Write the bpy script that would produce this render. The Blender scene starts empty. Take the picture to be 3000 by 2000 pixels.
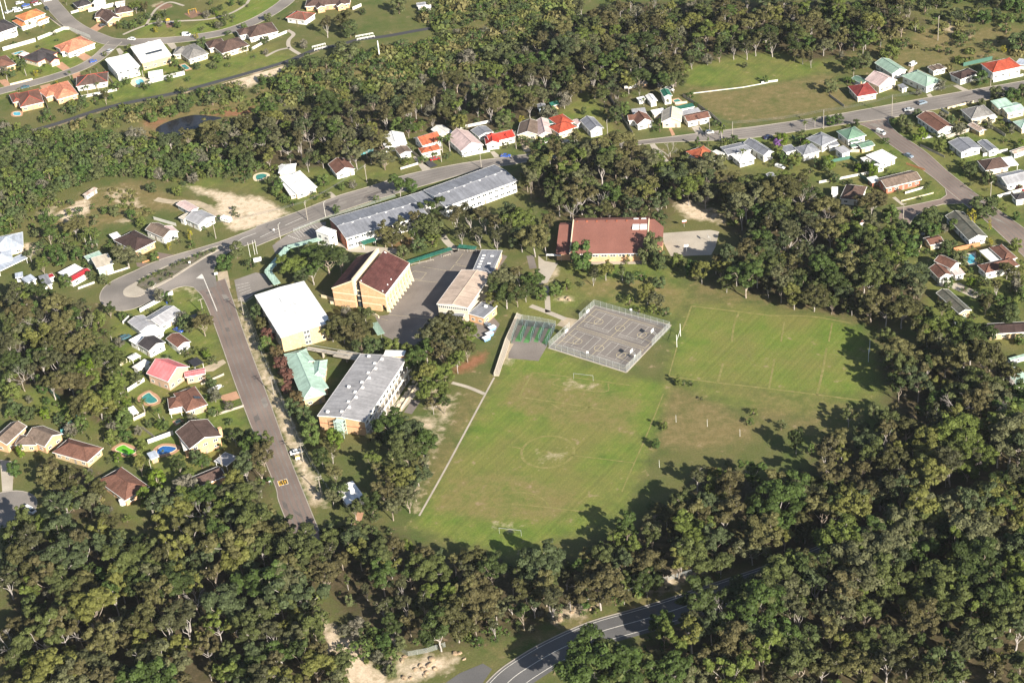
import bpy, bmesh, math, random
import numpy as np
from mathutils import Vector, Matrix, noise as mnoise
R = math.radians
random.seed(7); NP = np.random.default_rng(7)
S = bpy.context.scene
C = S.collection

# ------------------------------------------------------------------ camera (an aircraft 375 m up, looking down 33 degrees)
CAM_H, PITCH, ROLL, FOCAL = 375.0, R(33), R(-6), 5200.0          # focal length in pixels of a 3000 px wide frame
CAM = np.array([0.0, -CAM_H / math.tan(PITCH), CAM_H])
_fw = np.array([0, math.cos(PITCH), -math.sin(PITCH)]); _r0 = np.array([1.0, 0, 0]); _u0 = np.cross(_r0, _fw)
RIGHT = math.cos(ROLL) * _r0 + math.sin(ROLL) * _u0
UP = -math.sin(ROLL) * _r0 + math.cos(ROLL) * _u0
cd = bpy.data.cameras.new('camera'); cam = bpy.data.objects.new('camera', cd); C.objects.link(cam)
cd.sensor_width = 36.0; cd.lens = FOCAL / 3000 * 36.0; cd.clip_start = 1.0; cd.clip_end = 20000
M = Matrix(((RIGHT[0], UP[0], -_fw[0], CAM[0]), (RIGHT[1], UP[1], -_fw[1], CAM[1]), (RIGHT[2], UP[2], -_fw[2], CAM[2]), (0, 0, 0, 1)))
cam.matrix_world = M
S.camera = cam

# ------------------------------------------------------------------ sky, sun, exposure
SUN_ELEV, SUN_AZ = R(26.5), R(149.5)                              # azimuth clockwise from +Y
w = bpy.data.worlds.new('World'); S.world = w; w.use_nodes = True
nt = w.node_tree; bg = nt.nodes['Background']
sky = nt.nodes.new('ShaderNodeTexSky'); sky.sky_type = 'NISHITA'; sky.sun_disc = False
sky.sun_elevation = SUN_ELEV; sky.sun_rotation = SUN_AZ; sky.air_density = 1.0; sky.dust_density = 1.0
nt.links.new(sky.outputs[0], bg.inputs[0]); bg.inputs[1].default_value = 0.054
sl = bpy.data.lights.new('sun', 'SUN'); sl.energy = 5.0; sl.angle = R(0.53); sl.color = (1.0, 0.92, 0.79)
so = bpy.data.objects.new('sun', sl); C.objects.link(so)
sd = Vector((math.sin(SUN_AZ) * math.cos(SUN_ELEV), math.cos(SUN_AZ) * math.cos(SUN_ELEV), math.sin(SUN_ELEV)))
so.rotation_euler = sd.to_track_quat('Z', 'Y').to_euler()
so.location = (150, -300, 400)
S.view_settings.view_transform = 'Standard'; S.view_settings.look = 'None'
S.view_settings.exposure = 1.25; S.view_settings.gamma = 1.0; S.view_settings.use_curve_mapping = False
S.render.engine = 'CYCLES'
S.cycles.use_denoising = True
S.cycles.max_bounces = 6; S.cycles.diffuse_bounces = 3; S.cycles.transparent_max_bounces = 12; S.cycles.volume_bounces = 0

# ------------------------------------------------------------------ survey: points of the aerial photograph put onto the ground (or a height)
VIEWS = {'F': (0, 0, 0.784), 'court': (1450, 850, 3.92), 'hall': (900, 700, 3.92), 'gym': (1600, 600, 3.92), 'block': (750, 950, 3.92)}
for _c in range(4):
    for _r in range(4): VIEWS[_c * 10 + _r] = (_c * 750, _r * 500, 3.136)
def g(t, x, y, z=0.0):
    ox, oy, s = VIEWS[t]
    d = (ox + x / s - 1500) * RIGHT - (oy + y / s - 1000) * UP + FOCAL * _fw
    p = CAM + (z - CAM[2]) / d[2] * d
    return np.array([p[0], p[1], z])
def gs(t, pts, z=0.0): return [g(t, x, y, z)[:2] for x, y in pts]
def smooth(P, n=6, closed=False):
    P = [np.array(p, float) for p in P]; out = []; N = len(P)
    rng = range(N) if closed else range(N - 1)
    for i in rng:
        p1, p2 = P[i], P[(i + 1) % N]
        p0 = P[i - 1] if (i > 0 or closed) else 2 * p1 - p2
        p3 = P[(i + 2) % N] if (i + 2 < N or closed) else 2 * p2 - p1
        for k in range(n):
            s = k / n
            out.append(0.5 * (2 * p1 + (p2 - p0) * s + (2 * p0 - 5 * p1 + 4 * p2 - p3) * s * s + (3 * p1 - p0 - 3 * p2 + p3) * s ** 3))
    if not closed: out.append(P[-1])
    return out
def offset_line(P, d):
    P = [np.array(p, float)[:2] for p in P]; out = []
    for i in range(len(P)):
        a = P[max(i - 1, 0)]; b = P[min(i + 1, len(P) - 1)]; t = b - a; t = t / (np.linalg.norm(t) + 1e-9)
        out.append(P[i] + d * np.array([-t[1], t[0]]))
    return out

# ------------------------------------------------------------------ objects
def tag(o, label=None, cat=None, group=None, kind=None):
    if label: o['label'] = label
    if cat: o['category'] = cat
    if group: o['group'] = group
    if kind: o['kind'] = kind
    return o
def empty(name, loc=(0, 0, 0), rz=0.0, label=None, cat=None, group=None):
    o = bpy.data.objects.new(name, None); C.objects.link(o); o.location = tuple(loc); o.rotation_euler[2] = rz
    o.empty_display_size = 0.5
    return tag(o, label, cat, group)
class MB:
    def __init__(s): s.v = []; s.f = []; s.m = []
    def add(s, V, Fc, mi=0):
        b = len(s.v); s.v += [tuple(float(q) for q in p) for p in V]; s.f += [tuple(b + i for i in f) for f in Fc]; s.m += [mi] * len(Fc)
    def box(s, x0, x1, y0, y1, z0, z1, mi=0):
        s.add([(x0, y0, z0), (x1, y0, z0), (x1, y1, z0), (x0, y1, z0), (x0, y0, z1), (x1, y0, z1), (x1, y1, z1), (x0, y1, z1)],
              [(0, 3, 2, 1), (4, 5, 6, 7), (0, 1, 5, 4), (1, 2, 6, 5), (2, 3, 7, 6), (3, 0, 4, 7)], mi)
    def prism(s, poly, z0, z1, mi=0):
        n = len(poly); V = [(p[0], p[1], z0) for p in poly] + [(p[0], p[1], z1) for p in poly]
        s.add(V, [tuple(range(n - 1, -1, -1)), tuple(range(n, 2 * n))] + [(i, (i + 1) % n, n + (i + 1) % n, n + i) for i in range(n)], mi)
    def sweep_x(s, prof, x0, x1, mi=0):                                  # profile in (y, z) swept along x
        n = len(prof); V = [(x0, p[0], p[1]) for p in prof] + [(x1, p[0], p[1]) for p in prof]
        s.add(V, [tuple(range(n)), tuple(range(2 * n - 1, n - 1, -1))] + [(i, n + i, n + (i + 1) % n, (i + 1) % n) for i in range(n)], mi)
    def sweep_y(s, prof, y0, y1, mi=0):                                  # profile in (x, z) swept along y
        n = len(prof); V = [(p[0], y0, p[1]) for p in prof] + [(p[0], y1, p[1]) for p in prof]
        s.add(V, [tuple(range(n)), tuple(range(2 * n - 1, n - 1, -1))] + [(i, n + i, n + (i + 1) % n, (i + 1) % n) for i in range(n)], mi)
    def tube(s, p0, p1, r0, r1=None, n=6, mi=0):
        r1 = r0 if r1 is None else r1
        p0 = Vector(p0); p1 = Vector(p1); d = (p1 - p0); 
        if d.length < 1e-6: return
        d.normalize(); a = d.orthogonal().normalized(); b = d.cross(a)
        V = [p0 + (a * math.cos(6.2832 * k / n) + b * math.sin(6.2832 * k / n)) * r0 for k in range(n)] + \
            [p1 + (a * math.cos(6.2832 * k / n) + b * math.sin(6.2832 * k / n)) * r1 for k in range(n)]
        s.add(V, [(i, (i + 1) % n, n + (i + 1) % n, n + i) for i in range(n)] + [tuple(range(n - 1, -1, -1)), tuple(range(n, 2 * n))], mi)
    def mesh(s, name, mats):
        me = bpy.data.meshes.new(name); me.from_pydata(s.v, [], s.f); 
        for m in (mats if isinstance(mats, (list, tuple)) else [mats]): me.materials.append(m)
        if any(s.m): me.polygons.foreach_set('material_index', s.m)
        me.update(); return me
    def build(s, name, mats, parent=None, loc=(0, 0, 0), rz=0.0): return put(name, s.mesh(name, mats), parent, loc, rz)
def put(name, me, parent=None, loc=(0, 0, 0), rz=0.0, scale=None, mat=None):
    o = bpy.data.objects.new(name, me); C.objects.link(o); o.parent = parent; o.location = tuple(loc); o.rotation_euler[2] = rz
    if scale: o.scale = scale
    if mat:
        o.material_slots[0].link = 'OBJECT'; o.material_slots[0].material = mat
    return o
def structure(o): o['kind'] = 'structure'; return o
def sheet(name, poly, z, mat, parent=None):
    mb = MB(); P = [np.array(p)[:2] for p in poly]
    a = sum(P[i][0] * P[(i + 1) % len(P)][1] - P[(i + 1) % len(P)][0] * P[i][1] for i in range(len(P)))
    if a < 0: P = P[::-1]
    mb.add([(p[0], p[1], z) for p in P], [tuple(range(len(P)))]); o = mb.build(name, mat, parent)
    return structure(o) if parent is None else o
def strip(mb, P, wd, z, h=0.0, mi=0):                                 # a ribbon along P; with h a low kerb
    A = offset_line(P, wd / 2); B = offset_line(P, -wd / 2); n = len(A)
    V = [(p[0], p[1], z + h) for p in A] + [(p[0], p[1], z + h) for p in B]
    Fc = [(n + i, n + i + 1, i + 1, i) for i in range(n - 1)]
    if h:
        V += [(p[0], p[1], z) for p in A] + [(p[0], p[1], z) for p in B]
        Fc += [(i, i + 1, 2 * n + i + 1, 2 * n + i) for i in range(n - 1)] + [(3 * n + i, 3 * n + i + 1, n + i + 1, n + i) for i in range(n - 1)]
        Fc += [(0, 2 * n, 3 * n, n), (n - 1, 2 * n - 1, 4 * n - 1, 3 * n - 1)]
    mb.add(V, Fc, mi)
def ribbon(name, P, wd, z, mat, h=0.0, parent=None):
    mb = MB(); strip(mb, P, wd, z, h); o = mb.build(name, mat, parent)
    return structure(o) if parent is None else o

# ------------------------------------------------------------------ materials
MATS = {}
def material(name, col, var=0.18, scale=0.25, fine=3.0, fvar=0.12, rough=0.85, metal=0.0, spec=0.3, ribs=None, bump=0.0, col2=None, c2scale=0.08, c2amt=0.5, world=False, streak=None):
    if name in MATS: return MATS[name]
    m = bpy.data.materials.new(name); MATS[name] = m; m.use_nodes = True
    n = m.node_tree.nodes; L = m.node_tree.links; p = n['Principled BSDF']
    p.inputs['Roughness'].default_value = rough; p.inputs['Metallic'].default_value = metal
    p.inputs['Specular IOR Level'].default_value = spec
    if world: co = n.new('ShaderNodeNewGeometry').outputs['Position']
    else:
        tc = n.new('ShaderNodeTexCoord'); oi = n.new('ShaderNodeObjectInfo'); ad = n.new('ShaderNodeVectorMath'); ad.operation = 'ADD'
        sc = n.new('ShaderNodeVectorMath'); sc.operation = 'SCALE'; sc.inputs[3].default_value = 57.0
        cb = n.new('ShaderNodeCombineXYZ'); L.new(oi.outputs['Random'], cb.inputs[0]); L.new(cb.outputs[0], sc.inputs[0])
        L.new(tc.outputs['Object'], ad.inputs[0]); L.new(sc.outputs[0], ad.inputs[1]); co = ad.outputs[0]
    def nz(s, det=3):
        t = n.new('ShaderNodeTexNoise'); t.inputs['Scale'].default_value = s; t.inputs['Detail'].default_value = det; L.new(co, t.inputs['Vector']); return t.outputs['Fac']
    def mr(v, a, b):
        r = n.new('ShaderNodeMapRange'); r.inputs[1].default_value = 0.3; r.inputs[2].default_value = 0.7; r.inputs[3].default_value = a; r.inputs[4].default_value = b; L.new(v, r.inputs[0]); return r.outputs[0]
    c = n.new('ShaderNodeRGB'); c.outputs[0].default_value = (*col, 1); cout = c.outputs[0]
    if col2:
        mx = n.new('ShaderNodeMix'); mx.data_type = 'RGBA'; mx.inputs['B'].default_value = (*col2, 1); L.new(cout, mx.inputs['A']); L.new(mr(nz(c2scale, 5), 0, c2amt * 2), mx.inputs['Factor']); cout = mx.outputs['Result']
    mu = n.new('ShaderNodeMath'); mu.operation = 'MULTIPLY'; L.new(mr(nz(scale, 4), 1 - var, 1 + var), mu.inputs[0]); L.new(mr(nz(fine, 2), 1 - fvar, 1 + fvar), mu.inputs[1]); val = mu.outputs[0]
    if streak:                                                        # weathering running down the slope / along traffic
        mp = n.new('ShaderNodeMapping'); mp.inputs['Scale'].default_value = streak; L.new(co, mp.inputs[0])
        t = n.new('ShaderNodeTexNoise'); t.inputs['Scale'].default_value = 1.0; t.inputs['Detail'].default_value = 3; L.new(mp.outputs[0], t.inputs['Vector'])
        m3 = n.new('ShaderNodeMath'); m3.operation = 'MULTIPLY'; L.new(val, m3.inputs[0]); L.new(mr(t.outputs['Fac'], 0.78, 1.14), m3.inputs[1]); val = m3.outputs[0]
    h = n.new('ShaderNodeVectorMath'); h.operation = 'SCALE'; L.new(cout, h.inputs[0]); L.new(val, h.inputs[3])
    L.new(h.outputs[0], p.inputs['Base Color'])
    hb = None
    if ribs:
        wv = n.new('ShaderNodeTexWave'); wv.bands_direction = ribs[0]; wv.inputs['Scale'].default_value = 0.314 / ribs[1]; L.new(tc.outputs['Object'] if not world else co, wv.inputs['Vector']); hb = wv.outputs['Fac']; bump = ribs[2]
    elif bump: hb = nz(fine * 1.5, 3)
    if hb is not None:
        b = n.new('ShaderNodeBump'); b.inputs['Strength'].default_value = bump; b.inputs['Distance'].default_value = 0.08; L.new(hb, b.inputs['Height']); L.new(b.outputs[0], p.inputs['Normal'])
    return m
def metal_roof(name, col): return material('roof_metal_' + name, col, 0.14, 0.2, 1.2, 0.10, 0.6, 0.0, 0.25, ribs=('X', 0.76, 0.5), streak=(0.9, 0.12, 0.3))
def tile_roof(name, col, col2=None): return material('roof_tile_' + name, col, 0.22, 0.3, 2.2, 0.24, 0.85, 0, 0.2, ribs=('Y', 0.36, 0.45), col2=col2, c2scale=0.4, c2amt=0.35, streak=(1.2, 0.15, 0.3))
ROOF = {'white': metal_roof('white', (.80, .80, .79)), 'offwhite': metal_roof('offwhite', (.66, .64, .60)), 'grey': metal_roof('grey', (.33, .33, .35)), 'ltgrey': metal_roof('ltgrey', (.205, .213, .240)), 'palegrey': metal_roof('palegrey', (.30, .295, .305)),
        'bluegrey': metal_roof('bluegrey', (.36, .40, .47)), 'green': metal_roof('green', (.13, .22, .16)), 'ltgreen': metal_roof('ltgreen', (.27, .38, .31)), 'mint': metal_roof('mint', (.36, .50, .42)), 'dkgreen': metal_roof('dkgreen', (.03, .14, .10)),
        'red': metal_roof('red', (.42, .045, .03)), 'crimson': metal_roof('crimson', (.36, .03, .04)), 'pink': metal_roof('pink', (.62, .17, .18)), 'palepink': metal_roof('palepink', (.55, .42, .40)), 'tan': metal_roof('tan', (.46, .36, .29)), 'sand': metal_roof('sand', (.52, .46, .37)),
        'rust': material('roof_rust', (.30, .20, .15), .25, .8, 3, .2, .8, col2=(.50, .45, .40), c2scale=.5, c2amt=.5), 'black': metal_roof('black', (.035, .035, .04)),
        'orange': tile_roof('orange', (.476, .180, .074)), 'salmon': tile_roof('salmon', (.492, .197, .123)), 'terracotta': tile_roof('terracotta', (.377, .123, .057), (.36, .08, .05)), 'redtile': tile_roof('redtile', (.328, .066, .037)),
        'maroon': tile_roof('maroon', (.213, .041, .037)), 'brown': tile_roof('brown', (.094, .061, .051)), 'redbrown': tile_roof('redbrown', (.156, .078, .057)), 'umber': tile_roof('umber', (.053, .034, .031)),
        'dark': tile_roof('dark', (.051, .045, .048)), 'taupe': tile_roof('taupe', (.164, .123, .098)), 'gymred': material('roof_gym', (.205, .090, .070), .10, .15, 2.2, .12, .85, 0, .2, ribs=('Y', .36, .4)), 'hallbrown': tile_roof('hallbrown', (.067, .025, .023), (.12, .05, .045)), 'greytile': tile_roof('greytile', (.205, .197, .189)), 'moss': tile_roof('moss', (.090, .098, .082), (.16, .14, .11))}
def brick(name, col, mortar):
    m = material('wall_' + name, col, 0.1, 0.5, 6, 0.2, 0.9, col2=mortar, c2scale=1.5, c2amt=.3, ribs=('Z', 0.30, 0.25)); return m
WALL = {'white': material('wall_white', (.74, .73, .70), .06, .5, 3, .04, .7), 'cream': material('wall_cream', (.62, .54, .40), .08, .5, 3, .06, .8), 'brick': brick('brick_orange', (.52, .295, .15), (.56, .42, .29)), 'yellow': brick('brick_yellow', (.50, .36, .19), (.5, .42, .3)),
        'red': brick('brick_red', (.33, .10, .06), (.36, .2, .14)), 'grey': material('wall_grey', (.40, .40, .40), .1, .5, 3, .08), 'pinkish': brick('brick_pink', (.50, .32, .22), (.5, .4, .32)), 'green': material('wall_green', (.42, .50, .40), .08, .5, 3, .05), 'concrete': material('wall_concrete', (.50, .45, .37), .12, .4, 3, .08),
        'timber': material('wall_timber', (.17, .10, .06), .15, .5, 4, .15), 'blue': material('wall_blue', (.45, .53, .60), .08, .5, 3, .05)}
M_WHITE = material('white_paint', (.80, .80, .78), .04, .5, 3, .03, .5)
M_CAPRED = material('ridge_red', (.34, .07, .05), .1, 1, 3, .1)
M_CREAM = material('cream_trim', (.64, .55, .40), .06, .5, 3, .05, .7)
M_GLASS = material('window_glass', (.035, .045, .055), .3, .6, 3, .2, .08, 0, .6)
M_DARK = material('dark_void', (.02, .02, .022), .1, 1, 3, .1, .9)
M_STEEL = material('galvanised_steel', (.52, .54, .55), .08, 1, 4, .06, .4, .4, .5)
M_ASPH = material('asphalt_grey', (.178, .163, .150), .22, .06, 2.5, .12, .9, world=True, col2=(.225, .20, .18), c2scale=.03, c2amt=.5)
M_ASPHRED = material('asphalt_reddish', (.165, .125, .110), .20, .05, 2.5, .12, .9, world=True, col2=(.205, .16, .135), c2scale=.04, c2amt=.5)
M_ASPHBLU = material('asphalt_blue', (.105, .103, .105), .18, .06, 2.5, .1, .85, world=True, col2=(.13, .125, .12), c2scale=.04, c2amt=.4)
M_ASPHDK = material('asphalt_dark', (.055, .055, .060), .12, .06, 2.5, .1, .85, world=True)
M_YARD = material('asphalt_yard', (.158, .136, .122), .16, .09, 2.0, .12, .9, world=True, col2=(.20, .175, .155), c2scale=.12, c2amt=.6)
M_CONC = material('concrete', (.42, .375, .31), .12, .12, 2.5, .1, .85, world=True, col2=(.34, .30, .25), c2scale=.1, c2amt=.4)
M_KERB = material('kerb_concrete', (.33, .30, .255), .14, .3, 3, .1, .85, world=True)
M_PAVE = material('clay_paving', (.42, .24, .15), .12, .4, 4, .15, .85, world=True)
M_SANDPATH = material('sand_path', (.46, .37, .27), .15, .3, 3, .15, .95, world=True, col2=(.3, .26, .18), c2scale=.25, c2amt=.4)
M_LINE = material('road_paint', (.72, .70, .64), .1, .5, 4, .15, .7, world=True, col2=(.4, .38, .35), c2scale=1.2, c2amt=.35)
M_LINEY = material('court_paint_cream', (.62, .53, .32), .1, .5, 4, .15, .7, world=True, col2=(.4, .33, .22), c2scale=1.2, c2amt=.3)
M_WATERPOOL = material('pool_water', (.08, .36, .46), .15, .5, 2, .1, .06, 0, .5)
M_POOLBLUE = material('pool_water_deep', (.025, .12, .36), .15, .5, 2, .1, .06, 0, .5)
M_POOLTEAL = material('pool_water_teal', (.05, .22, .20), .15, .5, 2, .1, .06, 0, .5)
M_POOLLIME = material('pool_water_lime', (.13, .42, .03), .15, .5, 2, .1, .1, 0, .5)

# ------------------------------------------------------------------ ground: one sheet, its cover (mown, dry, bare, leaf litter) told by attributes
FOREST = {   # outlines of the woods, read at crown height
 'left': ('F', [(0, 640), (60, 655), (140, 670), (225, 690), (245, 740), (230, 800), (215, 830), (262, 900), (225, 965), (150, 900), (60, 870), (0, 880)]),
 'garden': ('F', [(90, 1040), (180, 1040), (235, 1080), (245, 1150), (315, 1185), (240, 1195), (150, 1180), (95, 1130)]),
 'garden2': ('F', [(345, 1120), (430, 1105), (520, 1080), (560, 1000), (625, 1010), (632, 1080), (590, 1140), (500, 1180), (420, 1195), (340, 1195)]),
 'bottom_left': ('F', [(0, 1200), (60, 1180), (120, 1195), (200, 1210), (330, 1225), (430, 1215), (520, 1165), (590, 1150), (660, 1185), (730, 1195), (760, 1215), (742, 1300), (742, 1390), (770, 1460), (800, 1520), (815, 1600), (0, 1610)]),
 'bottom_mid': ('F', [(730, 1190), (800, 1175), (860, 1185), (945, 1220), (1000, 1245), (1080, 1265), (1180, 1285), (1240, 1268), (1330, 1255), (1360, 1225), (1440, 1190), (1500, 1150), (1570, 1110), (1650, 1150), (1780, 1265), (1690, 1290), (1560, 1315), (1450, 1350), (1390, 1370), (1280, 1400), (1180, 1440), (1080, 1458), (960, 1470), (900, 1460), (870, 1410), (820, 1385), (770, 1365), (725, 1320)]),
 'right': ('F', [(1560, 1105), (1600, 1060), (1680, 1050), (1740, 1070), (1830, 1085), (1900, 1000), (1960, 980), (2060, 965), (2040, 900), (2020, 790), (1990, 735), (2080, 780), (2180, 750), (2280, 800), (2352, 850), (2380, 1085), (2200, 1150), (2000, 1218), (1880, 1268), (1780, 1285), (1650, 1160)]),
 'bottom_right': ('F', [(2400, 1075), (2250, 1125), (2100, 1178), (1960, 1235), (1840, 1300), (1720, 1350), (1600, 1385), (1500, 1430), (1430, 1480), (1400, 1540), (1330, 1590), (2380, 1600)]),
 'north': ('F', [(1195, 350), (1260, 320), (1330, 310), (1420, 310), (1500, 340), (1560, 335), (1620, 372), (1720, 395), (1790, 395), (1860, 425), (1900, 450), (1960, 480), (2060, 515), (2070, 620), (2130, 650), (2100, 725), (1990, 715), (1850, 685), (1720, 655), (1625, 625), (1610, 600), (1670, 580), (1690, 540), (1640, 450), (1600, 445), (1545, 455), (1525, 495), (1420, 495), (1290, 490), (1250, 460), (1195, 420)]),
 'top': ('F', [(1010, 180), (1120, 150), (1240, 70), (1330, 20), (1400, -10), (1800, -10), (2050, -10), (2130, 40), (2060, 70), (1960, 105), (1860, 128), (1790, 100), (1690, 112), (1580, 135), (1555, 185), (1440, 195), (1425, 285), (1390, 235), (1340, 190), (1290, 235), (1270, 250), (1180, 265), (1120, 290), (960, 280), (900, 310), (870, 355), (740, 368), (640, 378), (560, 368), (470, 330), (468, 272), (560, 255), (700, 225), (820, 205), (930, 190)]),
}
XS = np.concatenate([[-9000, -4000, -1800, -900, -600], np.arange(-430, 431, 2.0), [600, 900, 1800, 4000, 9000]])
YS = np.concatenate([[-9000, -4000, -1800, -900, -500], np.arange(-330, 621, 2.0), [750, 950, 1500, 3000, 6000, 14000]])
GX, GY = np.meshgrid(XS, YS); NV = GX.size; px, py = GX.ravel(), GY.ravel()
COVER = {k: np.zeros(NV) for k in ('lush', 'dry', 'bare', 'litter', 'red')}
def poly_dist(P, x, y):
    """signed distance to a polygon, positive inside"""
    P = np.array(P); d = np.full(x.shape, 1e9); ins = np.zeros(x.shape, bool)
    for i in range(len(P)):
        a, b = P[i], P[(i + 1) % len(P)]; e = b - a; t = np.clip(((x - a[0]) * e[0] + (y - a[1]) * e[1]) / (e @ e + 1e-9), 0, 1)
        d = np.minimum(d, np.hypot(x - a[0] - t * e[0], y - a[1] - t * e[1]))
        c = (a[1] > y) != (b[1] > y); ins ^= c & (x < (b[0] - a[0]) * (y - a[1]) / (b[1] - a[1] + 1e-12) + a[0])
    return np.where(ins, d, -d)
def cover(kind, t, pts, s=1.0, feather=3.0, z=0.0):
    P = np.array(gs(t, pts, z)); lo, hi = P.min(0) - feather, P.max(0) + feather
    k = np.where((px > lo[0]) & (px < hi[0]) & (py > lo[1]) & (py < hi[1]))[0]
    d = poly_dist(P, px[k], py[k]); v = np.clip(d / feather * 0.5 + 0.5, 0, 1) * s
    COVER[kind][k] = np.maximum(COVER[kind][k], v)
for nm, (t, P) in FOREST.items(): cover('litter', t, P, 0.95, 5, 4.0)
cover('litter', 'F', [(690, 1220), (790, 1230), (900, 1330), (960, 1470), (880, 1500), (780, 1420), (720, 1330)], .9, 5)
cover('litter', 'F', [(-20, 280), (330, 330), (470, 340), (560, 380), (420, 430), (250, 405), (110, 440), (-20, 560)], .45, 8)
for k, s, P in [('lush', .9, [(1165, 815), (1260, 800), (1440, 860), (1545, 880), (1500, 1010), (1440, 1180), (1330, 1230), (1180, 1270), (1060, 1255), (945, 1205)]),
                ('lush', 1.0, [(1585, 700), (1700, 712), (1900, 725), (1995, 770), (2030, 850), (1960, 915), (1700, 885), (1550, 870), (1530, 860)]),
                ('lush', .75, [(1180, 690), (1260, 670), (1340, 690), (1265, 780), (1240, 790), (1180, 730)]),
                ('lush', .6, [(1540, 760), (1590, 690), (1700, 690), (2040, 760), (2060, 900), (1850, 960), (1640, 925), (1545, 885)]),
                ('lush', .6, [(1350, 560), (1560, 620), (1600, 690), (1540, 740), (1370, 690), (1250, 690), (1270, 620)]),
                ('lush', .95, [(440, 60), (520, -10), (660, -10), (620, 40), (540, 80), (440, 95), (310, 92), (330, 40)]),
                ('lush', .8, [(0, 120), (140, 60), (250, 100), (180, 170), (60, 200), (0, 230)]),
                ('lush', .7, [(160, 215), (330, 150), (640, 100), (690, 150), (540, 200), (300, 225), (180, 260)]),
                ('lush', .8, [(1290, 200), (1350, 180), (1425, 290), (1420, 330), (1290, 300), (1260, 250)]),
                ('lush', .7, [(1580, 140), (1790, 105), (1900, 130), (1920, 165), (1700, 205), (1560, 200)]),
                ('lush', .55, [(1640, 260), (1690, 300), (2100, 240), (2352, 200), (2352, 600), (2200, 480), (2050, 460), (1900, 420), (1640, 380)]),
                ('lush', .7, [(240, 680), (440, 650), (480, 700), (560, 950), (580, 1000), (480, 1100), (350, 1100), (230, 1000), (0, 920), (0, 860), (160, 900), (260, 900)]),
                ('lush', .8, [(90, 1150), (200, 1170), (330, 1190), (300, 1215), (200, 1205), (90, 1180)]),
                ('lush', .6, [(370, 400), (470, 390), (520, 420), (460, 440), (400, 430)]),
                ('lush', .5, [(480, 430), (640, 380), (950, 340), (1200, 345), (900, 400), (760, 460), (690, 480), (560, 440)]),
                ('lush', .6, [(2080, 600), (2352, 560), (2352, 800), (2250, 780), (2120, 720)]),
                ('dry', .72, [(1540, 885), (1640, 925), (1745, 975), (1720, 1010), (1620, 1035), (1505, 1030), (1520, 950)]),
                ('dry', .52, [(1060, 900), (1165, 840), (1130, 900), (950, 1200), (930, 1180), (1000, 1050)]),
                ('dry', .55, [(1190, 850), (1400, 880), (1480, 930), (1440, 1000), (1230, 960), (1150, 930)]),
                ('dry', .55, [(1040, 1090), (1180, 1080), (1330, 1130), (1300, 1200), (1100, 1200), (980, 1180)]),
                ('dry', .42, [(1700, 890), (1950, 915), (2000, 960), (1860, 1000), (1740, 960)]),
                ('dry', .62, [(1560, 190), (1700, 205), (1920, 165), (1960, 240), (1700, 290), (1640, 260)]),
                ('dry', .75, [(130, 470), (300, 410), (430, 460), (480, 520), (380, 480), (200, 530), (110, 530)]),
                ('dry', .6, [(1280, 630), (1540, 640), (1600, 690), (1540, 720), (1350, 680)]),
                ('dry', .6, [(1600, 650), (1850, 690), (2040, 740), (2060, 765), (1850, 715), (1600, 680)]),
                ('dry', .7, [(510, 640), (545, 650), (640, 900), (735, 1160), (720, 1180), (620, 930)]),
                ('dry', .8, [(370, 240), (560, 225), (560, 255), (470, 275), (350, 330), (300, 310)]),
                ('dry', .55, [(640, 150), (950, 100), (1230, 20), (1240, 60), (1000, 180), (560, 250), (440, 260), (640, 190)]),
                ('dry', .6, [(1900, 130), (2200, 60), (2352, 60), (2352, 140), (2100, 160)]),
                ('dry', .6, [(1400, 1400), (1560, 1345), (1790, 1280), (1800, 1300), (1560, 1365), (1420, 1425), (1130, 1510), (1100, 1480)]),
                ('bare', .85, [(545, 690), (566, 740), (600, 820), (650, 930), (735, 1130), (750, 1165), (708, 1150), (625, 925), (560, 770)]),
                ('bare', .95, [(500, 190), (640, 148), (668, 155), (570, 202)]),
                ('bare', .5, [(1000, 920), (1060, 900), (1000, 1040), (960, 1180), (940, 1190), (990, 1040)]),
                ('bare', .36, [(1290, 868), (1370, 880), (1360, 900), (1290, 888)]), ('bare', .36, [(1120, 1215), (1200, 1225), (1200, 1205), (1130, 1195)]), ('bare', .33, [(1225, 1040), (1290, 1020), (1300, 1050), (1240, 1070)]), ('bare', .6, [(1180, 770), (1210, 790), (1180, 830), (1140, 840)])]: cover(k, 'F', P, s, 4 if k != 'bare' else 2.5)
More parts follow.
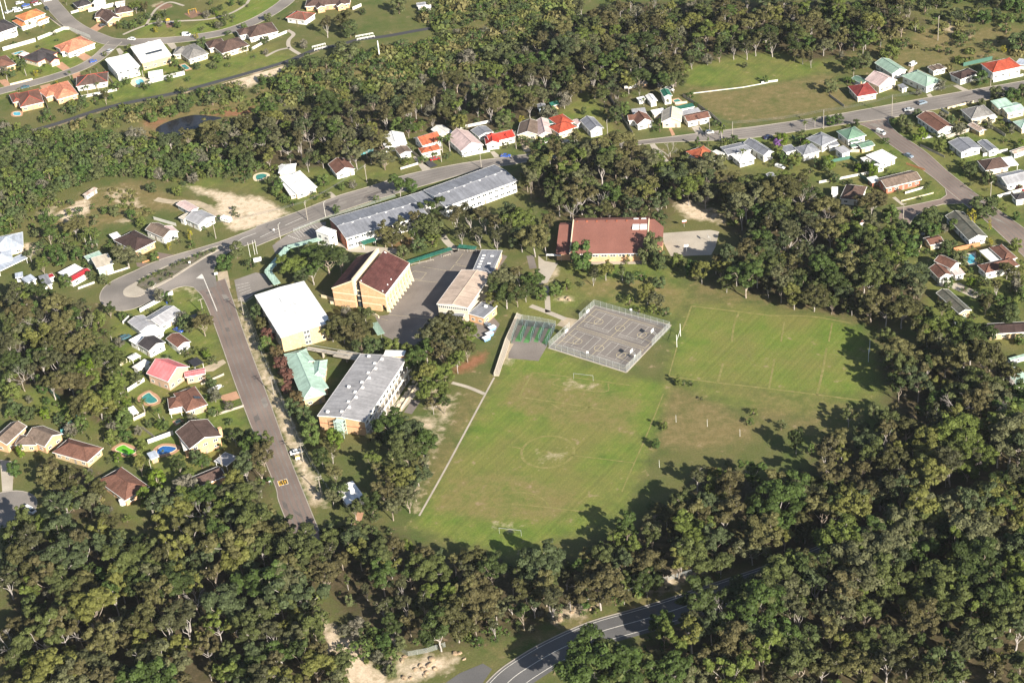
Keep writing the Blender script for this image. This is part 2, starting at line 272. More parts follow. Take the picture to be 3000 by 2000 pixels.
for k, s, t, P in [('bare', .95, 1, [(1690, 120), (1820, 160), (2000, 190), (2180, 230), (2352, 235), (2420, 250), (2660, 400), (2560, 440), (2352, 520), (2140, 550), (1990, 420), (1820, 330), (1600, 300), (1430, 270), (1560, 285), (1820, 290), (2010, 350), (1990, 270), (1830, 210)]),
                   ('bare', .95, 1, [(480, 420), (640, 330), (800, 250), (825, 380), (720, 450), (600, 480)]), ('bare', .9, 1, [(200, 665), (380, 695), (330, 775), (230, 780)]),
                   ('bare', .6, 1, [(300, 400), (470, 340), (560, 300), (470, 430)]), ('bare', .7, 1, [(1100, 450), (1190, 440), (1200, 480), (1130, 490)]), ('bare', .55, 1, [(960, 170), (1200, 150), (1330, 330), (1200, 380), (1000, 260)]),
                   ('bare', 1.0, 13, [(600, 960), (680, 1040), (760, 1150), (900, 1130), (960, 1300), (1100, 1440), (1260, 1600), (830, 1600), (800, 1430), (690, 1300), (620, 1100)]),
                   ('bare', .8, 13, [(1290, 1300), (1400, 1330), (1930, 1310), (1800, 1430), (1500, 1560), (1250, 1580)]),
                   ('bare', .75, 23, [(1040, 660), (1350, 560), (1480, 540), (1900, 550), (1500, 690), (1150, 760)]), ('bare', .6, 23, [(330, 900), (650, 850), (800, 830), (650, 960), (350, 1040)]),
                   ('bare', .95, 21, [(1490, 310), (1600, 260), (1830, 380), (1860, 470), (1620, 440)]), ('bare', .6, 21, [(330, 870), (440, 880), (420, 980), (330, 1030)]),
                   ('bare', .8, 21, [(410, 1160), (520, 1150), (540, 1190), (450, 1210)]), ('bare', .55, 21, [(1650, 300), (1800, 250), (2000, 480), (1900, 500)]),
                   ('red', .9, 12, [(1820, 230), (1960, 150), (2140, 80), (2100, 190), (1900, 290), (1800, 300)]), ('bare', .6, 12, [(1600, 380), (1720, 300), (1740, 320), (1640, 640), (1560, 660)]),
                   ('bare', .8, 12, [(1820, 500), (1840, 510), (1720, 660), (1700, 650)]), ('bare', .5, 12, [(1430, 690), (1600, 640), (1700, 680), (1600, 900)]),
                   ('red', .6, 10, [(1290, 1120), (1500, 1100), (1480, 1200), (1340, 1220)]), ('red', .6, 11, [(1200, 620), (1560, 600), (1480, 680), (1280, 740), (1180, 700)]),
                   ('bare', .6, 30, [(1560, 250), (1700, 200), (1860, 340), (1700, 330)]), ('dry', .8, 30, [(1350, 300), (1680, 180), (1900, 400), (1600, 440), (1350, 420)]),
                   ('red', .7, 0, [(1300, 1110), (1440, 1090), (1560, 1100), (1440, 1180), (1380, 1190)]), ('red', .8, 0, [(1850, 1050), (2000, 1000), (2352, 970), (2352, 1060), (2060, 1080)]),
                   ('bare', .7, 0, [(1400, 60), (1480, 20), (1590, 50), (1500, 95)]), ('bare', .55, 1, [(1560, 1090), (1760, 1070), (1840, 1180), (1780, 1190), (1700, 1100)])]: cover(k, t, P, s, 2.5)
zz = np.zeros(NV)
me = bpy.data.meshes.new('ground'); nx, ny = len(XS), len(YS)
idx = np.arange(NV).reshape(ny, nx)
quads = np.stack([idx[:-1, :-1], idx[:-1, 1:], idx[1:, 1:], idx[1:, :-1]], -1).reshape(-1, 4)
me.vertices.add(NV); me.vertices.foreach_set('co', np.stack([px, py, zz], 1).ravel())
me.loops.add(quads.size); me.loops.foreach_set('vertex_index', quads.ravel())
me.polygons.add(len(quads)); me.polygons.foreach_set('loop_start', np.arange(0, quads.size, 4)); me.polygons.foreach_set('loop_total', np.full(len(quads), 4))
me.update(calc_edges=True)
for k, a in COVER.items(): me.attributes.new(k, 'FLOAT', 'POINT').data.foreach_set('value', a.astype(np.float32))
def ground_material():
    m = bpy.data.materials.new('ground_cover'); m.use_nodes = True; n = m.node_tree.nodes; L = m.node_tree.links; p = n['Principled BSDF']
    p.inputs['Roughness'].default_value = 0.95; p.inputs['Specular IOR Level'].default_value = 0.1
    pos = n.new('ShaderNodeNewGeometry').outputs['Position']
    def nz(s, det=4, off=0):
        t = n.new('ShaderNodeTexNoise'); t.inputs['Scale'].default_value = s; t.inputs['Detail'].default_value = det; t.inputs['Roughness'].default_value = 0.6
        if off:
            ad = n.new('ShaderNodeVectorMath'); ad.inputs[1].default_value = (off, off * 2, 0); L.new(pos, ad.inputs[0]); L.new(ad.outputs[0], t.inputs['Vector'])
        else: L.new(pos, t.inputs['Vector'])
        return t.outputs['Fac']
    def mr(v, lo, hi, a, b):
        r = n.new('ShaderNodeMapRange'); r.inputs[1].default_value = lo; r.inputs[2].default_value = hi; r.inputs[3].default_value = a; r.inputs[4].default_value = b; L.new(v, r.inputs[0]); return r.outputs[0]
    def math_(op, a, b):
        x = n.new('ShaderNodeMath'); x.operation = op
        for i, v in enumerate((a, b)):
            if isinstance(v, (int, float)): x.inputs[i].default_value = v
            else: L.new(v, x.inputs[i])
        return x.outputs[0]
    def mix(f, a, b):
        x = n.new('ShaderNodeMix'); x.data_type = 'RGBA'
        if isinstance(f, float): x.inputs['Factor'].default_value = f
        else: L.new(f, x.inputs['Factor'])
        for s_, v in (('A', a), ('B', b)):
            if isinstance(v, tuple): x.inputs[s_].default_value = (*v, 1)
            else: L.new(v, x.inputs[s_])
        return x.outputs['Result']
    edge = nz(0.35, 6); big = nz(0.03, 4, 31); mid = nz(0.12, 5, 77); fine = nz(1.6, 4, 9)
    def fac(name):
        a = n.new('ShaderNodeAttribute'); a.attribute_name = name
        v = math_('ADD', math_('MULTIPLY', math_('SUBTRACT', a.outputs['Fac'], 0.5), 1.5), math_('MULTIPLY', math_('SUBTRACT', math_('ADD', math_('MULTIPLY', edge, .55), math_('MULTIPLY', mid, .45)), 0.5), 3.2))
        return mr(v, -0.45, 0.6, 0.0, 1.0)
    col = mix(mr(mid, .35, .65, 0, 1), (.068, .098, .026), (.112, .116, .044))
    col = mix(math_('MULTIPLY', mr(big, .4, .6, 0, 1), .5), col, (.155, .130, .054))
    lush = mix(mr(mid, .38, .64, 0, 1), (.104, .160, .028), (.152, .178, .041))
    lush = mix(math_('MULTIPLY', mr(big, .40, .60, 0, 1), .6), lush, (.175, .150, .056))
    mp = n.new('ShaderNodeMapping'); mp.inputs['Rotation'].default_value = (0, 0, R(-52)); L.new(pos, mp.inputs[0])           # mower passes
    sx = n.new('ShaderNodeSeparateXYZ'); L.new(mp.outputs[0], sx.inputs[0])
    mow = n.new('ShaderNodeTexNoise'); mow.noise_dimensions = '1D'; mow.inputs['Scale'].default_value = 0.75; mow.inputs['Detail'].default_value = 3; L.new(sx.outputs[1], mow.inputs['W'])
    sc = n.new('ShaderNodeVectorMath'); sc.operation = 'SCALE'; L.new(lush, sc.inputs[0]); L.new(mr(mow.outputs['Fac'], .3, .7, .91, 1.10), sc.inputs[3])
    col = mix(fac('lush'), col, sc.outputs[0])
    col = mix(math_('MULTIPLY', fac('dry'), .85), col, mix(mr(edge, .35, .65, 0, 1), (.175, .130, .058), (.215, .168, .080)))
    col = mix(fac('litter'), col, mix(mr(edge, .35, .68, 0, 1), (.050, .044, .022), (.110, .086, .050)))
    col = mix(fac('bare'), col, mix(mr(edge, .3, .7, 0, 1), (.46, .36, .25), (.64, .53, .40)))
    col = mix(fac('red'), col, mix(mr(edge, .3, .7, 0, 1), (.20, .085, .045), (.27, .14, .08)))
    vs = n.new('ShaderNodeVectorMath'); vs.operation = 'SCALE'; L.new(col, vs.inputs[0]); L.new(mr(fine, .3, .7, .82, 1.2), vs.inputs[3]); L.new(vs.outputs[0], p.inputs['Base Color'])
    b = n.new('ShaderNodeBump'); b.inputs['Strength'].default_value = .5; b.inputs['Distance'].default_value = .25; L.new(fine, b.inputs['Height']); L.new(b.outputs[0], p.inputs['Normal'])
    return m
me.materials.append(ground_material())
structure(put('ground', me))

# ------------------------------------------------------------------ roads
KEEP_CLEAR = []                                                      # polygons no tree may stand in
def kerb(P, wd=0.4): ribbon('kerb', P, wd * .8, -0.02, M_KERB, 0.15)
def road(name, L, Rr, z, mat, kerbs=(True, True)):
    poly = list(L) + list(Rr)[::-1]; KEEP_CLEAR.append(np.array([p[:2] for p in poly]))
    o = sheet(name, poly, z, mat)
    if kerbs[0]: kerb(L)
    if kerbs[1]: kerb(Rr)
    return o
fL = smooth(gs('F', [(447, 662), (470, 690), (505, 780), (540, 880), (572, 965), (610, 1062), (634, 1120), (640, 1150), (665, 1215), (690, 1290)]), 4)
fR = smooth(gs('F', [(517, 640), (535, 690), (562, 770), (592, 850), (622, 930), (665, 1050), (705, 1150), (735, 1225), (760, 1290)]), 4)
road('school_street', fL, fR, 0.040, M_ASPHRED)
top = smooth(gs('F', [(588, 520), (690, 484), (773, 451), (848, 429), (936, 401), (1063, 375), (1176, 359), (1330, 340), (1494, 320), (1640, 302), (1764, 287), (1939, 260), (2139, 223), (2352, 186), (2480, 160)]), 4)
bot = smooth(gs('F', [(588, 566), (678, 529), (746, 499), (828, 470), (906, 446), (1013, 415), (1088, 394), (1200, 374), (1340, 353), (1497, 330), (1676, 327 - 6), (1764, 312), (1939, 286), (2041, 272), (2114, 258), (2251, 233), (2352, 212), (2480, 188)]), 4)
road('main_street', top, bot, 0.034, M_ASPH)
loop = gs(1, [(2352, 525), (2000, 660), (1500, 808), (1240, 920), (1040, 1010), (950, 1080), (918, 1150), (930, 1210), (1000, 1262), (1100, 1287), (1200, 1276), (1300, 1240), (1400, 1195), (1500, 1140), (1600, 1085), (1700, 1062), (1780, 1072), (1820, 1110), (1990, 1060), (1985, 990), (1960, 930), (2000, 830), (2110, 745), (2352, 655)])
sheet('turning_loop', smooth(loop[:17], 3) + loop[17:], 0.046, M_ASPH); KEEP_CLEAR.append(np.array(loop))
kerb(smooth(loop[:17], 3)); kerb(smooth(loop[20:], 3))
isl = gs(1, [(1240, 1030), (1160, 1075), (1130, 1115), (1145, 1150), (1210, 1162), (1290, 1152), (1370, 1105), (1560, 1005), (1880, 803), (2085, 690), (2010, 690), (1900, 722), (1560, 862), (1300, 985)])
mb = MB(); mb.prism(smooth(isl, 3, True)[::1], 0.0, 0.20); structure(mb.build('median_island', M_CONC))
bed = gs(1, [(1290, 1000), (1255, 1060), (1330, 1100), (1560, 990), (1860, 800), (2050, 695), (1900, 735), (1560, 875)])
mb = MB(); mb.prism(bed, 0.18, 0.26); structure(mb.build('garden_bed', material('mulch_grey', (.16, .135, .115), .2, .6, 3, .25, .95, world=True, col2=(.10, .10, .05), c2scale=.4, c2amt=.5)))
tl = [np.array(p) for p in gs(1, [(1780, 1072), (1850, 950), (1995, 1290), (1800, 1090)])]
sheet('splitter_island', gs(1, [(1800, 990), (1855, 948), (1868, 995)]), 0.075, M_LINE)
ribbon('lane_marking', gs(1, [(1858, 955), (1930, 1130), (1995, 1290)]), 0.35, 0.070, M_LINE)
ribbon('lane_marking', gs(1, [(2140, 680), (2230, 620), (2352, 575)]), 0.3, 0.068, M_LINE)
for a, b in [((588 + 10, 545), (640, 525)), ((655, 518), (695, 500))]: ribbon('lane_marking', gs('F', [a, b]), 0.25, 0.068, M_LINE)
r3L = smooth(gs(30, [(820, 1138), (880, 1158), (960, 1202), (1080, 1300), (1250, 1420), (1430, 1568)]), 4) + smooth(gs(31, [(1530, 75), (1625, 160), (1780, 288), (1900, 380), (2010, 470), (2160, 610), (2352, 790), (2600, 1010)]), 4)
r3R = smooth(gs(30, [(1112, 1082), (1112, 1135), (1200, 1230), (1430, 1382), (1640, 1568)]), 4) + smooth(gs(31, [(1830, 150), (1950, 243), (2200, 422), (2352, 530), (2650, 760)]), 4)
road('side_street', r3L, r3R, 0.052, M_ASPHRED)
cds = gs(31, [(1630, 170), (1640, 225), (1590, 262), (1270, 330), (1165, 345), (1190, 440), (1300, 490), (1345, 425), (1450, 350), (1600, 310), (1800, 300)])
sheet('cul_de_sac', cds, 0.058, M_ASPHRED); KEEP_CLEAR.append(np.array(cds)); kerb(cds[:5]); kerb(cds[6:])
r4T = smooth(gs(13, [(2060, 1568 + 60), (2200, 1480), (2352, 1365)]) + gs(23, [(300, 1188), (700, 1010), (1150, 880), (1430, 795), (1800, 668)]) + gs('F', [(1764, 1297), (1850, 1265), (1950, 1225), (2139, 1150), (2352, 1080), (2460, 1044)]), 4)
r4B = [p for p in offset_line(r4T, -11.8)]
road('bush_road', r4T, r4B, 0.036, M_ASPHBLU, (True, False))
ribbon('lane_marking', offset_line(r4T, -1.0), .18, .06, M_LINE); ribbon('lane_marking', offset_line(r4T, -5.6), .22, .06, M_LINE); ribbon('lane_marking', offset_line(r4T, -10.2), .2, .06, M_LINE)
sheet('road_apron', gs(13, [(1660, 1640), (1740, 1568), (1870, 1478), (2085, 1388), (2170, 1440), (2060, 1600), (2000, 1640)]), 0.045, M_ASPHBLU)
t5 = smooth(gs(0, [(420, -40), (480, 40), (560, 130), (640, 210), (760, 285), (900, 345), (1030, 385), (1250, 388), (1560, 372), (1800, 345), (2050, 300), (2250, 235), (2430, 150), (2600, 40), (2680, -40)]), 4)
road('upper_street', offset_line(t5, 4.3), offset_line(t5, -4.3), 0.036, M_ASPH)
t6 = smooth(gs(0, [(-120, 880), (0, 840), (300, 765), (560, 690), (760, 615), (900, 530), (980, 460), (1060, 385)]), 4)
road('lower_street', offset_line(t6, 4.0), offset_line(t6, -4.0), 0.044, M_ASPH)
bp = smooth(gs(0, [(120, 1262), (240, 1222), (560, 1125), (1000, 985), (1580, 862), (1830, 797), (2352, 652)]) + gs(10, [(300, 560), (430, 505), (560, 455), (760, 415), (950, 365), (1190, 335), (1450, 288), (1600, 262)]), 5)
ribbon('cycle_path', bp, 3.6, 0.03, M_ASPHDK); ribbon('cycle_path_verge', offset_line(bp[:46], -2.9), 1.8, 0.024, material('path_verge', (.42, .31, .23), .2, .3, 3, .2, .95, world=True, col2=(.13, .12, .05), c2scale=.12, c2amt=.9))
KEEP_CLEAR.append(np.array(gs('F', [(505, 188), (640, 150), (665, 156), (570, 200)]))); KEEP_CLEAR.append(np.array(offset_line(bp, 2.5) + offset_line(bp, -2.5)[::-1]))
th = np.linspace(0, 6.283, 28, endpoint=False); c7 = g(2, 40, 1540)
cu = [c7[:2] + np.array([math.cos(a) * 11.5, math.sin(a) * 10.5]) for a in th]
sheet('turning_circle', cu, 0.034, M_ASPH); kerb(cu + cu[:1]); KEEP_CLEAR.append(np.array(cu))
lane = gs(20, [(1265, 1330), (1310, 1320), (1440, 1480), (1520, 1568), (1440, 1568), (1350, 1480)]); sheet('lane', lane, 0.03, M_CONC)
# the yellow speed patch painted on the school street
a0, a1, a3 = (g(12, 195, 1283), g(12, 212, 1332), g(12, 283, 1258)); U = (a1 - a0)[:2]; V = (a3 - a0)[:2]
def patch(u, v): return a0[:2] + (U * u + V * v)
sheet('speed_patch_border', [patch(0, 0), patch(1, 0), patch(1, 1), patch(0, 1)], 0.060, M_LINE)
sheet('speed_patch', [patch(.08, .04), patch(.92, .04), patch(.92, .96), patch(.08, .96)], 0.068, material('road_paint_yellow', (.62, .36, .04), .1, .6, 4, .15, .7, world=True))
mb = MB(); M_BLK = material('road_paint_black', (.05, .045, .03), .1, 1, 3, .1, .8)
def seg(u0, v0, u1, v1, w_): 
    A = patch(u0, v0); B = patch(u1, v1); strip(mb, [A, B], w_, 0.076)
for q in [(.14, .39, .86, .39, .42), (.14, .36, .62, .13, .42), (.62, .12, .62, .49, .46), (.18, .60, .82, .60, .42), (.18, .84, .82, .84, .42), (.18, .56, .18, .88, .46), (.82, .56, .82, .88, .46)]: seg(*q)
structure(mb.build('speed_patch_numerals', M_BLK))

# ------------------------------------------------------------------ paths, yards, drives
def path(P, wd, mat=M_CONC, z=0.03, name='footpath'): return ribbon(name, smooth(P, 5), wd, z, mat)
path(gs(12, [(1500, 1600), (1730, 1190), (1960, 760), (2190, 330)]), 0.7, M_CONC, .05, 'concrete_edge'); path(gs(12, [(1800, 378), (1950, 420), (2100, 482)]), 1.6)
path(gs(10, [(290, 278), (345, 318), (300, 375), (310, 440), (410, 505)]), 2.2); path(gs(10, [(310, 440), (200, 465), (90, 520)]), 1.8)
path(gs(0, [(1130, 320), (1250, 268), (1420, 212), (1650, 195), (1900, 180), (2100, 132), (2250, 50), (2300, -20)]), 1.8); path(gs(0, [(1340, 240), (1400, 130), (1455, 70), (1560, 22), (1690, 55)]), 1.6)
path(gs(21, [(170, 1240), (330, 1300), (490, 1365)]), 2.4); path(gs(21, [(310, 1060), (325, 1180), (330, 1300)]), 2.2)
path(gs(21, [(165, 780), (195, 900)]), 3.0, M_YARD); path(gs(1, [(1430, 262), (1560, 285), (1820, 300), (1990, 400), (2100, 470)]), 3.5, M_SANDPATH, .025)
path(gs(11, [(1710, 590), (1760, 660), (1850, 740)]), 3.0, M_CONC); path(gs(0, [(470, 170), (540, 225), (600, 260)]), 1.6)
path(gs(13, [(1170, 960), (1230, 1090), (1310, 1280)]), 1.2, M_SANDPATH, .03)
for t, P, m in [(11, [(690, 640), (760, 650), (830, 700), (1000, 690), (1290, 715), (1300, 765), (1100, 760), (860, 745), (700, 665)], M_CONC), (21, [(300, 830), (425, 850), (325, 1030), (250, 1045), (240, 780)], M_CONC),
                (21, [(480, 1343), (600, 1368), (530, 1452), (410, 1420)], M_SANDPATH), ('block', [(1330, 1180), (1520, 1000), (1800, 690), (1900, 740), (1640, 1040), (1400, 1250)], M_CONC), ('block', [(1700, 1010), (1790, 860), (1890, 880), (1790, 1030)], M_YARD),
                (1, [(1600, 775), (1440, 748), (1425, 800), (1480, 832)], M_ASPHRED), (1, [(1650, 1370), (1870, 1288), (1890, 1325), (1690, 1402)], M_ASPH), (1, [(1250, 845), (1380, 850), (1330, 900), (1260, 880)], M_ASPHRED), (1, [(1995, 930), (2090, 920), (2120, 1080), (2010, 1090)], M_SANDPATH),
                (2, [(1880, 232), (2050, 165), (2080, 195), (1960, 272), (1870, 285)], M_SANDPATH), (2, [(2020, 500), (2170, 455), (2205, 520), (2060, 572)], M_PAVE), (2, [(0, 1085), (130, 1100), (112, 1425), (25, 1435)], M_CONC),
                (0, [(815, 272), (900, 215), (965, 240), (880, 297)], M_PAVE), (0, [(488, 592), (570, 570), (655, 637), (590, 660)], M_PAVE), (0, [(690, 505), (760, 480), (845, 527), (770, 562)], M_PAVE), (0, [(1066, 452), (1100, 443), (1145, 492), (1100, 512)], M_CONC),
                (0, [(1530, 402), (1600, 395), (1627, 437), (1580, 457)], M_CONC), (0, [(660, 682), (725, 658), (772, 712), (680, 742)], M_PAVE), (0, [(365, 792), (460, 768), (472, 802), (390, 828)], M_PAVE), (0, [(-20, 742), (60, 728), (105, 790), (50, 804)], M_PAVE), (0, [(85, 870), (190, 845), (120, 900)], M_PAVE),
                (30, [(1455, 872), (1490, 860), (1532, 905), (1490, 917)], M_CONC), (30, [(1700, 792), (1740, 780), (1855, 835), (1810, 850)], M_CONC), (20, [(1650, 1172), (1720, 1155), (1765, 1225), (1700, 1242)], M_CONC), (20, [(55, 1262), (100, 1250), (175, 1390), (110, 1397)], M_SANDPATH),
                (10, [(1440, 1442), (1500, 1430), (1605, 1550), (1530, 1572)], M_CONC), (10, [(1530, 1500), (1600, 1470), (1670, 1522), (1600, 1545)], M_ASPHDK), (10, [(2150, 1395), (2190, 1390), (2245, 1440), (2190, 1450)], M_CONC), (11, [(655, 202), (690, 195), (745, 242), (700, 262)], M_CONC),
                (31, [(1530, 1050), (1760, 1030), (1980, 1142), (1900, 1172), (1690, 1080)], M_CONC), (31, [(1860, 600), (1900, 590), (1990, 640), (1930, 660)], M_SANDPATH), (30, [(1360, 560), (1340, 590), (1260, 700), (1240, 760), (1290, 780)], M_SANDPATH), (20, [(1420, 1130), (1440, 1130), (1500, 1240), (1470, 1250)], M_PAVE),
                (31, [(1140, 250), (1230, 320), (1250, 310), (1170, 240)], M_CONC), (13, [(930, 0), (990, 0), (960, 110), (900, 110)], M_PAVE)]: 
    sheet('driveway' if t not in (11, 21, 'block') else 'paving', gs(t, P), 0.026, m)
yard = gs('hall', [(780, 890), (930, 870), (1190, 500), (1180, 320), (1670, 125), (2080, 120), (2300, 200), (2150, 420), (2150, 800), (1880, 960), (1450, 980), (1300, 1210), (1150, 1235), (880, 1110)])
sheet('school_yard', yard, 0.030, M_YARD); KEEP_CLEAR.append(np.array(gs('hall', [(900, 880), (1190, 500), (1180, 330), (1660, 150), (1900, 160), (1500, 740), (1450, 960), (1300, 1100), (900, 980)])))
sheet('car_park', gs(11, [(150, 690), (290, 585), (560, 478), (645, 470), (620, 605), (290, 700), (180, 770)]), 0.048, M_ASPH)
cp2 = gs(11, [(-200, 1005), (0, 935), (80, 950), (160, 1065), (0, 1120), (-110, 1210), (-165, 1185)]); sheet('car_park', cp2, 0.048, M_ASPH); KEEP_CLEAR.append(np.array(cp2))
sheet('car_park', gs(11, [(1910, 1395), (2090, 1400), (2170, 1330), (2240, 1410), (2190, 1500), (2100, 1568), (1950, 1500)]), 0.028, M_YARD)
mb = MB()
for k in range(9): strip(mb, gs(11, [(345 + 24 * k, 560 - 8 * k), (400 + 24 * k, 618 - 8 * k)]), .14, .056)
for k in range(9): strip(mb, gs(11, [(298 + 16 * k, 598 + 6 * k), (306 + 16 * k, 601 + 6 * k)]), .5, .056)
for k in range(7): strip(mb, gs(1, [(2165 + 14 * k, 1055 + 26 * k), (2290 + 6 * k, 1028 + 22 * k)]), .14, .056)
structure(mb.build('parking_marking', M_LINE))
mb = MB()
def poly_line(pts, wd=.12, z=.042, t='hall'): 
    P = gs(t, pts); 
    for a, b in zip(P[:-1], P[1:]): strip(mb, [a, b], wd, z)
poly_line([(1190, 400), (1230, 368), (1370, 390), (1305, 470), (1190, 455)]); poly_line([(1790, 168), (1705, 280), (1760, 290)]); poly_line([(1640, 362), (1690, 298), (1830, 318)]); poly_line([(1330, 320), (1600, 365)], .1); poly_line([(930, 870), (1390, 910)], .1); poly_line([(1330, 1000), (1440, 850)], .1); poly_line([(850, 915), (930, 935)], .1); poly_line([(1180, 470), (1500, 500)], .1)
structure(mb.build('yard_marking', M_LINEY))
gc = gs(21, [(1365, 575), (1820, 545), (1905, 560), (1870, 700), (1830, 775), (1460, 787), (1380, 640)]); sheet('gym_court', gc, .03, M_CONC); KEEP_CLEAR.append(np.array(gc))
np_ = gs('court', [(250, 330), (705, 390), (600, 640), (500, 812), (150, 780), (185, 620)]); sheet('practice_pad', np_, .03, M_YARD)
CT = [g('court', *p) for p in ((612, 662), (1508, 945), (2022, 402), (1142, 176))]               # court slab corners
mb = MB(); mb.prism([p[:2] for p in CT], -.05, .06); structure(mb.build('court_slab', material('court_asphalt', (.160, .142, .132), .12, .08, 2.0, .12, .9, world=True, col2=(.20, .178, .16), c2scale=.15, c2amt=.5)))
mb = MB(); 
for i in range(4): strip(mb, [CT[i][:2], CT[(i + 1) % 4][:2]], .5, 0.0, .10)
structure(mb.build('court_edge', M_CONC)); KEEP_CLEAR.append(np.array([p[:2] for p in CT]))
KEEP_CLEAR.append(np.array(np_))
# court markings, drawn in the slab's own frame: e1 along the long lines, e2 across
O = CT[0][:2]; E1 = CT[1][:2] - O; LN1 = np.linalg.norm(E1); E1 = E1 / LN1; E2 = CT[3][:2] - O; LN2 = np.linalg.norm(E2); E2 = E2 / LN2
def cp(a, b): return O + E1 * a + E2 * b
def rect_line(mb, a0, b0, a1, b1, wd, z): 
    P = [cp(a0, b0), cp(a1, b0), cp(a1, b1), cp(a0, b1)]
    for i in range(4): strip(mb, [P[i], P[(i + 1) % 4]], wd, z)
def ring(mb, a, b, r, wd, z, t0=0, t1=6.2832):
    P = [cp(a + r * math.cos(q), b + r * math.sin(q)) for q in np.linspace(t0, t1, 28)]; strip(mb, P, wd, z)
my, mw = MB(), MB(); LC = LN1 - 4.0; BC = (LN2 - 5.0) / 2
for k in range(2):
    b0 = 1.8 + k * (BC + 1.2); b1 = b0 + BC; bm = (b0 + b1) / 2
    rect_line(my, 2, b0, 2 + LC, b1, .15, .066); strip(my, [cp(2 + LC / 2, b0), cp(2 + LC / 2, b1)], .15, .068); ring(my, 2 + LC / 2, bm, 1.9, .15, .070)
    for s_, a_ in ((1, 2), (-1, 2 + LC)):
        ft = a_ + s_ * 5.8; strip(my, [cp(a_, bm - 2.6), cp(ft, bm - 1.8)], .14, .070); strip(my, [cp(a_, bm + 2.6), cp(ft, bm + 1.8)], .14, .070); strip(my, [cp(ft, bm - 1.8), cp(ft, bm + 1.8)], .14, .070)
        ring(my, ft, bm, 1.8, .14, .072)
    for a_ in (4.2, 2 + LC / 2 + 2.0):
        rect_line(mw, a_, b0 + 2.2, a_ + 10.8, b1 - 1.2, .1, .076); strip(mw, [cp(a_, b0 + 3.4), cp(a_ + 10.8, b0 + 3.4)], .1, .078); strip(mw, [cp(a_ + 3.2, b0 + 3.4), cp(a_ + 3.2, b1 - 1.2)], .1, .078); strip(mw, [cp(a_ + 7.6, b0 + 3.4), cp(a_ + 7.6, b1 - 1.2)], .1, .078)
structure(my.build('court_marking', M_LINEY)); structure(mw.build('court_marking', M_LINE))
# worn lines mown into the sports field
M_WORN = material('worn_turf', (.245, .205, .085), .12, .4, 3, .2, .95, world=True, col2=(.170, .170, .048), c2scale=.5, c2amt=.75)
mb = MB()
def worn(t, pts, wd=.55, z=.03, n=4): strip(mb, smooth(gs(t, pts), n), wd, z)
circ_c = g(22, 328, 1012); CR = 9.3
strip(mb, [circ_c[:2] + CR * np.array([math.cos(q), math.sin(q)]) for q in np.linspace(0, 6.2832, 48)], 1.0, .030)
for t, P, wd in [(22, [(180, 285), (600, 335), (1100, 405)], .5), (22, [(440, 335), (390, 400), (845, 462), (885, 385)], .6), (22, [(185, 290), (65, 510)], .8), (22, [(65, 510), (420, 560), (860, 630)], .7), (22, [(360, 570), (480, 635), (600, 640), (720, 600)], .5), (22, [(0, 965), (100, 985)], .5), (22, [(270, 1005), (400, 1025), (570, 1048), (850, 1080), (1120, 1115)], .45),
                 (22, [(1390, 480), (1250, 830), (1060, 1260), (1010, 1380)], .5), (22, [(0, 1388), (120, 1388), (220, 1410), (300, 1460), (340, 1515)], .5), (22, [(0, 1490), (350, 1525), (700, 1568)], .5), (21, [(1645, 1243), (2000, 1285), (2352, 1328)], .8), (21, [(1648, 1245), (1600, 1380), (1560, 1470)], .7), (22, [(1515, 50), (1440, 320)], .5), (21, [(2085, 1300), (2040, 1420), (2020, 1568)], .8), (22, [(1940, 200), (1890, 378)], .9), (22, [(1440, 322), (1900, 380), (2352, 432)], .7), (32, [(0, 432), (460, 490), (880, 545)], .7),
                 (31, [(150, 1390), (120, 1568)], .6), (32, [(60, 160), (10, 430)], .8), (31, [(590, 1400), (560, 1568)], .6), (32, [(540, 60), (500, 280), (450, 490)], .9), (31, [(0, 1330), (400, 1340), (760, 1400)], .6), (32, [(560, 115), (900, 160)], .4)]: worn(t, P, wd)
structure(mb.build('field_marking', M_WORN))
# water
ponds = smooth(gs(0, [(1430, 1195), (1480, 1150), (1600, 1100), (1760, 1060), (1900, 1062), (2040, 1085), (1960, 1110), (1800, 1180), (1700, 1230), (1500, 1255)]), 4, True)
pw = material('pond_water', (.020, .020, .024), .15, .2, 1.5, .1, .22, 0, .35, world=True); sheet('water', ponds, .03, pw); KEEP_CLEAR.append(np.array(ponds))

# mended patches and wheel-worn strips on the streets
RP = random.Random(21)
M_PATCH = [material('asphalt_patch_dark', (.125, .110, .102), .15, .3, 3, .15, .9, world=True), material('asphalt_patch_pale', (.215, .195, .175), .15, .3, 3, .15, .9, world=True)]
for Lr, Rr_, n_ in ((fL, fR, 8), (top, bot, 12), (r3L, r3R, 8), (r4T, r4B, 5)):
    for _ in range(n_):
        i = RP.randrange(2, min(len(Lr), len(Rr_)) - 3); a, b_ = np.array(Lr[i])[:2], np.array(Rr_[min(i, len(Rr_) - 2)])[:2]; d = np.array(Lr[i + 1])[:2] - a; d = d / np.linalg.norm(d); s0 = RP.uniform(.1, .7); s1 = s0 + RP.uniform(.08, .25); ln = RP.uniform(1.5, 7)
        sheet('road_patch', [a + (b_ - a) * s0, a + (b_ - a) * s1, a + (b_ - a) * s1 + d * ln, a + (b_ - a) * s0 + d * ln], .0655 + _ * .0004, RP.choice(M_PATCH))
M_TRACK = material('tyre_track', (.135, .118, .108), .2, .1, 2, .15, .9, world=True, col2=(.175, .155, .14), c2scale=.08, c2amt=.9)
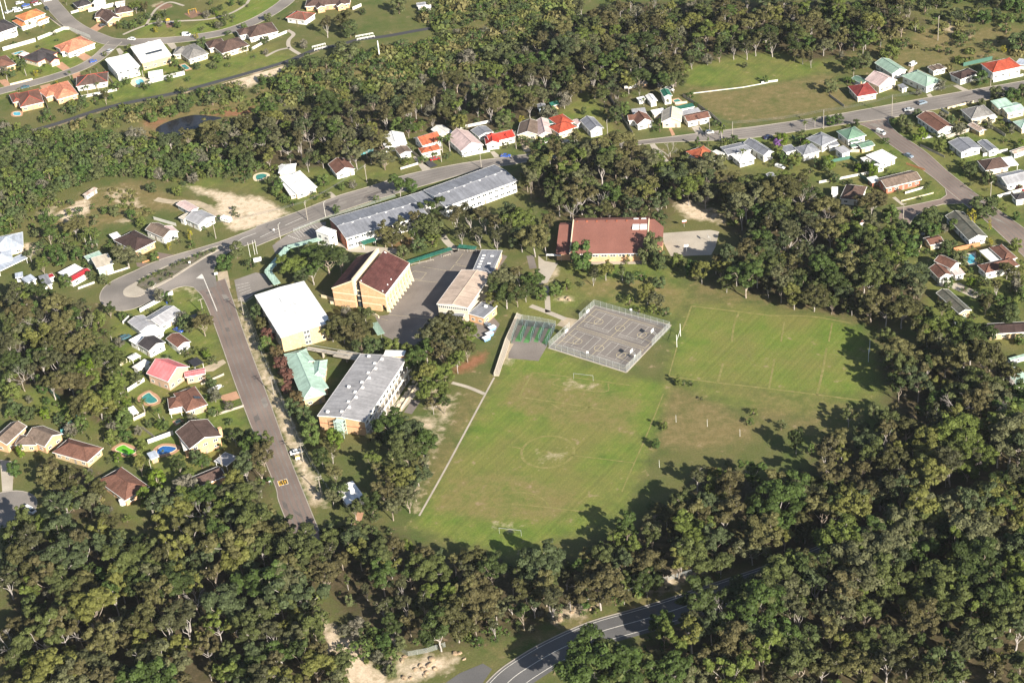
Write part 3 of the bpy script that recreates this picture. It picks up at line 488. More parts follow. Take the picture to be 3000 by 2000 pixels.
for Lr, Rr_ in ((fL, fR), (top, bot), (r3L, r3R)):
    n_ = min(len(Lr), len(Rr_)); A_ = [np.array(Lr[int(i * (len(Lr) - 1) / (n_ - 1))])[:2] for i in range(n_)]; B_ = [np.array(Rr_[int(i * (len(Rr_) - 1) / (n_ - 1))])[:2] for i in range(n_)]
    for s_ in (.22, .40, .60, .78): ribbon('wheel_track', [a + (c - a) * s_ for a, c in zip(A_, B_)], .55, .0625, M_TRACK)

# ------------------------------------------------------------------ building kit
FOOT = []                                                             # footprints (centre, axis, half length, half width), kept free of trees
def rect(t, q, z):
    a, b, c = g(t, q[0], q[1], z)[:2], g(t, q[2], q[3], z)[:2], g(t, q[4], q[5], z)[:2]
    u = b - a; Ln = np.linalg.norm(u); u = u / Ln; pr = np.array([-u[1], u[0]]); W = (c - b) @ pr
    return a + u * Ln / 2 + pr * W / 2, Ln, abs(W), math.atan2(u[1], u[0])
def frame_mesh():
    mb = MB(); e = .09
    mb.box(-.5, .5, -.05, .03, -.5, -.5 + e); mb.box(-.5, .5, -.05, .03, .5 - e, .5); mb.box(-.5, -.5 + .07, -.049, .029, -.5 + e, .5 - e); mb.box(.5 - .07, .5, -.049, .029, -.5 + e, .5 - e); mb.box(-.03, .03, -.045, .02, -.5 + e, .5 - e)
    return mb.mesh('window_frame', M_WHITE)
def pane_mesh(): mb = MB(); mb.box(-.46, .46, -.02, .02, -.44, .44); return mb.mesh('window_pane', M_GLASS)
FRAME_ME, PANE_ME = frame_mesh(), pane_mesh()
mb = MB(); mb.box(-.5, .5, -.05, .03, 0, 1); DOOR_ME = mb.mesh('door_leaf', material('door_paint', (.30, .26, .22), .1, 1, 3, .1, .6))
mb = MB(); mb.box(-.5, .5, -.05, .03, 0, 1); ROLLER_ME = mb.mesh('roller_door', material('roller_door', (.60, .58, .54), .06, 1, 3, .05, .6, ribs=('Z', .12, .4)))
def window(parent, loc, rz, wd, h):
    o = put('window', FRAME_ME, parent, loc, rz, (wd, 1, h)); put('pane', PANE_ME, o); return o
def facing(c, nrm): 
    v = CAM[:2] - np.array(c[:2]); return (v @ nrm) / np.linalg.norm(v)
def openings(parent, base, c, rot, L, W, z, storeys=1, big=False, door='door', dens=1.0, z0=0.0, wsize=(1.6, 1.15), skip=()):
    """windows and a door on the walls that look towards the camera"""
    ux = np.array([math.cos(rot), math.sin(rot)]); uy = np.array([-ux[1], ux[0]]); done = False
    for k, (nrm, ln, off) in enumerate(((-uy, L, W / 2), (ux, W, L / 2), (uy, L, W / 2), (-ux, W, L / 2))):
        if k in skip: continue
        fc = facing(c, nrm)
        if fc < 0.12 or ln < 2.2: continue
        tdir = np.array([-nrm[1], nrm[0]]); mid = c + nrm * (off + 0.02); rz = math.atan2(tdir[1], tdir[0])
        n = max(1, int(ln / (3.3 / dens)))
        for s in range(storeys):
            zc = z0 + 1.5 + s * 2.9
            if zc + wsize[1] / 2 > z - .15: zc = z - .25 - wsize[1] / 2
            for i in range(n):
                x = (i + .5) / n * ln - ln / 2; p = mid + tdir * x - base[:2]
                if door and not done and s == 0 and (i == n // 2 or n == 1) and fc > .3:
                    done = True
                    if door == 'roller': put('roller_door', ROLLER_ME, parent, (p[0], p[1], z0 + .02), rz, (min(2.6, ln * .7), 1, min(2.2, z - .3)))
                    else: put('door', DOOR_ME, parent, (p[0], p[1], z0 + .02), rz, (.95, 1, 2.05))
                    continue
                window(parent, (p[0], p[1], zc), rz, min(wsize[0], ln / n * .7), min(wsize[1], z - .5) * random.choice((1, 1, .8)))
def wing(parent, base, t, q, z, kind, pitch, roof, wall, over=.5, axis=None, openw=True, storeys=None, door=None, cap=True, gut=M_WHITE, dens=1.0, wsize=(1.6, 1.15), posts=False, z_low=None):
    z = z + random.uniform(-.04, .04)
    c, L, W, rot = rect(t, q, z); L = max(L, 1.5); W = max(W, 1.5)
    over = min(over, .18 * min(L, W))
    if axis == 'y' or (axis is None and W > L and kind in ('gable', 'hip')): L, W, rot = W, L, rot + math.pi / 2
    FOOT.append((c, rot, L / 2, W / 2, z))
    lc = (c[0] - base[0], c[1] - base[1], 0); wl, ww = L / 2 - over, W / 2 - over
    rise = math.tan(R(pitch)) * W / 2; th = .22
    rb = MB(); hb = MB(); wb = MB(); mroof = ROOF[roof] if isinstance(roof, str) else roof; mwall = WALL[wall] if isinstance(wall, str) else wall
    l, v = L / 2, W / 2
    if kind == 'hip':
        k = max(l - v, 0.01) if L > W else .01
        top = [(-k, 0, z + rise), (k, 0, z + rise)]; ev = [(-l, -v, z), (l, -v, z), (l, v, z), (-l, v, z)]; lo = [(a, b, z - th) for a, b, _ in ev]
        rb.add(ev + top + lo, [(0, 1, 5, 4), (1, 2, 5), (2, 3, 4, 5), (3, 0, 4), (9, 8, 7, 6), (0, 6, 7, 1), (1, 7, 8, 2), (2, 8, 9, 3), (3, 9, 6, 0)])
        for a, b in ((0, 0), (3, 0), (1, 1), (2, 1)): hb.tube(Vector(ev[a]) + Vector((0, 0, .02)), Vector(top[b]) + Vector((0, 0, .02)), .17, .17, 5)
        hb.tube(top[0], top[1], .18, .18, 5); wb.box(-wl, wl, -ww, ww, -.3, z - th + .05)
    elif kind == 'gable':
        pr = [(-v, z), (0, z + rise), (v, z), (v, z - th), (0, z + rise - th), (-v, z - th)]; rb.sweep_x([(a, b) for a, b in pr], -l, l)
        hb.tube((-l, 0, z + rise + .02), (l, 0, z + rise + .02), .18, .18, 5)
        wz = z - th + .02 + math.tan(R(pitch)) * over; wb.sweep_x([(-ww, -.3), (ww, -.3), (ww, wz), (0, z + rise - th + .02), (-ww, wz)], -wl, wl)
    elif kind == 'skillion':                                        # rises towards +y by pitch
        d = math.tan(R(pitch)) * W; pr = [(-v, z), (v, z + d), (v, z + d - th), (-v, z - th)]; rb.sweep_x(pr, -l, l)
        e = math.tan(R(pitch)) * over; wb.sweep_x([(-ww, -.3), (ww, -.3), (ww, z + d - e - th + .02), (-ww, z + e - th + .02)], -wl, wl)
    else:                                                            # flat, a slab falling slightly to the middle
        rb.box(-l, l, -v, v, z - th, z); wb.box(-wl, wl, -ww, ww, -.3, z - th + .05)
    if posts:
        for sx in (-1, 1):
            for sy in (-1, 1): pb = MB(); pb.box(sx * (l - .35) - .07, sx * (l - .35) + .07, sy * (v - .35) - .07, sy * (v - .35) + .07, -.2, z - th + .02); pb.build('post', M_WHITE, parent, lc, rot)
    else: wb.build('wall', mwall, parent, lc, rot)
    ro = rb.build('roof', mroof, parent, lc, rot)
    if cap and kind in ('hip', 'gable') and L > 4: hb.build('ridge_cap', M_CAPRED if cap == 'red' else mroof, ro)
    if gut is not None:
        gb = MB(); gz0, gz1 = z - th - .03, z + .03
        if kind in ('hip', 'flat'):
            gb.box(-l - .1, l + .1, -v - .1, -v - .003, gz0, gz1); gb.box(-l - .1, l + .1, v + .003, v + .1, gz0, gz1); gb.box(-l - .1, -l - .003, -v, v, gz0 + .002, gz1 - .002); gb.box(l + .003, l + .1, -v, v, gz0 + .002, gz1 - .002)
        elif kind == 'gable':
            gb.box(-l, l, -v - .1, -v - .003, gz0, gz1); gb.box(-l, l, v + .003, v + .1, gz0, gz1)
            for s in (-1, 1):
                x0, x1 = (l + .003, l + .09) if s > 0 else (-l - .09, -l - .003)
                gb.sweep_x([(-v - .05, z - th - .02), (-v - .05, z + .02), (0, z + rise + .04), (v + .05, z + .02), (v + .05, z - th - .02), (0, z + rise - th - .02)], x0, x1)
        else: gb.box(-l, l, -v - .1, -v - .003, gz0, gz1)
        gb.build('gutter', gut, ro)
    if openw and not posts: openings(parent, base, c, rot, 2 * wl, 2 * ww, z - th, storeys or (2 if z > 4.9 else 1), door=door, dens=dens, wsize=wsize)
    return c, L, W, rot, z
def house(label, t, wings, roof='brown', wall='white', name='house', cat='house', group=None, door='door', **kw):
    """wings: (six photo coordinates of three eave corners, eave height, kind, pitch[, overrides])"""
    c0 = rect(t, wings[0][0], wings[0][1])[0]; e = empty(name, (c0[0], c0[1], 0), 0, label, cat, group); out = []
    for i, wg in enumerate(wings):
        o = dict(kw); o.update(wg[4] if len(wg) > 4 else {}); 
        out.append(wing(e, c0, t, wg[0], wg[1], wg[2], wg[3], o.pop('roof', roof), o.pop('wall', wall), door=o.pop('door', door if i == 0 else None), **o))
    return e, c0, out
def on_roof(parent, base, w_, x, y, builder, name, mat, dz=0.0, pitch=None):
    """a fitting placed on a wing's roof at local x, y (height given by caller)"""
    c, L, W, rot, z = w_; mb = MB(); builder(mb); p = c + np.array([x * math.cos(rot) - y * math.sin(rot), x * math.sin(rot) + y * math.cos(rot)]) - base
    return mb.build(name, mat, parent, (p[0], p[1], z + dz), rot)
def chimney(h, x, y, dz, mat='brick', s=.5, hgt=1.2):
    e, b, W = h; on_roof(e, b, W[0], x, y, lambda m: (m.box(-s / 2, s / 2, -s / 2, s / 2, -1.2, hgt), m.box(-s / 2 - .06, s / 2 + .06, -s / 2 - .06, s / 2 + .06, hgt, hgt + .12)), 'chimney', WALL[mat] if mat in WALL else mat, dz)
def panel(h, i, x, y, dz, sx, sy, tilt, name='skylight', mat=None):
    e, b, W = h; o = on_roof(e, b, W[i], x, y, lambda m: m.box(-sx / 2, sx / 2, -sy / 2, sy / 2, 0, .1), name, mat or M_GLASS, dz); o.rotation_euler[0] = R(tilt); o.rotation_mode = 'XYZ'; return o

# ------------------------------------------------------------------ houses
SH = dict(openw=True, door='roller', cap=False)
# upper left suburb
house('two-storey house with bright orange tiled roof beside the car park', 0, [((140, 152, 225, 196, 412, 122), 5.4, 'hip', 22), ((112, 195, 198, 248, 280, 214), 2.8, 'hip', 20), ((312, 192, 350, 206, 460, 165), 2.8, 'hip', 18)], 'orange', 'white')
house('dark roofed two-storey house at the frame edge below the orange roofed house', 0, [((-110, 340, 158, 246, 20, 186), 5.2, 'hip', 22), ((-60, 345, 150, 300, 120, 280), 2.8, 'skillion', 5)], 'dark', 'white')
house('charcoal tiled house with two brick driveways and red fascia in the upper suburb', 0, [((200, 532, 345, 574, 545, 487), 3.0, 'hip', 24), ((465, 575, 552, 545, 500, 480), 3.0, 'gable', 24), ((165, 505, 215, 520, 270, 490), 2.6, 'flat', 0, dict(roof='white', posts=True))], 'dark', 'cream', gut=M_CAPRED)
house('salmon tiled house with white garage on the street corner', 0, [((500, 428, 628, 492, 835, 377), 3.0, 'hip', 24), ((560, 482, 700, 452, 640, 400), 3.0, 'hip', 24)], 'salmon', 'white')
house('brown tiled house with rooftop pool heater at the frame edge', 0, [((-40, 648, 146, 590, 40, 515), 3.0, 'hip', 24)], 'redbrown', 'brick')
house('brown tiled house with terracotta hips and a backyard pool above the cycle path', 0, [((188, 987, 402, 938, 330, 825), 3.0, 'hip', 24), ((120, 945, 200, 925, 170, 850), 3.0, 'hip', 24)], 'redbrown', 'brick', cap='red')
h = house('orange tiled house with small white patio roof on the lower street', 0, [((525, 918, 718, 864, 640, 742), 3.0, 'hip', 25), ((425, 897, 532, 862, 498, 788), 3.0, 'hip', 25), ((462, 885, 552, 862, 545, 848), 2.6, 'flat', 0, dict(roof='white', posts=True))], 'salmon', 'brick')
house('brown tiled house with red hips and white rear wall next to the orange roof', 0, [((700, 797, 990, 752, 925, 672), 3.0, 'hip', 24)], 'brown', 'white', cap='red')
h = house('white flat roofed modern house with glass balcony beside the blue pool', 0, [((1070, 667, 1285, 607, 1180, 490), 5.4, 'flat', 0), ((990, 580, 1090, 560, 1045, 525), 4.6, 'flat', 0)], 'white', 'white')
h = house('large white roofed modern house with dark skylight strip and cream rear wall', 0, [((1300, 580, 1578, 507, 1425, 398), 4.8, 'skillion', 4, dict(dens=1.4)), ((1240, 500, 1320, 480, 1280, 445), 4.2, 'flat', 0), ((1330, 410, 1460, 420, 1440, 390), 5.4, 'flat', 0)], 'white', 'yellow')
panel(h, 0, 1, -2.5, .75, 9, 2.2, 4)
house('white poolside pavilion inside the long white garden wall', 0, [((1365, 712, 1500, 690, 1478, 650), 2.6, 'skillion', 5)], 'white', 'white', name='pavilion', cat='pavilion', door=None)
house('grey tiled hip roof house with teal pool beside it', 0, [((1735, 550, 1915, 492, 1785, 404), 3.0, 'hip', 25), ((1590, 502, 1740, 492, 1690, 432), 3.0, 'hip', 25)], 'greytile', 'cream')
house('brown tiled house with solar collectors above the rail trail cutting', 0, [((2040, 494, 2290, 417, 2160, 352), 3.0, 'hip', 25), ((1920, 448, 2075, 412, 2010, 360), 3.0, 'hip', 25)], 'brown', 'cream')
house('grey brown tiled house with white rear wall by the winding footpath', 10, [((-60, 350, 205, 290, 108, 214), 3.0, 'hip', 25), ((-150, 330, -20, 300, -50, 250), 3.0, 'hip', 25)], 'brown', 'white')
house('brown tiled house with orange brick gable at the top edge beside the crossing', 0, [((715, 73, 846, 36, 765, 2), 3.0, 'hip', 24)], 'dark', 'brick')
house('white walled house at the top edge behind the brick gabled house', 0, [((850, 30, 948, 22, 900, -20), 3.5, 'hip', 22)], 'white', 'white')
house('small pink roofed garden shed behind the long white fence', 0, [((1058, 48, 1146, 36, 1100, 14), 2.6, 'gable', 15)], 'palepink', 'white', name='garden_shed', cat='shed')
house('long dark brown tiled house with brick garage gable opposite the park', 0, [((985, 207, 1112, 167, 1010, 86), 3.0, 'gable', 26), ((870, 165, 1010, 150, 960, 100), 3.0, 'hip', 26), ((1060, 130, 1222, 102, 1150, 65), 3.0, 'hip', 26)], 'brown', 'brick')
house('wide brown tiled house with cream gables at the top edge', 10, [((450, 64, 860, 32, 790, -30), 3.0, 'hip', 25), ((560, 82, 640, 66, 620, 20), 3.0, 'gable', 25), ((745, 62, 830, 45, 800, 0), 3.0, 'gable', 25)], 'brown', 'brick')
house('brown house with red hip tiles and pale rear verandah above the bush track', 10, [((275, 165, 455, 190, 582, 130), 3.0, 'hip', 24)], 'redbrown', 'white', cap='red')
house('old grey iron shed standing alone in the scrub', 10, [((1480, 57, 1562, 46, 1545, 20), 2.8, 'gable', 15), ((1550, 72, 1610, 66, 1600, 48), 2.4, 'skillion', 8, dict(roof='offwhite'))], 'ltgrey', 'grey', name='shed', cat='shed')
# street row below the forest
house('white roofed long house with three dark skylights at the bush end of the row', 10, [((1180, 1352, 1387, 1317, 1275, 1232), 3.1, 'gable', 20), ((1320, 1422, 1432, 1392, 1370, 1340), 3.0, 'gable', 15, dict(roof='taupe'))], 'white', 'white')
h = house('terracotta roofed house with carport beside tall palms', 10, [((1530, 1342, 1712, 1287, 1640, 1212), 3.2, 'gable', 25), ((1522, 1412, 1702, 1372, 1672, 1325), 3.0, 'hip', 20)], 'terracotta', 'white')
panel(h, 0, -1.5, 1.5, 1.2, 1.0, .8, -25, 'skylight', M_WHITE); panel(h, 0, 0, -1.8, 1.1, 1.0, .8, 25, 'skylight', M_WHITE)
house('cream gabled garage behind the terracotta and white houses', 10, [((1705, 1257, 1817, 1217, 1730, 1147), 2.8, 'gable', 18)], 'offwhite', 'cream', name='garage', cat='garage', door='roller')
house('white weatherboard cottage with pale pink back roof in the row', 10, [((1885, 1392, 2090, 1332, 1965, 1200), 3.3, 'gable', 28), ((1840, 1345, 1960, 1320, 1900, 1250), 3.1, 'hip', 25, dict(roof='white'))], 'palepink', 'white')
house('pale grey iron shed behind the white cottage', 10, [((2045, 1257, 2182, 1214, 2095, 1160), 2.6, 'gable', 14)], 'ltgrey', 'white', name='shed', cat='shed', door='roller')
house('long white house under a bright red iron roof', 10, [((2150, 1312, 2384, 1256, 2345, 1190), 3.2, 'gable', 22), ((2110, 1330, 2240, 1315, 2200, 1240), 3.2, 'gable', 24)], 'red', 'white')
house('maroon tiled house with white side wall opposite the classroom block', 10, [((735, 1600, 912, 1552, 850, 1457), 3.0, 'gable', 24)], 'redbrown', 'white')
house('rambling white iron roofed house with lean-to beside the sandy lot', 11, [((368, 212, 560, 150, 440, -12), 3.2, 'hip', 20), ((312, 224, 377, 207, 227, 85), 2.6, 'flat', 0), ((205, 20, 350, 10, 310, -60), 3.2, 'hip', 20)], 'white', 'cream')
house('tiny white gabled shed at the wood edge above the sandy lot', 10, [((210, 1562, 282, 1550, 262, 1520), 2.6, 'gable', 25)], 'white', 'white', name='shed', cat='shed')
house('grey and fawn L-shaped house with front gable beside the red roofed house', 20, [((245, 1247, 367, 1232, 310, 1100), 3.1, 'gable', 26, dict(roof='palepink')), ((45, 1242, 240, 1237, 215, 1122), 3.0, 'gable', 20)], 'taupe', 'cream')
house('house with steep bright red hip roof in the middle of the row', 20, [((430, 1227, 597, 1167, 560, 1090), 3.4, 'hip', 28), ((440, 1165, 572, 1122, 522, 1030), 3.2, 'hip', 28)], 'redtile', 'cream')
house('dark green carport between the fawn house and the red hip roof', 20, [((330, 1142, 435, 1126, 425, 1076), 2.6, 'skillion', 4)], 'dkgreen', 'white', name='carport', cat='carport', posts=True, door=None)
house('narrow white gabled cottage at the end of the row beside the open lot', 20, [((718, 1207, 843, 1177, 785, 1070), 3.6, 'gable', 26, dict(axis='y'))], 'ltgrey', 'white')
house('small pink roofed shed behind the narrow white cottage', 20, [((600, 1147, 657, 1122, 630, 1080), 2.6, 'gable', 14)], 'palepink', 'white', name='shed', cat='shed')
house('white roofed shed beside the backyard lawn under the gums', 20, [((242, 1003, 317, 992, 290, 953), 2.5, 'gable', 12)], 'ltgrey', 'blue', name='shed', cat='shed')
house('orange walled shed with green roof at the backyard lawn', 20, [((362, 975, 436, 958, 425, 930), 2.6, 'skillion', 6)], 'dkgreen', 'brick', name='shed', cat='shed')
house('red brown tiled cottage with projecting white gable at the block of five', 20, [((1150, 1147, 1297, 1117, 1255, 1040), 3.1, 'gable', 30, dict(axis='y')), ((1070, 1110, 1190, 1098, 1170, 1050), 3.1, 'gable', 26)], 'redbrown', 'white')
house('grey iron shed behind the red brown cottage', 20, [((1110, 1052, 1237, 1037, 1212, 993), 2.6, 'skillion', 3)], 'grey', 'white', name='shed', cat='shed')
house('fawn roofed house with cream gable between the two red brown roofs', 20, [((1372, 1122, 1556, 1117, 1480, 1015), 3.3, 'gable', 26, dict(axis='y')), ((1300, 1048, 1412, 1026, 1390, 992), 3.0, 'flat', 0, dict(roof='white'))], 'sand', 'cream')
house('long red brown roofed house at the paddock fence', 20, [((1612, 1120, 1827, 1077, 1790, 1014), 3.1, 'gable', 16), ((1562, 1067, 1742, 1027, 1690, 995), 2.8, 'skillion', 3, dict(roof='grey')), ((1500, 1015, 1680, 980, 1655, 950), 2.7, 'skillion', 3, dict(roof='dkgreen'))], 'redbrown', 'white')
house('tall white garage with green gable roof beside the fenced pool', 20, [((1395, 892, 1473, 880, 1410, 822), 4.4, 'gable', 22, dict(axis='y'))], 'dkgreen', 'white', name='garage', cat='garage', door=None)
house('white garage with red roller door behind the fawn house', 20, [((1270, 937, 1337, 924, 1285, 868), 3.0, 'gable', 20, dict(axis='y')), ((1165, 925, 1235, 908, 1210, 885), 2.4, 'skillion', 3)], 'white', 'white', name='garage', cat='garage', door='roller')
house('open sided brown roofed shelter at the scrub edge', 20, [((1360, 792, 1467, 772, 1420, 740), 2.8, 'gable', 12)], 'umber', 'timber', name='shelter', cat='shelter', posts=True, door=None)
house('low brick outhouse with red flat top near the brown shelter', 20, [((1175, 772, 1243, 766, 1238, 744), 2.0, 'flat', 0)], 'rust', 'brick', name='outhouse', cat='shed', over=.1)
house('house with mottled orange and maroon hip roof beside the school wood', 20, [((1720, 1477, 1882, 1422, 1775, 1335), 3.1, 'hip', 24)], 'terracotta', 'white')
house('low grey roofed long house with white wing and palm', 20, [((1980, 1424, 2212, 1372, 2100, 1310), 3.0, 'gable', 8), ((2090, 1492, 2237, 1452, 2165, 1385), 3.0, 'hip', 18, dict(roof='white')), ((1915, 1432, 1957, 1412, 1900, 1365), 2.7, 'flat', 0, dict(roof='offwhite'))], 'ltgrey', 'white')
house('steep white gabled weatherboard house next to the low grey house', 20, [((2310, 1430, 2410, 1395, 2262, 1268), 3.6, 'gable', 28, dict(axis='y'))], 'ltgrey', 'white')
# upper right
house('green iron roofed shed with white gable behind the cream cottage', 30, [((1140, 682, 1277, 644, 1095, 547), 3.2, 'gable', 22, dict(axis='y'))], 'ltgreen', 'white', name='shed', cat='shed', door='roller')
house('cream cottage with weathered rusty pink gable roof', 30, [((1020, 797, 1187, 737, 1072, 667), 3.8, 'gable', 28, dict(axis='y'))], 'palepink', 'cream')
house('small green roofed shed between the cottage and the red house', 30, [((868, 772, 932, 748, 850, 690), 2.5, 'gable', 18, dict(axis='y'))], 'green', 'white', name='shed', cat='shed')
h = house('square cream house with crimson pyramid roof facing the street', 30, [((820, 890, 1007, 857, 890, 767), 3.2, 'hip', 24)], 'maroon', 'cream'); chimney(h, 4.5, -1, .6, 'brick')
house('large pale green hip roofed house with verandah on the upper street', 30, [((1455, 802, 1602, 744, 1410, 627), 3.4, 'hip', 24)], 'ltgreen', 'white')
house('white timber shed with flat grey lid on the lawn beside the green house', 30, [((1232, 817, 1287, 802, 1240, 772), 2.4, 'skillion', 4)], 'ltgrey', 'white', name='shed', cat='shed')
house('pair of brown roofed white garages behind the pale green house', 30, [((1520, 657, 1590, 640, 1520, 605), 2.6, 'gable', 14), ((1580, 645, 1642, 627, 1572, 590), 2.6, 'gable', 14)], 'taupe', 'white', name='garage', cat='garage', door='roller')
house('brown roofed house half hidden behind a tree on the upper street', 30, [((1770, 732, 1937, 672, 1850, 622), 3.2, 'hip', 22), ((1690, 690, 1770, 675, 1745, 655), 2.8, 'flat', 0)], 'umber', 'white')
house('large white house with vivid red hip roof at the upper right', 30, [((2065, 670, 2332, 612, 2160, 544), 4.0, 'hip', 24), ((2270, 585, 2420, 610, 2352, 545), 2.8, 'flat', 0, dict(roof='bluegrey'))], 'redtile', 'white')
house('long brown tiled house with white walls on the street corner', 30, [((1560, 1210, 1717, 1167, 1458, 1047), 3.2, 'gable', 20, dict(axis='y'))], 'redbrown', 'white')
house('grey tiled cream house behind the rusty shed', 30, [((1870, 1095, 2082, 1052, 1970, 967), 3.5, 'hip', 25), ((2040, 1085, 2105, 1075, 2080, 1045), 3.0, 'flat', 0, dict(roof='offwhite'))], 'greytile', 'cream')
house('small rust streaked iron shed between the grey houses', 30, [((1942, 1212, 2003, 1192, 1890, 1130), 2.5, 'gable', 14)], 'rust', 'yellow', name='shed', cat='shed')
house('house of two pale green skillion roofs at the right edge', 30, [((2120, 1000, 2262, 968, 2168, 911), 3.6, 'skillion', 5), ((2200, 1042, 2365, 1005, 2272, 942), 3.4, 'gable', 10)], 'mint', 'cream')
house('small pale green hip roofed house at the right edge below the skillion house', 30, [((2330, 1180, 2460, 1150, 2352, 1095), 3.0, 'hip', 20)], 'mint', 'cream')
house('grey white house with attached studio on the side street', 30, [((1775, 1402, 1962, 1357, 1832, 1264), 3.2, 'gable', 12), ((2030, 1392, 2117, 1372, 2000, 1288), 3.0, 'gable', 18, dict(axis='y'))], 'ltgrey', 'white')
house('rust streaked long shed at the right edge', 30, [((2265, 1417, 2402, 1372, 2352, 1345), 2.5, 'gable', 10)], 'rust', 'offwhite' if 'offwhite' in WALL else 'white', name='shed', cat='shed')
house('dark grey hip roofed house with white carport on the side street', 30, [((2000, 1567, 2217, 1532, 2120, 1445), 3.0, 'hip', 24), ((2200, 1527, 2302, 1512, 2212, 1440), 2.6, 'flat', 0, dict(roof='white', posts=True))], 'brown', 'cream')
house('white hip roofed house with low front addition at the corner block', 30, [((495, 1342, 634, 1282, 522, 1198), 3.5, 'hip', 22), ((560, 1345, 655, 1330, 620, 1290), 2.8, 'flat', 0)], 'ltgrey', 'white')
house('white house with green hip roof at the street corner', 30, [((735, 1287, 902, 1242, 790, 1164), 3.5, 'hip', 24), ((760, 1310, 840, 1300, 830, 1280), 2.6, 'skillion', 4)], 'green', 'white')
house('cream shed with dark green roof behind the corner house', 30, [((860, 1364, 982, 1332, 935, 1285), 2.7, 'gable', 12), ((770, 1355, 835, 1345, 815, 1322), 2.4, 'skillion', 4)], 'green', 'yellow', name='shed', cat='shed', door='roller')
house('grey roofed white workshop in the back yards', 30, [((680, 1414, 764, 1387, 700, 1338), 3.2, 'skillion', 3)], 'grey', 'white', name='workshop', cat='shed')
house('white hip roofed house with red brick base in the back yards', 30, [((325, 1427, 482, 1387, 390, 1320), 3.3, 'hip', 24), ((165, 1402, 267, 1377, 205, 1328), 3.0, 'flat', 0)], 'ltgrey', 'white')
house('white flat roofed house with pergola on the side street', 30, [((1035, 1502, 1182, 1447, 1062, 1367), 3.2, 'flat', 0), ((900, 1500, 990, 1480, 945, 1430), 2.6, 'flat', 0, dict(roof='offwhite', posts=True)), ((1010, 1545, 1075, 1530, 1020, 1500), 2.4, 'flat', 0)], 'white', 'white')
h = house('brick corner house with fawn gable roof and long white balustrade', 31, [((1085, 160, 1412, 80, 1305, 0), 3.2, 'gable', 18), ((955, 110, 1040, 90, 1000, 45), 2.8, 'flat', 0, dict(roof='white'))], 'taupe', 'red', dens=1.2)
house('dark brown hip roofed house under the trees below the corner house', 31, [((660, 255, 850, 275, 860, 140), 3.0, 'hip', 24), ((585, 215, 640, 215, 680, 150), 2.6, 'flat', 0, dict(roof='white'))], 'brown', 'white')
house('brown roof glimpsed between the trees beside the cul-de-sac', 31, [((790, 500, 890, 470, 830, 370), 3.0, 'hip', 22)], 'redbrown', 'white')
h = house('long grey green tiled house with white gable wall beside yellow conifers', 31, [((1845, 640, 2015, 605, 1690, 402), 3.2, 'gable', 22, dict(axis='y'))], 'moss', 'white')
house('small brick garage with brown roof beside the palm clump', 31, [((1490, 685, 1620, 655, 1545, 592), 2.8, 'gable', 16)], 'redbrown', 'yellow', name='garage', cat='garage', door='roller')
house('red brown split gable house with white fascias', 31, [((1570, 990, 1700, 960, 1620, 860), 3.2, 'gable', 26, dict(axis='y')), ((1680, 900, 1770, 850, 1640, 765), 4.2, 'gable', 26, dict(axis='y')), ((1720, 965, 1812, 945, 1790, 890), 2.6, 'skillion', 4, dict(roof='palepink'))], 'redbrown', 'white', gut=M_WHITE)
h = house('brown hip roofed L-shaped house wrapped around a white pergola and pool', 31, [((2000, 942, 2310, 868, 2250, 790), 3.2, 'hip', 24), ((2170, 830, 2290, 800, 2120, 682), 3.2, 'hip', 24, dict(axis='y')), ((2050, 835, 2122, 818, 2000, 722), 3.0, 'flat', 0, dict(roof='white', posts=True))], 'redbrown', 'white')
house('grey roofed house in the shade of gums with yellow brick end', 31, [((1755, 1312, 1870, 1280, 1660, 1090), 3.0, 'gable', 22, dict(axis='y'))], 'moss', 'yellow')
house('small green roofed shed behind the shaded house', 31, [((1735, 1430, 1850, 1420, 1760, 1345), 2.6, 'gable', 20, dict(axis='y'))], 'green', 'white', name='shed', cat='shed')
house('brown tiled house with yellow brick wall at the right edge', 31, [((2030, 1500, 2400, 1480, 2380, 1385), 3.0, 'gable', 20)], 'umber', 'yellow')
house('pale green roofed building at the right edge above the bush road', 32, [((2285, 400, 2420, 370, 2330, 230), 3.2, 'gable', 15), ((2225, 170, 2370, 130, 2355, 118), 2.0, 'skillion', 3)], 'mint', 'white')
house('grey iron roofed white house beyond the side street at the right edge', 31, [((2195, 132, 2430, 78, 2300, -5), 3.2, 'gable', 16)], 'grey', 'white')
house('dark roofed white house below the grey iron roof at the right edge', 31, [((2280, 270, 2440, 245, 2400, 190), 3.0, 'hip', 20)], 'dark', 'white')
house('small white garden shed below the purple flowering tree', 31, [((10, 62, 72, 48, 40, 18), 2.4, 'gable', 14)], 'ltgrey', 'white', name='shed', cat='shed')
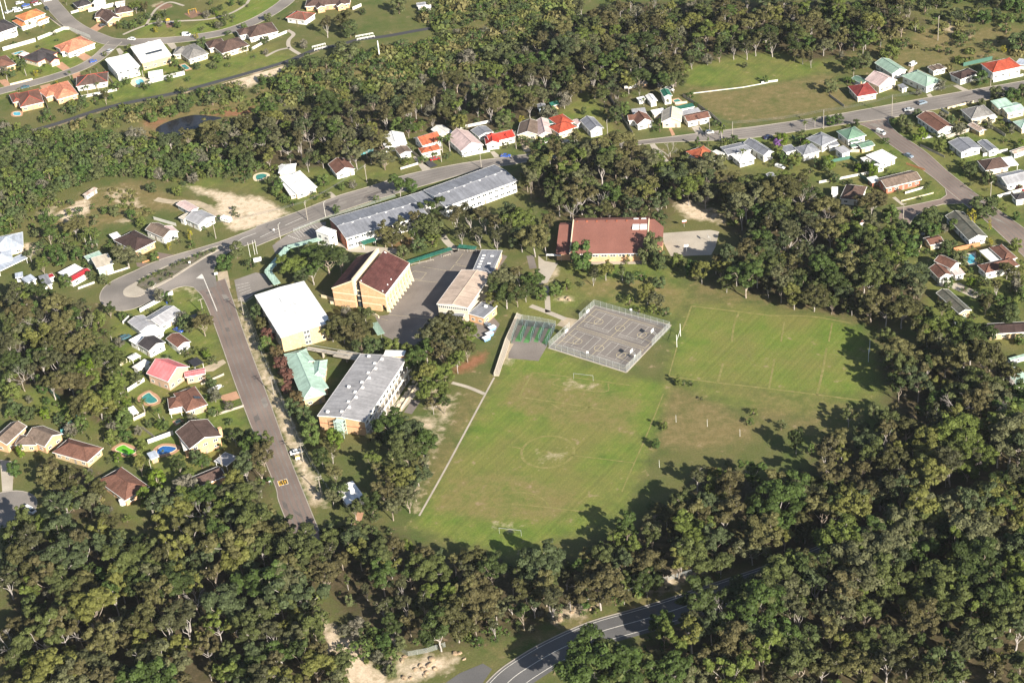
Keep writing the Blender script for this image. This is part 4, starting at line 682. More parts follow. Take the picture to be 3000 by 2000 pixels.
# left of the loop
house('blue grey iron roofed house at the left edge', 1, [((-70, 748, 214, 692, 22, 600), 3.5, 'hip', 22), ((-70, 855, 112, 818, 20, 735), 3.2, 'hip', 22), ((-10, 925, 250, 800, 205, 760), 2.7, 'flat', 0, dict(roof='bluegrey', posts=True))], 'bluegrey', 'cream')
house('grey iron shed half under the gums at the left edge', 1, [((250, 1032, 337, 992, 268, 962), 2.6, 'skillion', 4), ((140, 985, 212, 970, 190, 935), 2.6, 'skillion', 4)], 'bluegrey', 'white', name='shed', cat='shed')
house('low grey iron shed beside the red roofed bungalow', 1, [((400, 1062, 484, 1036, 372, 974), 2.6, 'skillion', 4)], 'ltgrey', 'white', name='shed', cat='shed')
house('white bungalow with one bright red and one white roof', 1, [((660, 1020, 836, 920, 790, 885), 2.9, 'gable', 14, dict(roof='crimson')), ((600, 974, 756, 892, 690, 857), 2.8, 'skillion', 3), ((440, 990, 500, 970, 470, 945), 2.5, 'flat', 0, dict(roof='crimson'))], 'white', 'white')
house('two-storey pale green house with fawn flat roof behind a big gum', 1, [((890, 897, 1042, 852, 965, 765), 4.6, 'flat', 0), ((805, 822, 942, 772, 900, 740), 3.0, 'flat', 0, dict(roof='mint'))], 'sand', 'green')
h = house('brick house under a broad dark brown pyramid roof', 1, [((1240, 742, 1430, 647, 1190, 567), 3.4, 'hip', 24)], 'umber', 'brick'); panel(h, 0, 1, -2, 1.4, .6, .6, 24, 'roof_vent', M_WHITE)
house('white open carport behind the dark brown pyramid roof', 1, [((1040, 627, 1112, 602, 1050, 570), 2.6, 'flat', 0)], 'white', 'white', name='carport', cat='carport', posts=True, door=None)
house('white house with dusty pink gabled roofs beside yellow conifers', 1, [((1500, 617, 1622, 552, 1430, 490), 3.6, 'gable', 24), ((1530, 600, 1640, 560, 1560, 512), 3.4, 'gable', 22, dict(axis='y', roof='palepink'))], 'taupe', 'white')
house('white weatherboard house with grey roof raised on brick piers', 1, [((1825, 500, 1982, 420, 1850, 362), 3.4, 'gable', 18), ((1690, 450, 1770, 405, 1730, 380), 3.2, 'flat', 0, dict(roof='sand'))], 'grey', 'white', dens=1.2)
house('fawn roofed open shed behind the raised white house', 1, [((1745, 380, 1827, 342, 1655, 292), 2.6, 'gable', 12)], 'palepink', 'white', name='shed', cat='shed')
house('derelict rusty tin shed on the sandy clearing', 1, [((792, 232, 898, 162, 880, 143), 2.3, 'skillion', 6)], 'rust', 'grey', name='shed', cat='shed', gut=None)
# between the loop and the school street
house('long white house with slate grey roofs on the corner below the loop', 1, [((1470, 1428, 1677, 1302, 1530, 1235), 3.2, 'gable', 16), ((1290, 1477, 1432, 1412, 1310, 1325), 3.1, 'gable', 16)], 'grey', 'white')
house('long white roofed carport along the slate grey house', 1, [((1262, 1605, 1512, 1467, 1430, 1425), 2.9, 'skillion', 3)], 'white', 'white', name='carport', cat='carport', door=None)
house('white cottage with dark and brown roofs below the long white carport', 2, [((1367, 88, 1520, 7, 1440, -72), 3.6, 'gable', 20), ((1632, 58, 1752, 2, 1652, -85), 3.4, 'gable', 20, dict(roof='redbrown'))], 'dark', 'white')
house('small white shade gazebo above the garden fence', 2, [((1215, 172, 1292, 132, 1240, 108), 2.4, 'hip', 20)], 'white', 'white', name='gazebo', cat='gazebo', posts=True, door=None)
house('white double roofed shed behind the pink roofed house', 2, [((1267, 262, 1382, 187, 1332, 160), 2.6, 'skillion', 4)], 'offwhite', 'white', name='shed', cat='shed')
h = house('two-storey brick house with steep bright pink roof', 2, [((1345, 292, 1542, 370, 1780, 247), 4.6, 'gable', 30, dict(axis='x')), ((1700, 328, 1887, 294, 1840, 250), 3.6, 'gable', 14)], 'pink', 'pinkish')
house('flat black carport roof beside the pink roofed house', 2, [((1785, 232, 1872, 192, 1782, 153), 2.6, 'flat', 0)], 'black', 'white', name='carport', cat='carport', posts=True, door=None, gut=None)
h = house('yellow brick house with brown hip roof and solar panel beside the kidney pool', 2, [((1710, 647, 1907, 577, 1790, 410), 3.1, 'hip', 24), ((1552, 622, 1702, 592, 1640, 500), 3.0, 'hip', 24), ((1560, 660, 1672, 640, 1655, 592), 2.5, 'flat', 0, dict(roof='white', posts=True))], 'redbrown', 'yellow'); panel(h, 0, -2.5, -2.0, 1.35, 1.6, 2.6, 24, 'solar_panel')
h = house('two-storey orange brick house with dark roof, brick chimney and white verandah', 2, [((1740, 987, 2037, 867, 1960, 690), 5.0, 'gable', 20), ((1690, 997, 1735, 985, 1655, 800), 3.8, 'flat', 0, dict(roof='offwhite', openw=False))], 'brown', 'brick'); chimney(h, -3.8, -7.0, -1, 'brick', 1.2, 2.6)
house('blue grey garden cabana beside the deep blue pool', 2, [((1385, 1082, 1462, 1052, 1432, 1000), 2.6, 'skillion', 5)], 'bluegrey', 'brick', name='cabana', cat='shed')
h = house('brown pyramid roofed house with yellow brick wall beside the lime pool', 2, [((800, 1107, 947, 977, 640, 880), 3.0, 'hip', 26)], 'redbrown', 'yellow')
h = house('L-shaped fawn tiled house with brick gable at the left edge', 2, [((60, 947, 247, 777, 112, 735), 4.2, 'gable', 24), ((410, 967, 577, 847, 432, 745), 3.6, 'gable', 26), ((130, 950, 330, 950, 330, 860), 3.4, 'hip', 22)], 'taupe', 'brick')
h = house('house with broad red brown hip roof hemmed in by gums', 2, [((1150, 1460, 1372, 1332, 1180, 1115), 3.0, 'hip', 24)], 'redbrown', 'brick'); panel(h, 0, -1, -2, 1.0, 1.0, .7, 24, 'roof_vent', M_WHITE)
house('shaded dark brown roofed house among the garden trees', 2, [((1830, 1332, 2072, 1232, 1990, 1150), 3.0, 'gable', 22)], 'brown', 'brick')
house('grey carport roof in the shade beside the brick chimney house', 2, [((2080, 1140, 2180, 1060, 2090, 1000), 2.6, 'flat', 0)], 'grey', 'white', name='carport', cat='carport', posts=True, door=None)
house('small white roofed pergola in the palm garden', 2, [((1215, 672, 1272, 650, 1240, 585), 2.4, 'flat', 0)], 'white', 'white', name='pergola', cat='pergola', posts=True, door=None)

# ------------------------------------------------------------------ the school
def vents(h, i, spots, dz, sx=.9, sy=.6, sz=.45, mat=M_WHITE, name='roof_vent'):
    e, b, W = h
    for x, y in spots: on_roof(e, b, W[i], x, y, lambda m: m.box(-sx / 2, sx / 2, -sy / 2, sy / 2, -.2, sz), name, mat, dz)
def bands(h, i, zs, mat, thick=.35, out=.06):
    e, b, W = h; c, L, Wd, rot, z = W[i]; l, v = L / 2 - .35, Wd / 2 - .35
    for zc in zs:
        mb = MB(); mb.box(-l - out, l + out, -v - out, -v + .01, zc, zc + thick); mb.box(l - .01, l + out, -v + .012, v, zc, zc + thick); mb.box(-l - out, -l + .01, -v + .012, v, zc, zc + thick); mb.box(-l, l, v - .01, v + out, zc, zc + thick)
        mb.build('spandrel_band', mat, e, (c[0] - b[0], c[1] - b[1], 0), rot)
CW = dict(dens=1.15, wsize=(2.3, 1.25), over=.35)
hA = house('long two-storey classroom block with grey roof, nearer half beside the car park', 11, [((825, 622, 1575, 398, 1392, 231), 5.6, 'gable', 7, CW)], 'ltgrey', 'white', name='classroom_block', cat='school building', cap=True)
L_ = hA[2][0][1]; vents(hA, 0, [(-L_ / 2 + 3 + k * 3.9, -.5 if k % 2 else .5) for k in range(int(L_ / 3.9))], .85)
c, L, Wd, rot, z = hA[2][0]; mb = MB(); mb.box(-L / 2 + .05, -L / 2 + .34, -Wd / 2 + .2, Wd / 2 - .2, -.2, z - .3); mb.build('end_wall', WALL['red'], hA[0], (c[0] - hA[1][0], c[1] - hA[1][1], 0), rot)
hA2 = house('long two-storey classroom block with grey roof, farther half along the main street', 11, [((1740, 334, 2400, 92, 2240, -72), 5.8, 'gable', 7, CW), ((1490, 330, 1705, 262, 1590, 168), 5.2, 'flat', 0, dict(over=.2))], 'ltgrey', 'white', name='classroom_block', cat='school building')
L_ = hA2[2][0][1]; vents(hA2, 0, [(-L_ / 2 + 3 + k * 4.0, -.5 if k % 2 else .5) for k in range(int(L_ / 4.0))], .85)
house('white stair tower with glazed front at the end of the nearer classroom block', 11, [((668, 594, 737, 550, 668, 478), 6.6, 'flat', 0, dict(over=.1, wsize=(2.0, 1.6)))], 'white', 'white', name='stair_tower', cat='tower')
house('green awning roof on the front of the nearer classroom block', 11, [((985, 678, 1105, 640, 1060, 622), 2.8, 'skillion', 4)], 'dkgreen', 'white', name='awning', cat='awning', posts=True, door=None, gut=None)
# assembly hall: two steep brown roofs either side of a cream spine, brick walls, arcade on the yard side
Z = 8.2; c, L, Wd, rot = rect(11, (700, 1080, 1182, 1139, 1407, 852), Z); FOOT.append((c, rot, L / 2, Wd / 2, Z))
hl = empty('assembly_hall', (c[0], c[1], 0), rot, 'brick assembly hall with split brown roof, cream spine and arcade of buttresses', 'school building')
l, v = L / 2, Wd / 2; xl, xr, rise = -.09 * L, .05 * L, 4.6
mb = MB(); mb.sweep_y([(-l, -.3), (xl, -.3), (xl, Z + rise), (-l, Z)], -v, v); mb.build('wall', WALL['brick'], hl)
mb = MB(); mb.sweep_y([(xr, -.3), (l - 2.2, -.3), (l - 2.2, 3.1), (l, 3.1), (l, Z), (xr, Z + rise)], -v, v); mb.build('wall', WALL['brick'], hl)
mb = MB(); mb.sweep_y([(-l - .3, Z - .05), (xl, Z + rise + .15), (xl, Z + rise + .4), (-l - .3, Z + .2)], -v - .05, v + .05); mb.build('roof', ROOF['hallbrown'], hl)
mb = MB(); mb.sweep_y([(xr, Z + rise + .15), (l + .3, Z - .05), (l + .3, Z + .2), (xr, Z + rise + .4)], -v - .05, v + .05); mb.build('roof', ROOF['hallbrown'], hl)
mb = MB(); mb.box(xl + .003, xl + .9, -v - .15, v + .15, Z - 2, Z + rise + 1.1); mb.build('spine_parapet', M_CREAM, hl)
mb = MB(); mb.box(xl + .9, xr - .003, -v + 1.2, v - 1.2, 0, Z + rise - 2.4); mb.build('link_roof', ROOF['black'], hl)
mb = MB(); mb.box(xl + .95, xr - .05, -v + 1.0, -v + 1.18, .2, Z + .5); gl = mb.build('entrance_glazing', M_GLASS, hl)
mb = MB()
for zc in (2.9, 5.4, 7.8): mb.box(xl + .95, xr - .05, -v + .9, -v + .995, zc, zc + .5)
mb.build('transom', M_CREAM, gl)
for x0, x1 in ((-l, xl), (xr, l)):
    for zc in (2.9, 6.2): mb = MB(); mb.box(x0, x1 - (0 if zc > 3 or x0 < 0 else 2.2), -v - .07, -v + .01, zc, zc + .38); mb.build('cream_band', M_CREAM, hl)
for (xa, za, xb, zb) in ((-l - .3, Z, xl, Z + rise + .2), (xr, Z + rise + .2, l + .3, Z)):
    for yy in (-v - .16, v + .06): mb = MB(); mb.sweep_y([(xa, za - .3), (xb, zb - .3), (xb, zb + .22), (xa, za + .22)], yy, yy + .1); mb.build('verge_trim', M_CREAM, hl)
mb = MB(); mb.box(l + .31, l + .45, -v - .1, v + .1, Z - .6, Z + .2); mb.build('eave_trim', M_WHITE, hl)
for zc in (3.1, 5.9): mb = MB(); mb.box(l - .01, l + .08, -v, v, zc, zc + .35); mb.build('cream_band', M_CREAM, hl)
N = 10
for k in range(N):
    y = -v + .35 + k * (2 * v - .7) / (N - 1); mb = MB(); mb.sweep_y([(l - .1, 0), (l + 1.5, 0), (l + .35, 5.2), (l + .35, Z - .65), (l + .085, Z - .65), (l + .085, 3.0), (l - .1, 3.0)], y - .25, y + .25); mb.build('buttress', M_CREAM, hl)
for k in range(N - 1):
    y = -v + .35 + (k + .5) * (2 * v - .7) / (N - 1); window(hl, (l + .02, y, 7.0), R(90), 1.1, 1.0)
    mb = MB(); mb.box(l - 2.19, l - 2.1, y - .7, y + .7, .05, 2.5); mb.build('door', M_DARK, hl)
for k, (x, y) in enumerate(((l - 1.2, -v + 1), (l - 1.2, -v + 6), (l - 1.4, -v + 10), (xr + .5, -v + .7), (xr + .7, v - 1), (xr + 1.2, v - 1))): mb = MB(); zz_ = Z + rise * (l - x) / (l - xr); mb.tube((x, y, zz_), (x, y, zz_ + .7), .25, .25, 8); mb.build('roof_vent', M_WHITE, hl)
rp = empty('entrance_ramp', tuple(g('hall', 480, 740)), 0, 'cream walled entrance ramp climbing to the front of the assembly hall', 'ramp'); b0 = g('hall', 480, 740)
for P in ([(270, 745), (400, 760), (490, 745), (560, 690), (625, 640)], [(165, 670), (250, 690), (330, 715), (430, 720), (540, 660)]):
    mb = MB(); strip(mb, [p - b0[:2] for p in gs('hall', P)], .3, 0, 1.3); mb.build('ramp_wall', M_CREAM, rp)
mb = MB(); mb.add([(*(p - b0[:2]), zq) for p, zq in zip(gs('hall', [(270, 745), (490, 745), (625, 640), (540, 660), (430, 720), (250, 690)]), (.1, .5, 1.0, 1.0, .5, .1))], [(0, 1, 4, 5), (1, 2, 3, 4)]); mb.build('ramp_floor', M_CONC, rp)
mb = MB(); A = [p - b0[:2] for p in gs('hall', [(720, 850), (825, 910)])]; strip(mb, A, .35, 0, 1.2); mb.build('ramp_wall', M_CREAM, rp)
# canteen hall with fawn roof and low wings
hD = house('tall canteen hall with fawn metal roof and clerestory strip between low grey wings', 11, [((1660, 1224, 1947, 1260, 2128, 937), 6.6, 'gable', 6, dict(axis='y', over=.3, openw=False)), ((1655, 1415, 1862, 1428, 1900, 1312), 3.4, 'flat', 0, dict(roof='ltgrey', wall='brick', over=.25)), ((1950, 1310, 2090, 1350, 2157, 1225), 3.8, 'flat', 0, dict(roof='ltgrey', wall='brick', over=.25)), ((1985, 928, 2175, 935, 2292, 733), 3.4, 'flat', 0, dict(roof='ltgrey', wall='brick', over=.25))], 'tan', 'concrete', name='canteen_hall', cat='school building')
c, L, Wd, rot, z = hD[2][0]; fr = rot - math.pi / 2 if facing(c, np.array([math.cos(rot), math.sin(rot)])) < 0 else rot
d_ = -1 if facing(c, np.array([math.cos(rot), math.sin(rot)])) < 0 else 1
for k in range(14):
    y = -Wd / 2 + .9 + k * (Wd - 1.8) / 13; p = c + np.array([math.cos(rot), math.sin(rot)]) * d_ * (L / 2 - .27) + np.array([-math.sin(rot), math.cos(rot)]) * y - hD[1]
    window(hD[0], (p[0], p[1], z - 1.1), rot + math.pi / 2, (Wd - 1.8) / 13 * .8, 1.1)
vents(hD, 1, [(-2 + .2 * k, -3.3 + 1.6 * k) for k in range(5)], 0, 1.4, .7, .25); vents(hD, 3, [(-2.4, -5 + 2.3 * k) for k in range(5)] + [(1.2, -2), (1.2, 4)], 0, 1.3, .7, .25); vents(hD, 2, [(0, 2.2)], 0, 1.2, .9, .7)
# three-storey block with blinding white roof
hC = house('three-storey yellow brick classroom block with blinding white flat roof', 11, [((225, 1532, 697, 1392, 465, 1004), 7.4, 'gable', 2, dict(axis='y', over=.3, openw=False))], 'white', 'yellow', name='classroom_block', cat='school building', gut=None)
c, L, Wd, rot, z = hC[2][0]; dd = np.array([math.cos(rot), math.sin(rot)]); dd = dd * (1 if facing(c, dd) > 0 else -1); tt = np.array([-dd[1], dd[0]])
for xo in (-.6, .6, 6.5):
    for zc in (1.6, 4.1, 6.2): p = c + dd * (L / 2 - .27) + tt * xo - hC[1]; window(hC[0], (p[0], p[1], zc), math.atan2(tt[1], tt[0]), 1.1, 1.7)
rn = tt if facing(c, tt) > 0 else -tt
for k in range(9):
    for zc in (1.6, 4.1, 6.2): p = c + rn * (Wd / 2 - .27) + dd * (-L / 2 + 2.5 + k * (L - 5) / 8) - hC[1]; window(hC[0], (p[0], p[1], zc), math.atan2(dd[1], dd[0]), 2.2, 1.2)
for k in range(4):
    p0 = c + dd * (-8 + 5 * k) + tt * (1.5 if k % 2 else -2.5) - hC[1]; mb = MB(); mb.box(-1.8, 1.8, -.12, .12, 0, .2); mb.build('roof_conduit', M_STEEL, hC[0], (p0[0], p0[1], z + .28), rot + .3 * k)
# green roofed library
hE = house('library with pale green stepped hip roofs and yellow brick walls', 'block', [((540, 864, 802, 797, 602, 272), 4.0, 'hip', 22), ((640, 612, 792, 600, 737, 412), 3.9, 'hip', 26), ((560, 462, 674, 417, 612, 285), 4.3, 'gable', 20), ((720, 760, 835, 722, 770, 600), 3.4, 'skillion', 5)], 'mint', 'yellow', name='library', cat='school building', gut=material('mint_trim', (.40, .52, .45), .05))
# large grey roofed block with white balconies
hF = house('large orange brick classroom block with pale grey roof and white balconies facing the field', 'block', [((705, 1047, 1247, 1117, 1807, 410), 6.6, 'gable', 5, dict(axis='y', over=.3, openw=False)), ((1468, 350, 1697, 355, 1692, 302), 7.6, 'flat', 0, dict(roof='white', wall='brick', over=.15, openw=False))], 'palegrey', 'brick', name='classroom_block', cat='school building')
c, L, Wd, rot, z = hF[2][0]; ax = np.array([math.cos(rot), math.sin(rot)]); ax = ax * (1 if facing(c, ax) > 0 else -1); ay = np.array([-ax[1], ax[0]]); ay = ay if ay[0] > 0 else -ay     # ax to the street end, ay to the field
vents(hF, 0, [(-L / 2 + 3 + k * (L - 6) / 11, -.8 if k % 2 else .8) for k in range(12)] + [(L / 2 - 2, 5), (-L / 2 + 2, 6), (-2, 4.6)], .8, .9, 1.0, .4)
rzl = math.atan2(ax[1], ax[0])
def fpart(name, mat, x0, x1, y0, y1, z0, z1):                        # x along ax, y along ay, from the block's centre
    P = [c + ax * a + ay * b - hF[1] for a, b in ((x0, y0), (x1, y0), (x1, y1), (x0, y1))]; mb = MB(); q = P if (P[1] - P[0])[0] * (P[2] - P[1])[1] - (P[1] - P[0])[1] * (P[2] - P[1])[0] > 0 else P[::-1]; mb.prism(q, z0, z1); return mb.build(name, mat, hF[0])
hw = Wd / 2 - .3
fpart('balcony_floor', M_CONC, -L / 2 + 1, L / 2 - .5, hw, hw + 2.6, 3.0, 3.25); fpart('balcony_rail', M_WHITE, -L / 2 + 1, L / 2 - .5, hw + 2.5, hw + 2.6, 3.3, 4.2); fpart('balcony_floor', M_CONC, -L / 2 + 1, L / 2 - .5, hw, hw + 2.6, 0, .25)
fpart('white_wall', WALL['white'], -L / 2 + 1, L / 2 - .5, hw, hw + .08, .3, 2.95); fpart('white_wall', WALL['white'], -L / 2 + 1, L / 2 - .5, hw, hw + .08, 3.3, 6.2)
for k in range(13):
    x = -L / 2 + 1.2 + k * (L - 2) / 12; fpart('balcony_post', M_WHITE, x - .1, x + .1, hw + 2.35, hw + 2.49, .25, 6.3)
    if k < 12:
        for zc in (1.7, 4.8): p = c + ax * (x + 1.6) + ay * (hw + .1) - hF[1]; window(hF[0], (p[0], p[1], zc), rzl, 2.2, 1.3)
for k in range(9): x = -L / 2 + 4 + k * 4.0; fpart('planter', M_CREAM, x, x + 1.6, hw + 4.0, hw + 5.2, 0, .5)
fpart('terrace_wall', M_CREAM, -L / 2 + 2, L / 2 - 4, hw + 6.2, hw + 6.5, 0, .7)
for zc in (3.2,): fpart('brick_band', WALL['red'], L / 2 - .31, L / 2 - .24, -hw, hw, zc, zc + .3)
def strut(name, mat, a, b, r_=.07):                                   # straight steel member between two (x, y, z) of the block's frame
    mb = MB(); f = lambda q: (*(c + ax * q[0] + ay * q[1] - hF[1]), q[2]); mb.tube(f(a), f(b), r_, r_, 5); return mb.build(name, mat, hF[0])
M_MINT = material('mint_steel', (.45, .58, .52), .06, 1, 3, .05, .5)
for sx, sy in ((.1, -1.6), (2.8, -1.6), (.1, 1.6), (2.8, 1.6)): strut('stair_post', M_MINT, (L / 2 + sx, sy, 0), (L / 2 + sx, sy, 7.4), .1)
for zc in (2.0, 3.4, 5.0, 6.6):
    fpart('stair_landing', M_MINT, L / 2 + .1, L / 2 + 2.8, -1.6, 1.6, zc, zc + .08)
    for sy in (-1.6, 1.6): strut('stair_brace', M_MINT, (L / 2 + .1, sy, zc - 1.5), (L / 2 + 2.8, sy, zc)); 
    strut('stair_brace', M_MINT, (L / 2 + 2.8, -1.6, zc - 1.5), (L / 2 + 2.8, 1.6, zc)); strut('stair_rail', M_MINT, (L / 2 + 2.8, -1.6, zc + 1), (L / 2 + 2.8, 1.6, zc + 1), .05)
fpart('stair_door', M_GLASS, L / 2 - .3, L / 2 - .2, -1.2, 1.2, 3.4, 6.0)
bp0, bp1 = g('block', 585, 270, 3.2), g('block', 1190, 375, 3.2)
fb = empty('footbridge', (bp0[0], bp0[1], 0), math.atan2(bp1[1] - bp0[1], bp1[0] - bp0[0]), 'steel truss footbridge linking the white roofed block and the grey roofed block', 'footbridge'); ln = np.linalg.norm(bp1 - bp0)
mb = MB(); mb.box(0, ln * .55, -1.1, 1.1, 3.0, 3.2); mb.build('deck', M_CONC, fb); mb = MB(); mb.box(ln * .55 + .01, ln, -2.4, 2.4, 3.1, 3.3); mb.build('landing', M_CONC, fb)
for s in (-1.15, 1.15):
    mb = MB(); mb.box(0, ln, s * 1.0 - .04, s * 1.0 + .04, 4.1, 4.2); mb.build('handrail', M_STEEL, fb)
    for k in range(10): mb = MB(); mb.tube((k * ln / 10, s, 3.1), ((k + 1) * ln / 10, s, 4.1) if k % 2 else ((k + .02) * ln / 10, s, 4.15), .05, .05, 4); mb.build('truss_bar', material('dark_steel', (.06, .06, .06), .1), fb)
for k in (.3, .75, .97): mb = MB(); mb.box(ln * k - .15, ln * k + .15, -.6, .6, 0, 3.0); mb.build('pier', M_CONC, fb)
# gymnasium with the great brown roof
ga, gb_, gr = g('gym', 275, 556, 4.2), g('gym', 1155, 545, 4.2), g('gym', 1150, 165, 9.0)
u = (gb_ - ga)[:2]; gl_ = np.linalg.norm(u); u = u / gl_; pr = np.array([-u[1], u[0]]); gd = (gr - gb_)[:2] @ pr; rot = math.atan2(u[1], u[0])
gy = empty('gymnasium', (ga[0], ga[1], 0), rot, 'gymnasium with one great brown tiled roof plane, cream verges and brick walls', 'school building'); FOOT.append((ga[:2] + u * gl_ / 2 + pr * gd / 2, rot, gl_ / 2 + 6, gd / 2 + 3, 9))
def gslab(x0, x1, y0, y1, z0, z1, yb, zb, nm='roof'):
    mb = MB(); mb.sweep_x([(y0, z0), (y1, z1), (yb, zb), (yb, zb - .25), (y1, z1 - .25), (y0, z0 - .25)], x0, x1); return mb.build(nm, ROOF['gymred'], gy)
gslab(0, gl_, -.6, gd, 4.1, 9.0, gd + 5, 7.2); mb = MB(); mb.sweep_x([(0, -.2), (gd + 4.5, -.2), (gd + 4.5, 7.1), (gd, 8.7), (0, 4.05)], .2, gl_ - .2); mb.build('wall', WALL['brick'], gy)
for x in (-.25, gl_ - .15): mb = MB(); mb.sweep_x([(-.6, 3.9), (-.6, 4.5), (gd, 9.4), (gd, 8.8)], x, x + .4); mb.build('verge_trim', M_CREAM, gy)
gslab(-6.2, -.26, 1.0, gd - .5, 3.3, 7.2, gd + 3, 6.2); mb = MB(); mb.sweep_x([(1.5, -.2), (gd + 2.5, -.2), (gd + 2.5, 6.1), (gd - .5, 6.9), (1.5, 3.2)], -5.9, -.3); mb.build('wall', WALL['brick'], gy)
mb = MB(); dz = (9 - 4.1) / (gd + .6); f = lambda y: 4.1 + dz * (y + .6) - .3
P = [(gl_ + .26, 4.0), (gl_ + 6.3, 4.0), (gl_ + 6.3, gd * .78), (gl_ + 2.2, gd + .4), (gl_ + .26, gd + .4)]
mb.add([(x, y, f(y)) for x, y in P] + [(x, y, f(y) - .25) for x, y in P], [(0, 1, 2, 3, 4), (9, 8, 7, 6, 5)] + [(i, 5 + i, 5 + (i + 1) % 5, (i + 1) % 5) for i in range(5)]); mb.build('roof', ROOF['gymred'], gy)
mb = MB(); P2 = [(gl_ + .27, 4.4), (gl_ + 5.9, 4.4), (gl_ + 5.9, gd * .76), (gl_ + 2.1, gd), (gl_ + .27, gd)]
mb.add([(x, y, -.2) for x, y in P2] + [(x, y, f(y) - .2) for x, y in P2], [(4, 3, 2, 1, 0)] + [(i, (i + 1) % 5, 5 + (i + 1) % 5, 5 + i) for i in range(5)]); mb.build('wall', WALL['brick'], gy)
mb = MB(); mb.box(0, gl_, -.72, -.603, 3.8, 4.1); mb.build('gutter', M_WHITE, gy)
for k in range(6): mb = MB(); x = 1.5 + k * (gl_ * .66) / 5; mb.box(x - .25, x + .25, gd - 1.1, gd - .6, 8.4, 9.2); mb.build('roof_vent', ROOF['terracotta'], gy)
for x in (gl_ - 6.6, gl_ - 3.4):
    zc = 4.1 + dz * (gd - 4.2); mb = MB(); mb.box(x, x + 2.8, gd - 6.0, gd - 2.2, zc - 1.0, zc + .5); mb.build('ventilator', M_WHITE, gy); mb = MB(); mb.box(x + .2, x + 2.2, gd + .2, gd + .8, 8.4, 9.15); mb.build('ventilator', M_WHITE, gy)
for k in range(8): window(gy, (3 + k * (gl_ - 6) / 7, -.02, 2.9), 0, 2.6, 1.0)
mb = MB(); mb.box(2, gl_ - 2, -2.2, -.05, -.1, .12); mb.build('apron', M_CONC, gy)
house('low white roofed shed under the gums at the end of the school grounds', 12, [((832, 1497, 1002, 1432, 952, 1262), 3.0, 'skillion', 2)], 'white', 'white', name='shed', cat='shed')
house('small orange brick toilet block half hidden by gums behind the yard', 'block', [((1895, 275, 2000, 280, 1985, 200), 3.0, 'flat', 0)], 'ltgrey', 'brick', name='toilet_block', cat='shed')
# covered ways: roof sheet on posts
def covered_way(label, t, pts, wd, z, roof, group='covered walkways of the school'):
    P = gs(t, pts, z); b = P[0]; e = empty('covered_walkway', (b[0], b[1], 0), 0, label, 'walkway', group)
    for a, q in zip(P[:-1], P[1:]):
        mb = MB(); strip(mb, [a - b, q - b], wd, z - .15, .15); mb.add([(*(o_ - b), z - .15) for o_ in (offset_line([a, q], wd / 2) + offset_line([a, q], -wd / 2)[::-1])], [(0, 1, 2, 3)]); mb.build('roof', ROOF[roof], e)
        d = np.linalg.norm(q - a); n = max(1, int(d / 4))
        for k in range(n + 1):
            s = a + (q - a) * k / n - b; mb = MB(); mb.tube((s[0], s[1], -.1), (s[0], s[1], z - .14), .06, .06, 5); mb.build('post', M_STEEL, e)
covered_way('long pale green covered walkway bending round the car park', 11, [(655, 608), (292, 700), (105, 920), (195, 1040)], 3.0, 3.0, 'mint')
covered_way('straight dark green covered walkway along the back of the school yard', 11, [(1400, 838), (1795, 712)], 2.6, 2.8, 'dkgreen')
covered_way('short dark green shelter roof under the trees behind the yard', 11, [(1858, 690), (2020, 708)], 2.6, 2.8, 'dkgreen')
covered_way('short green shelter roof half under gums beside the yard', 11, [(1085, 1395), (1150, 1500)], 3.0, 2.8, 'ltgreen')
covered_way('white steel framed shelter beside the gymnasium', 21, [(315, 770), (450, 775)], 1.2, 2.8, 'white')
# benches along the yard
for k, (p, q) in enumerate((((1195, 300), (1450, 245)), ((1560, 205), (1645, 180)), ((1735, 130), (1950, 150)))):
    a, b = g('hall', *p), g('hall', *q); e = empty('yard_bench', tuple(a), math.atan2(b[1] - a[1], b[0] - a[0]), ('long pale bench beside the straight green walkway', 'short pale bench near the corner of the school yard', 'pale bench beneath the trees at the back of the yard')[k], 'bench', 'school yard benches'); d = np.linalg.norm(b - a)
    mb = MB(); mb.box(0, d, -.25, .25, .42, .5); mb.build('seat', M_CONC, e)
    for j in range(4): mb = MB(); mb.box(d * j / 3 - .1, d * j / 3 + .1, -.2, .2, 0, .415); mb.build('leg', M_CONC, e)
# terraced seating above the practice nets
b0 = g('court', -7, 1000); te = empty('terraced_seating', tuple(b0), 0, 'long concrete terraced seating bank beside the practice nets', 'seating'); 
base_line = [p - b0[:2] for p in gs('court', [(258, 290), (120, 600), (-7, 985)])]
for k in range(3):
    mb = MB(); strip(mb, offset_line(base_line, .4 + .55 * k), 0.53, 0, 1.1 - .26 * k); mb.build('step', M_CONC, te)
mb = MB(); strip(mb, offset_line(base_line, 0.0), .2, 0, 1.5); mb.build('back_wall', WALL['concrete'], te)
run = gs('court', [(188, 612), (90, 790), (0, 985)]); ribbon('footpath', run, 2.0, .034, M_SANDPATH)

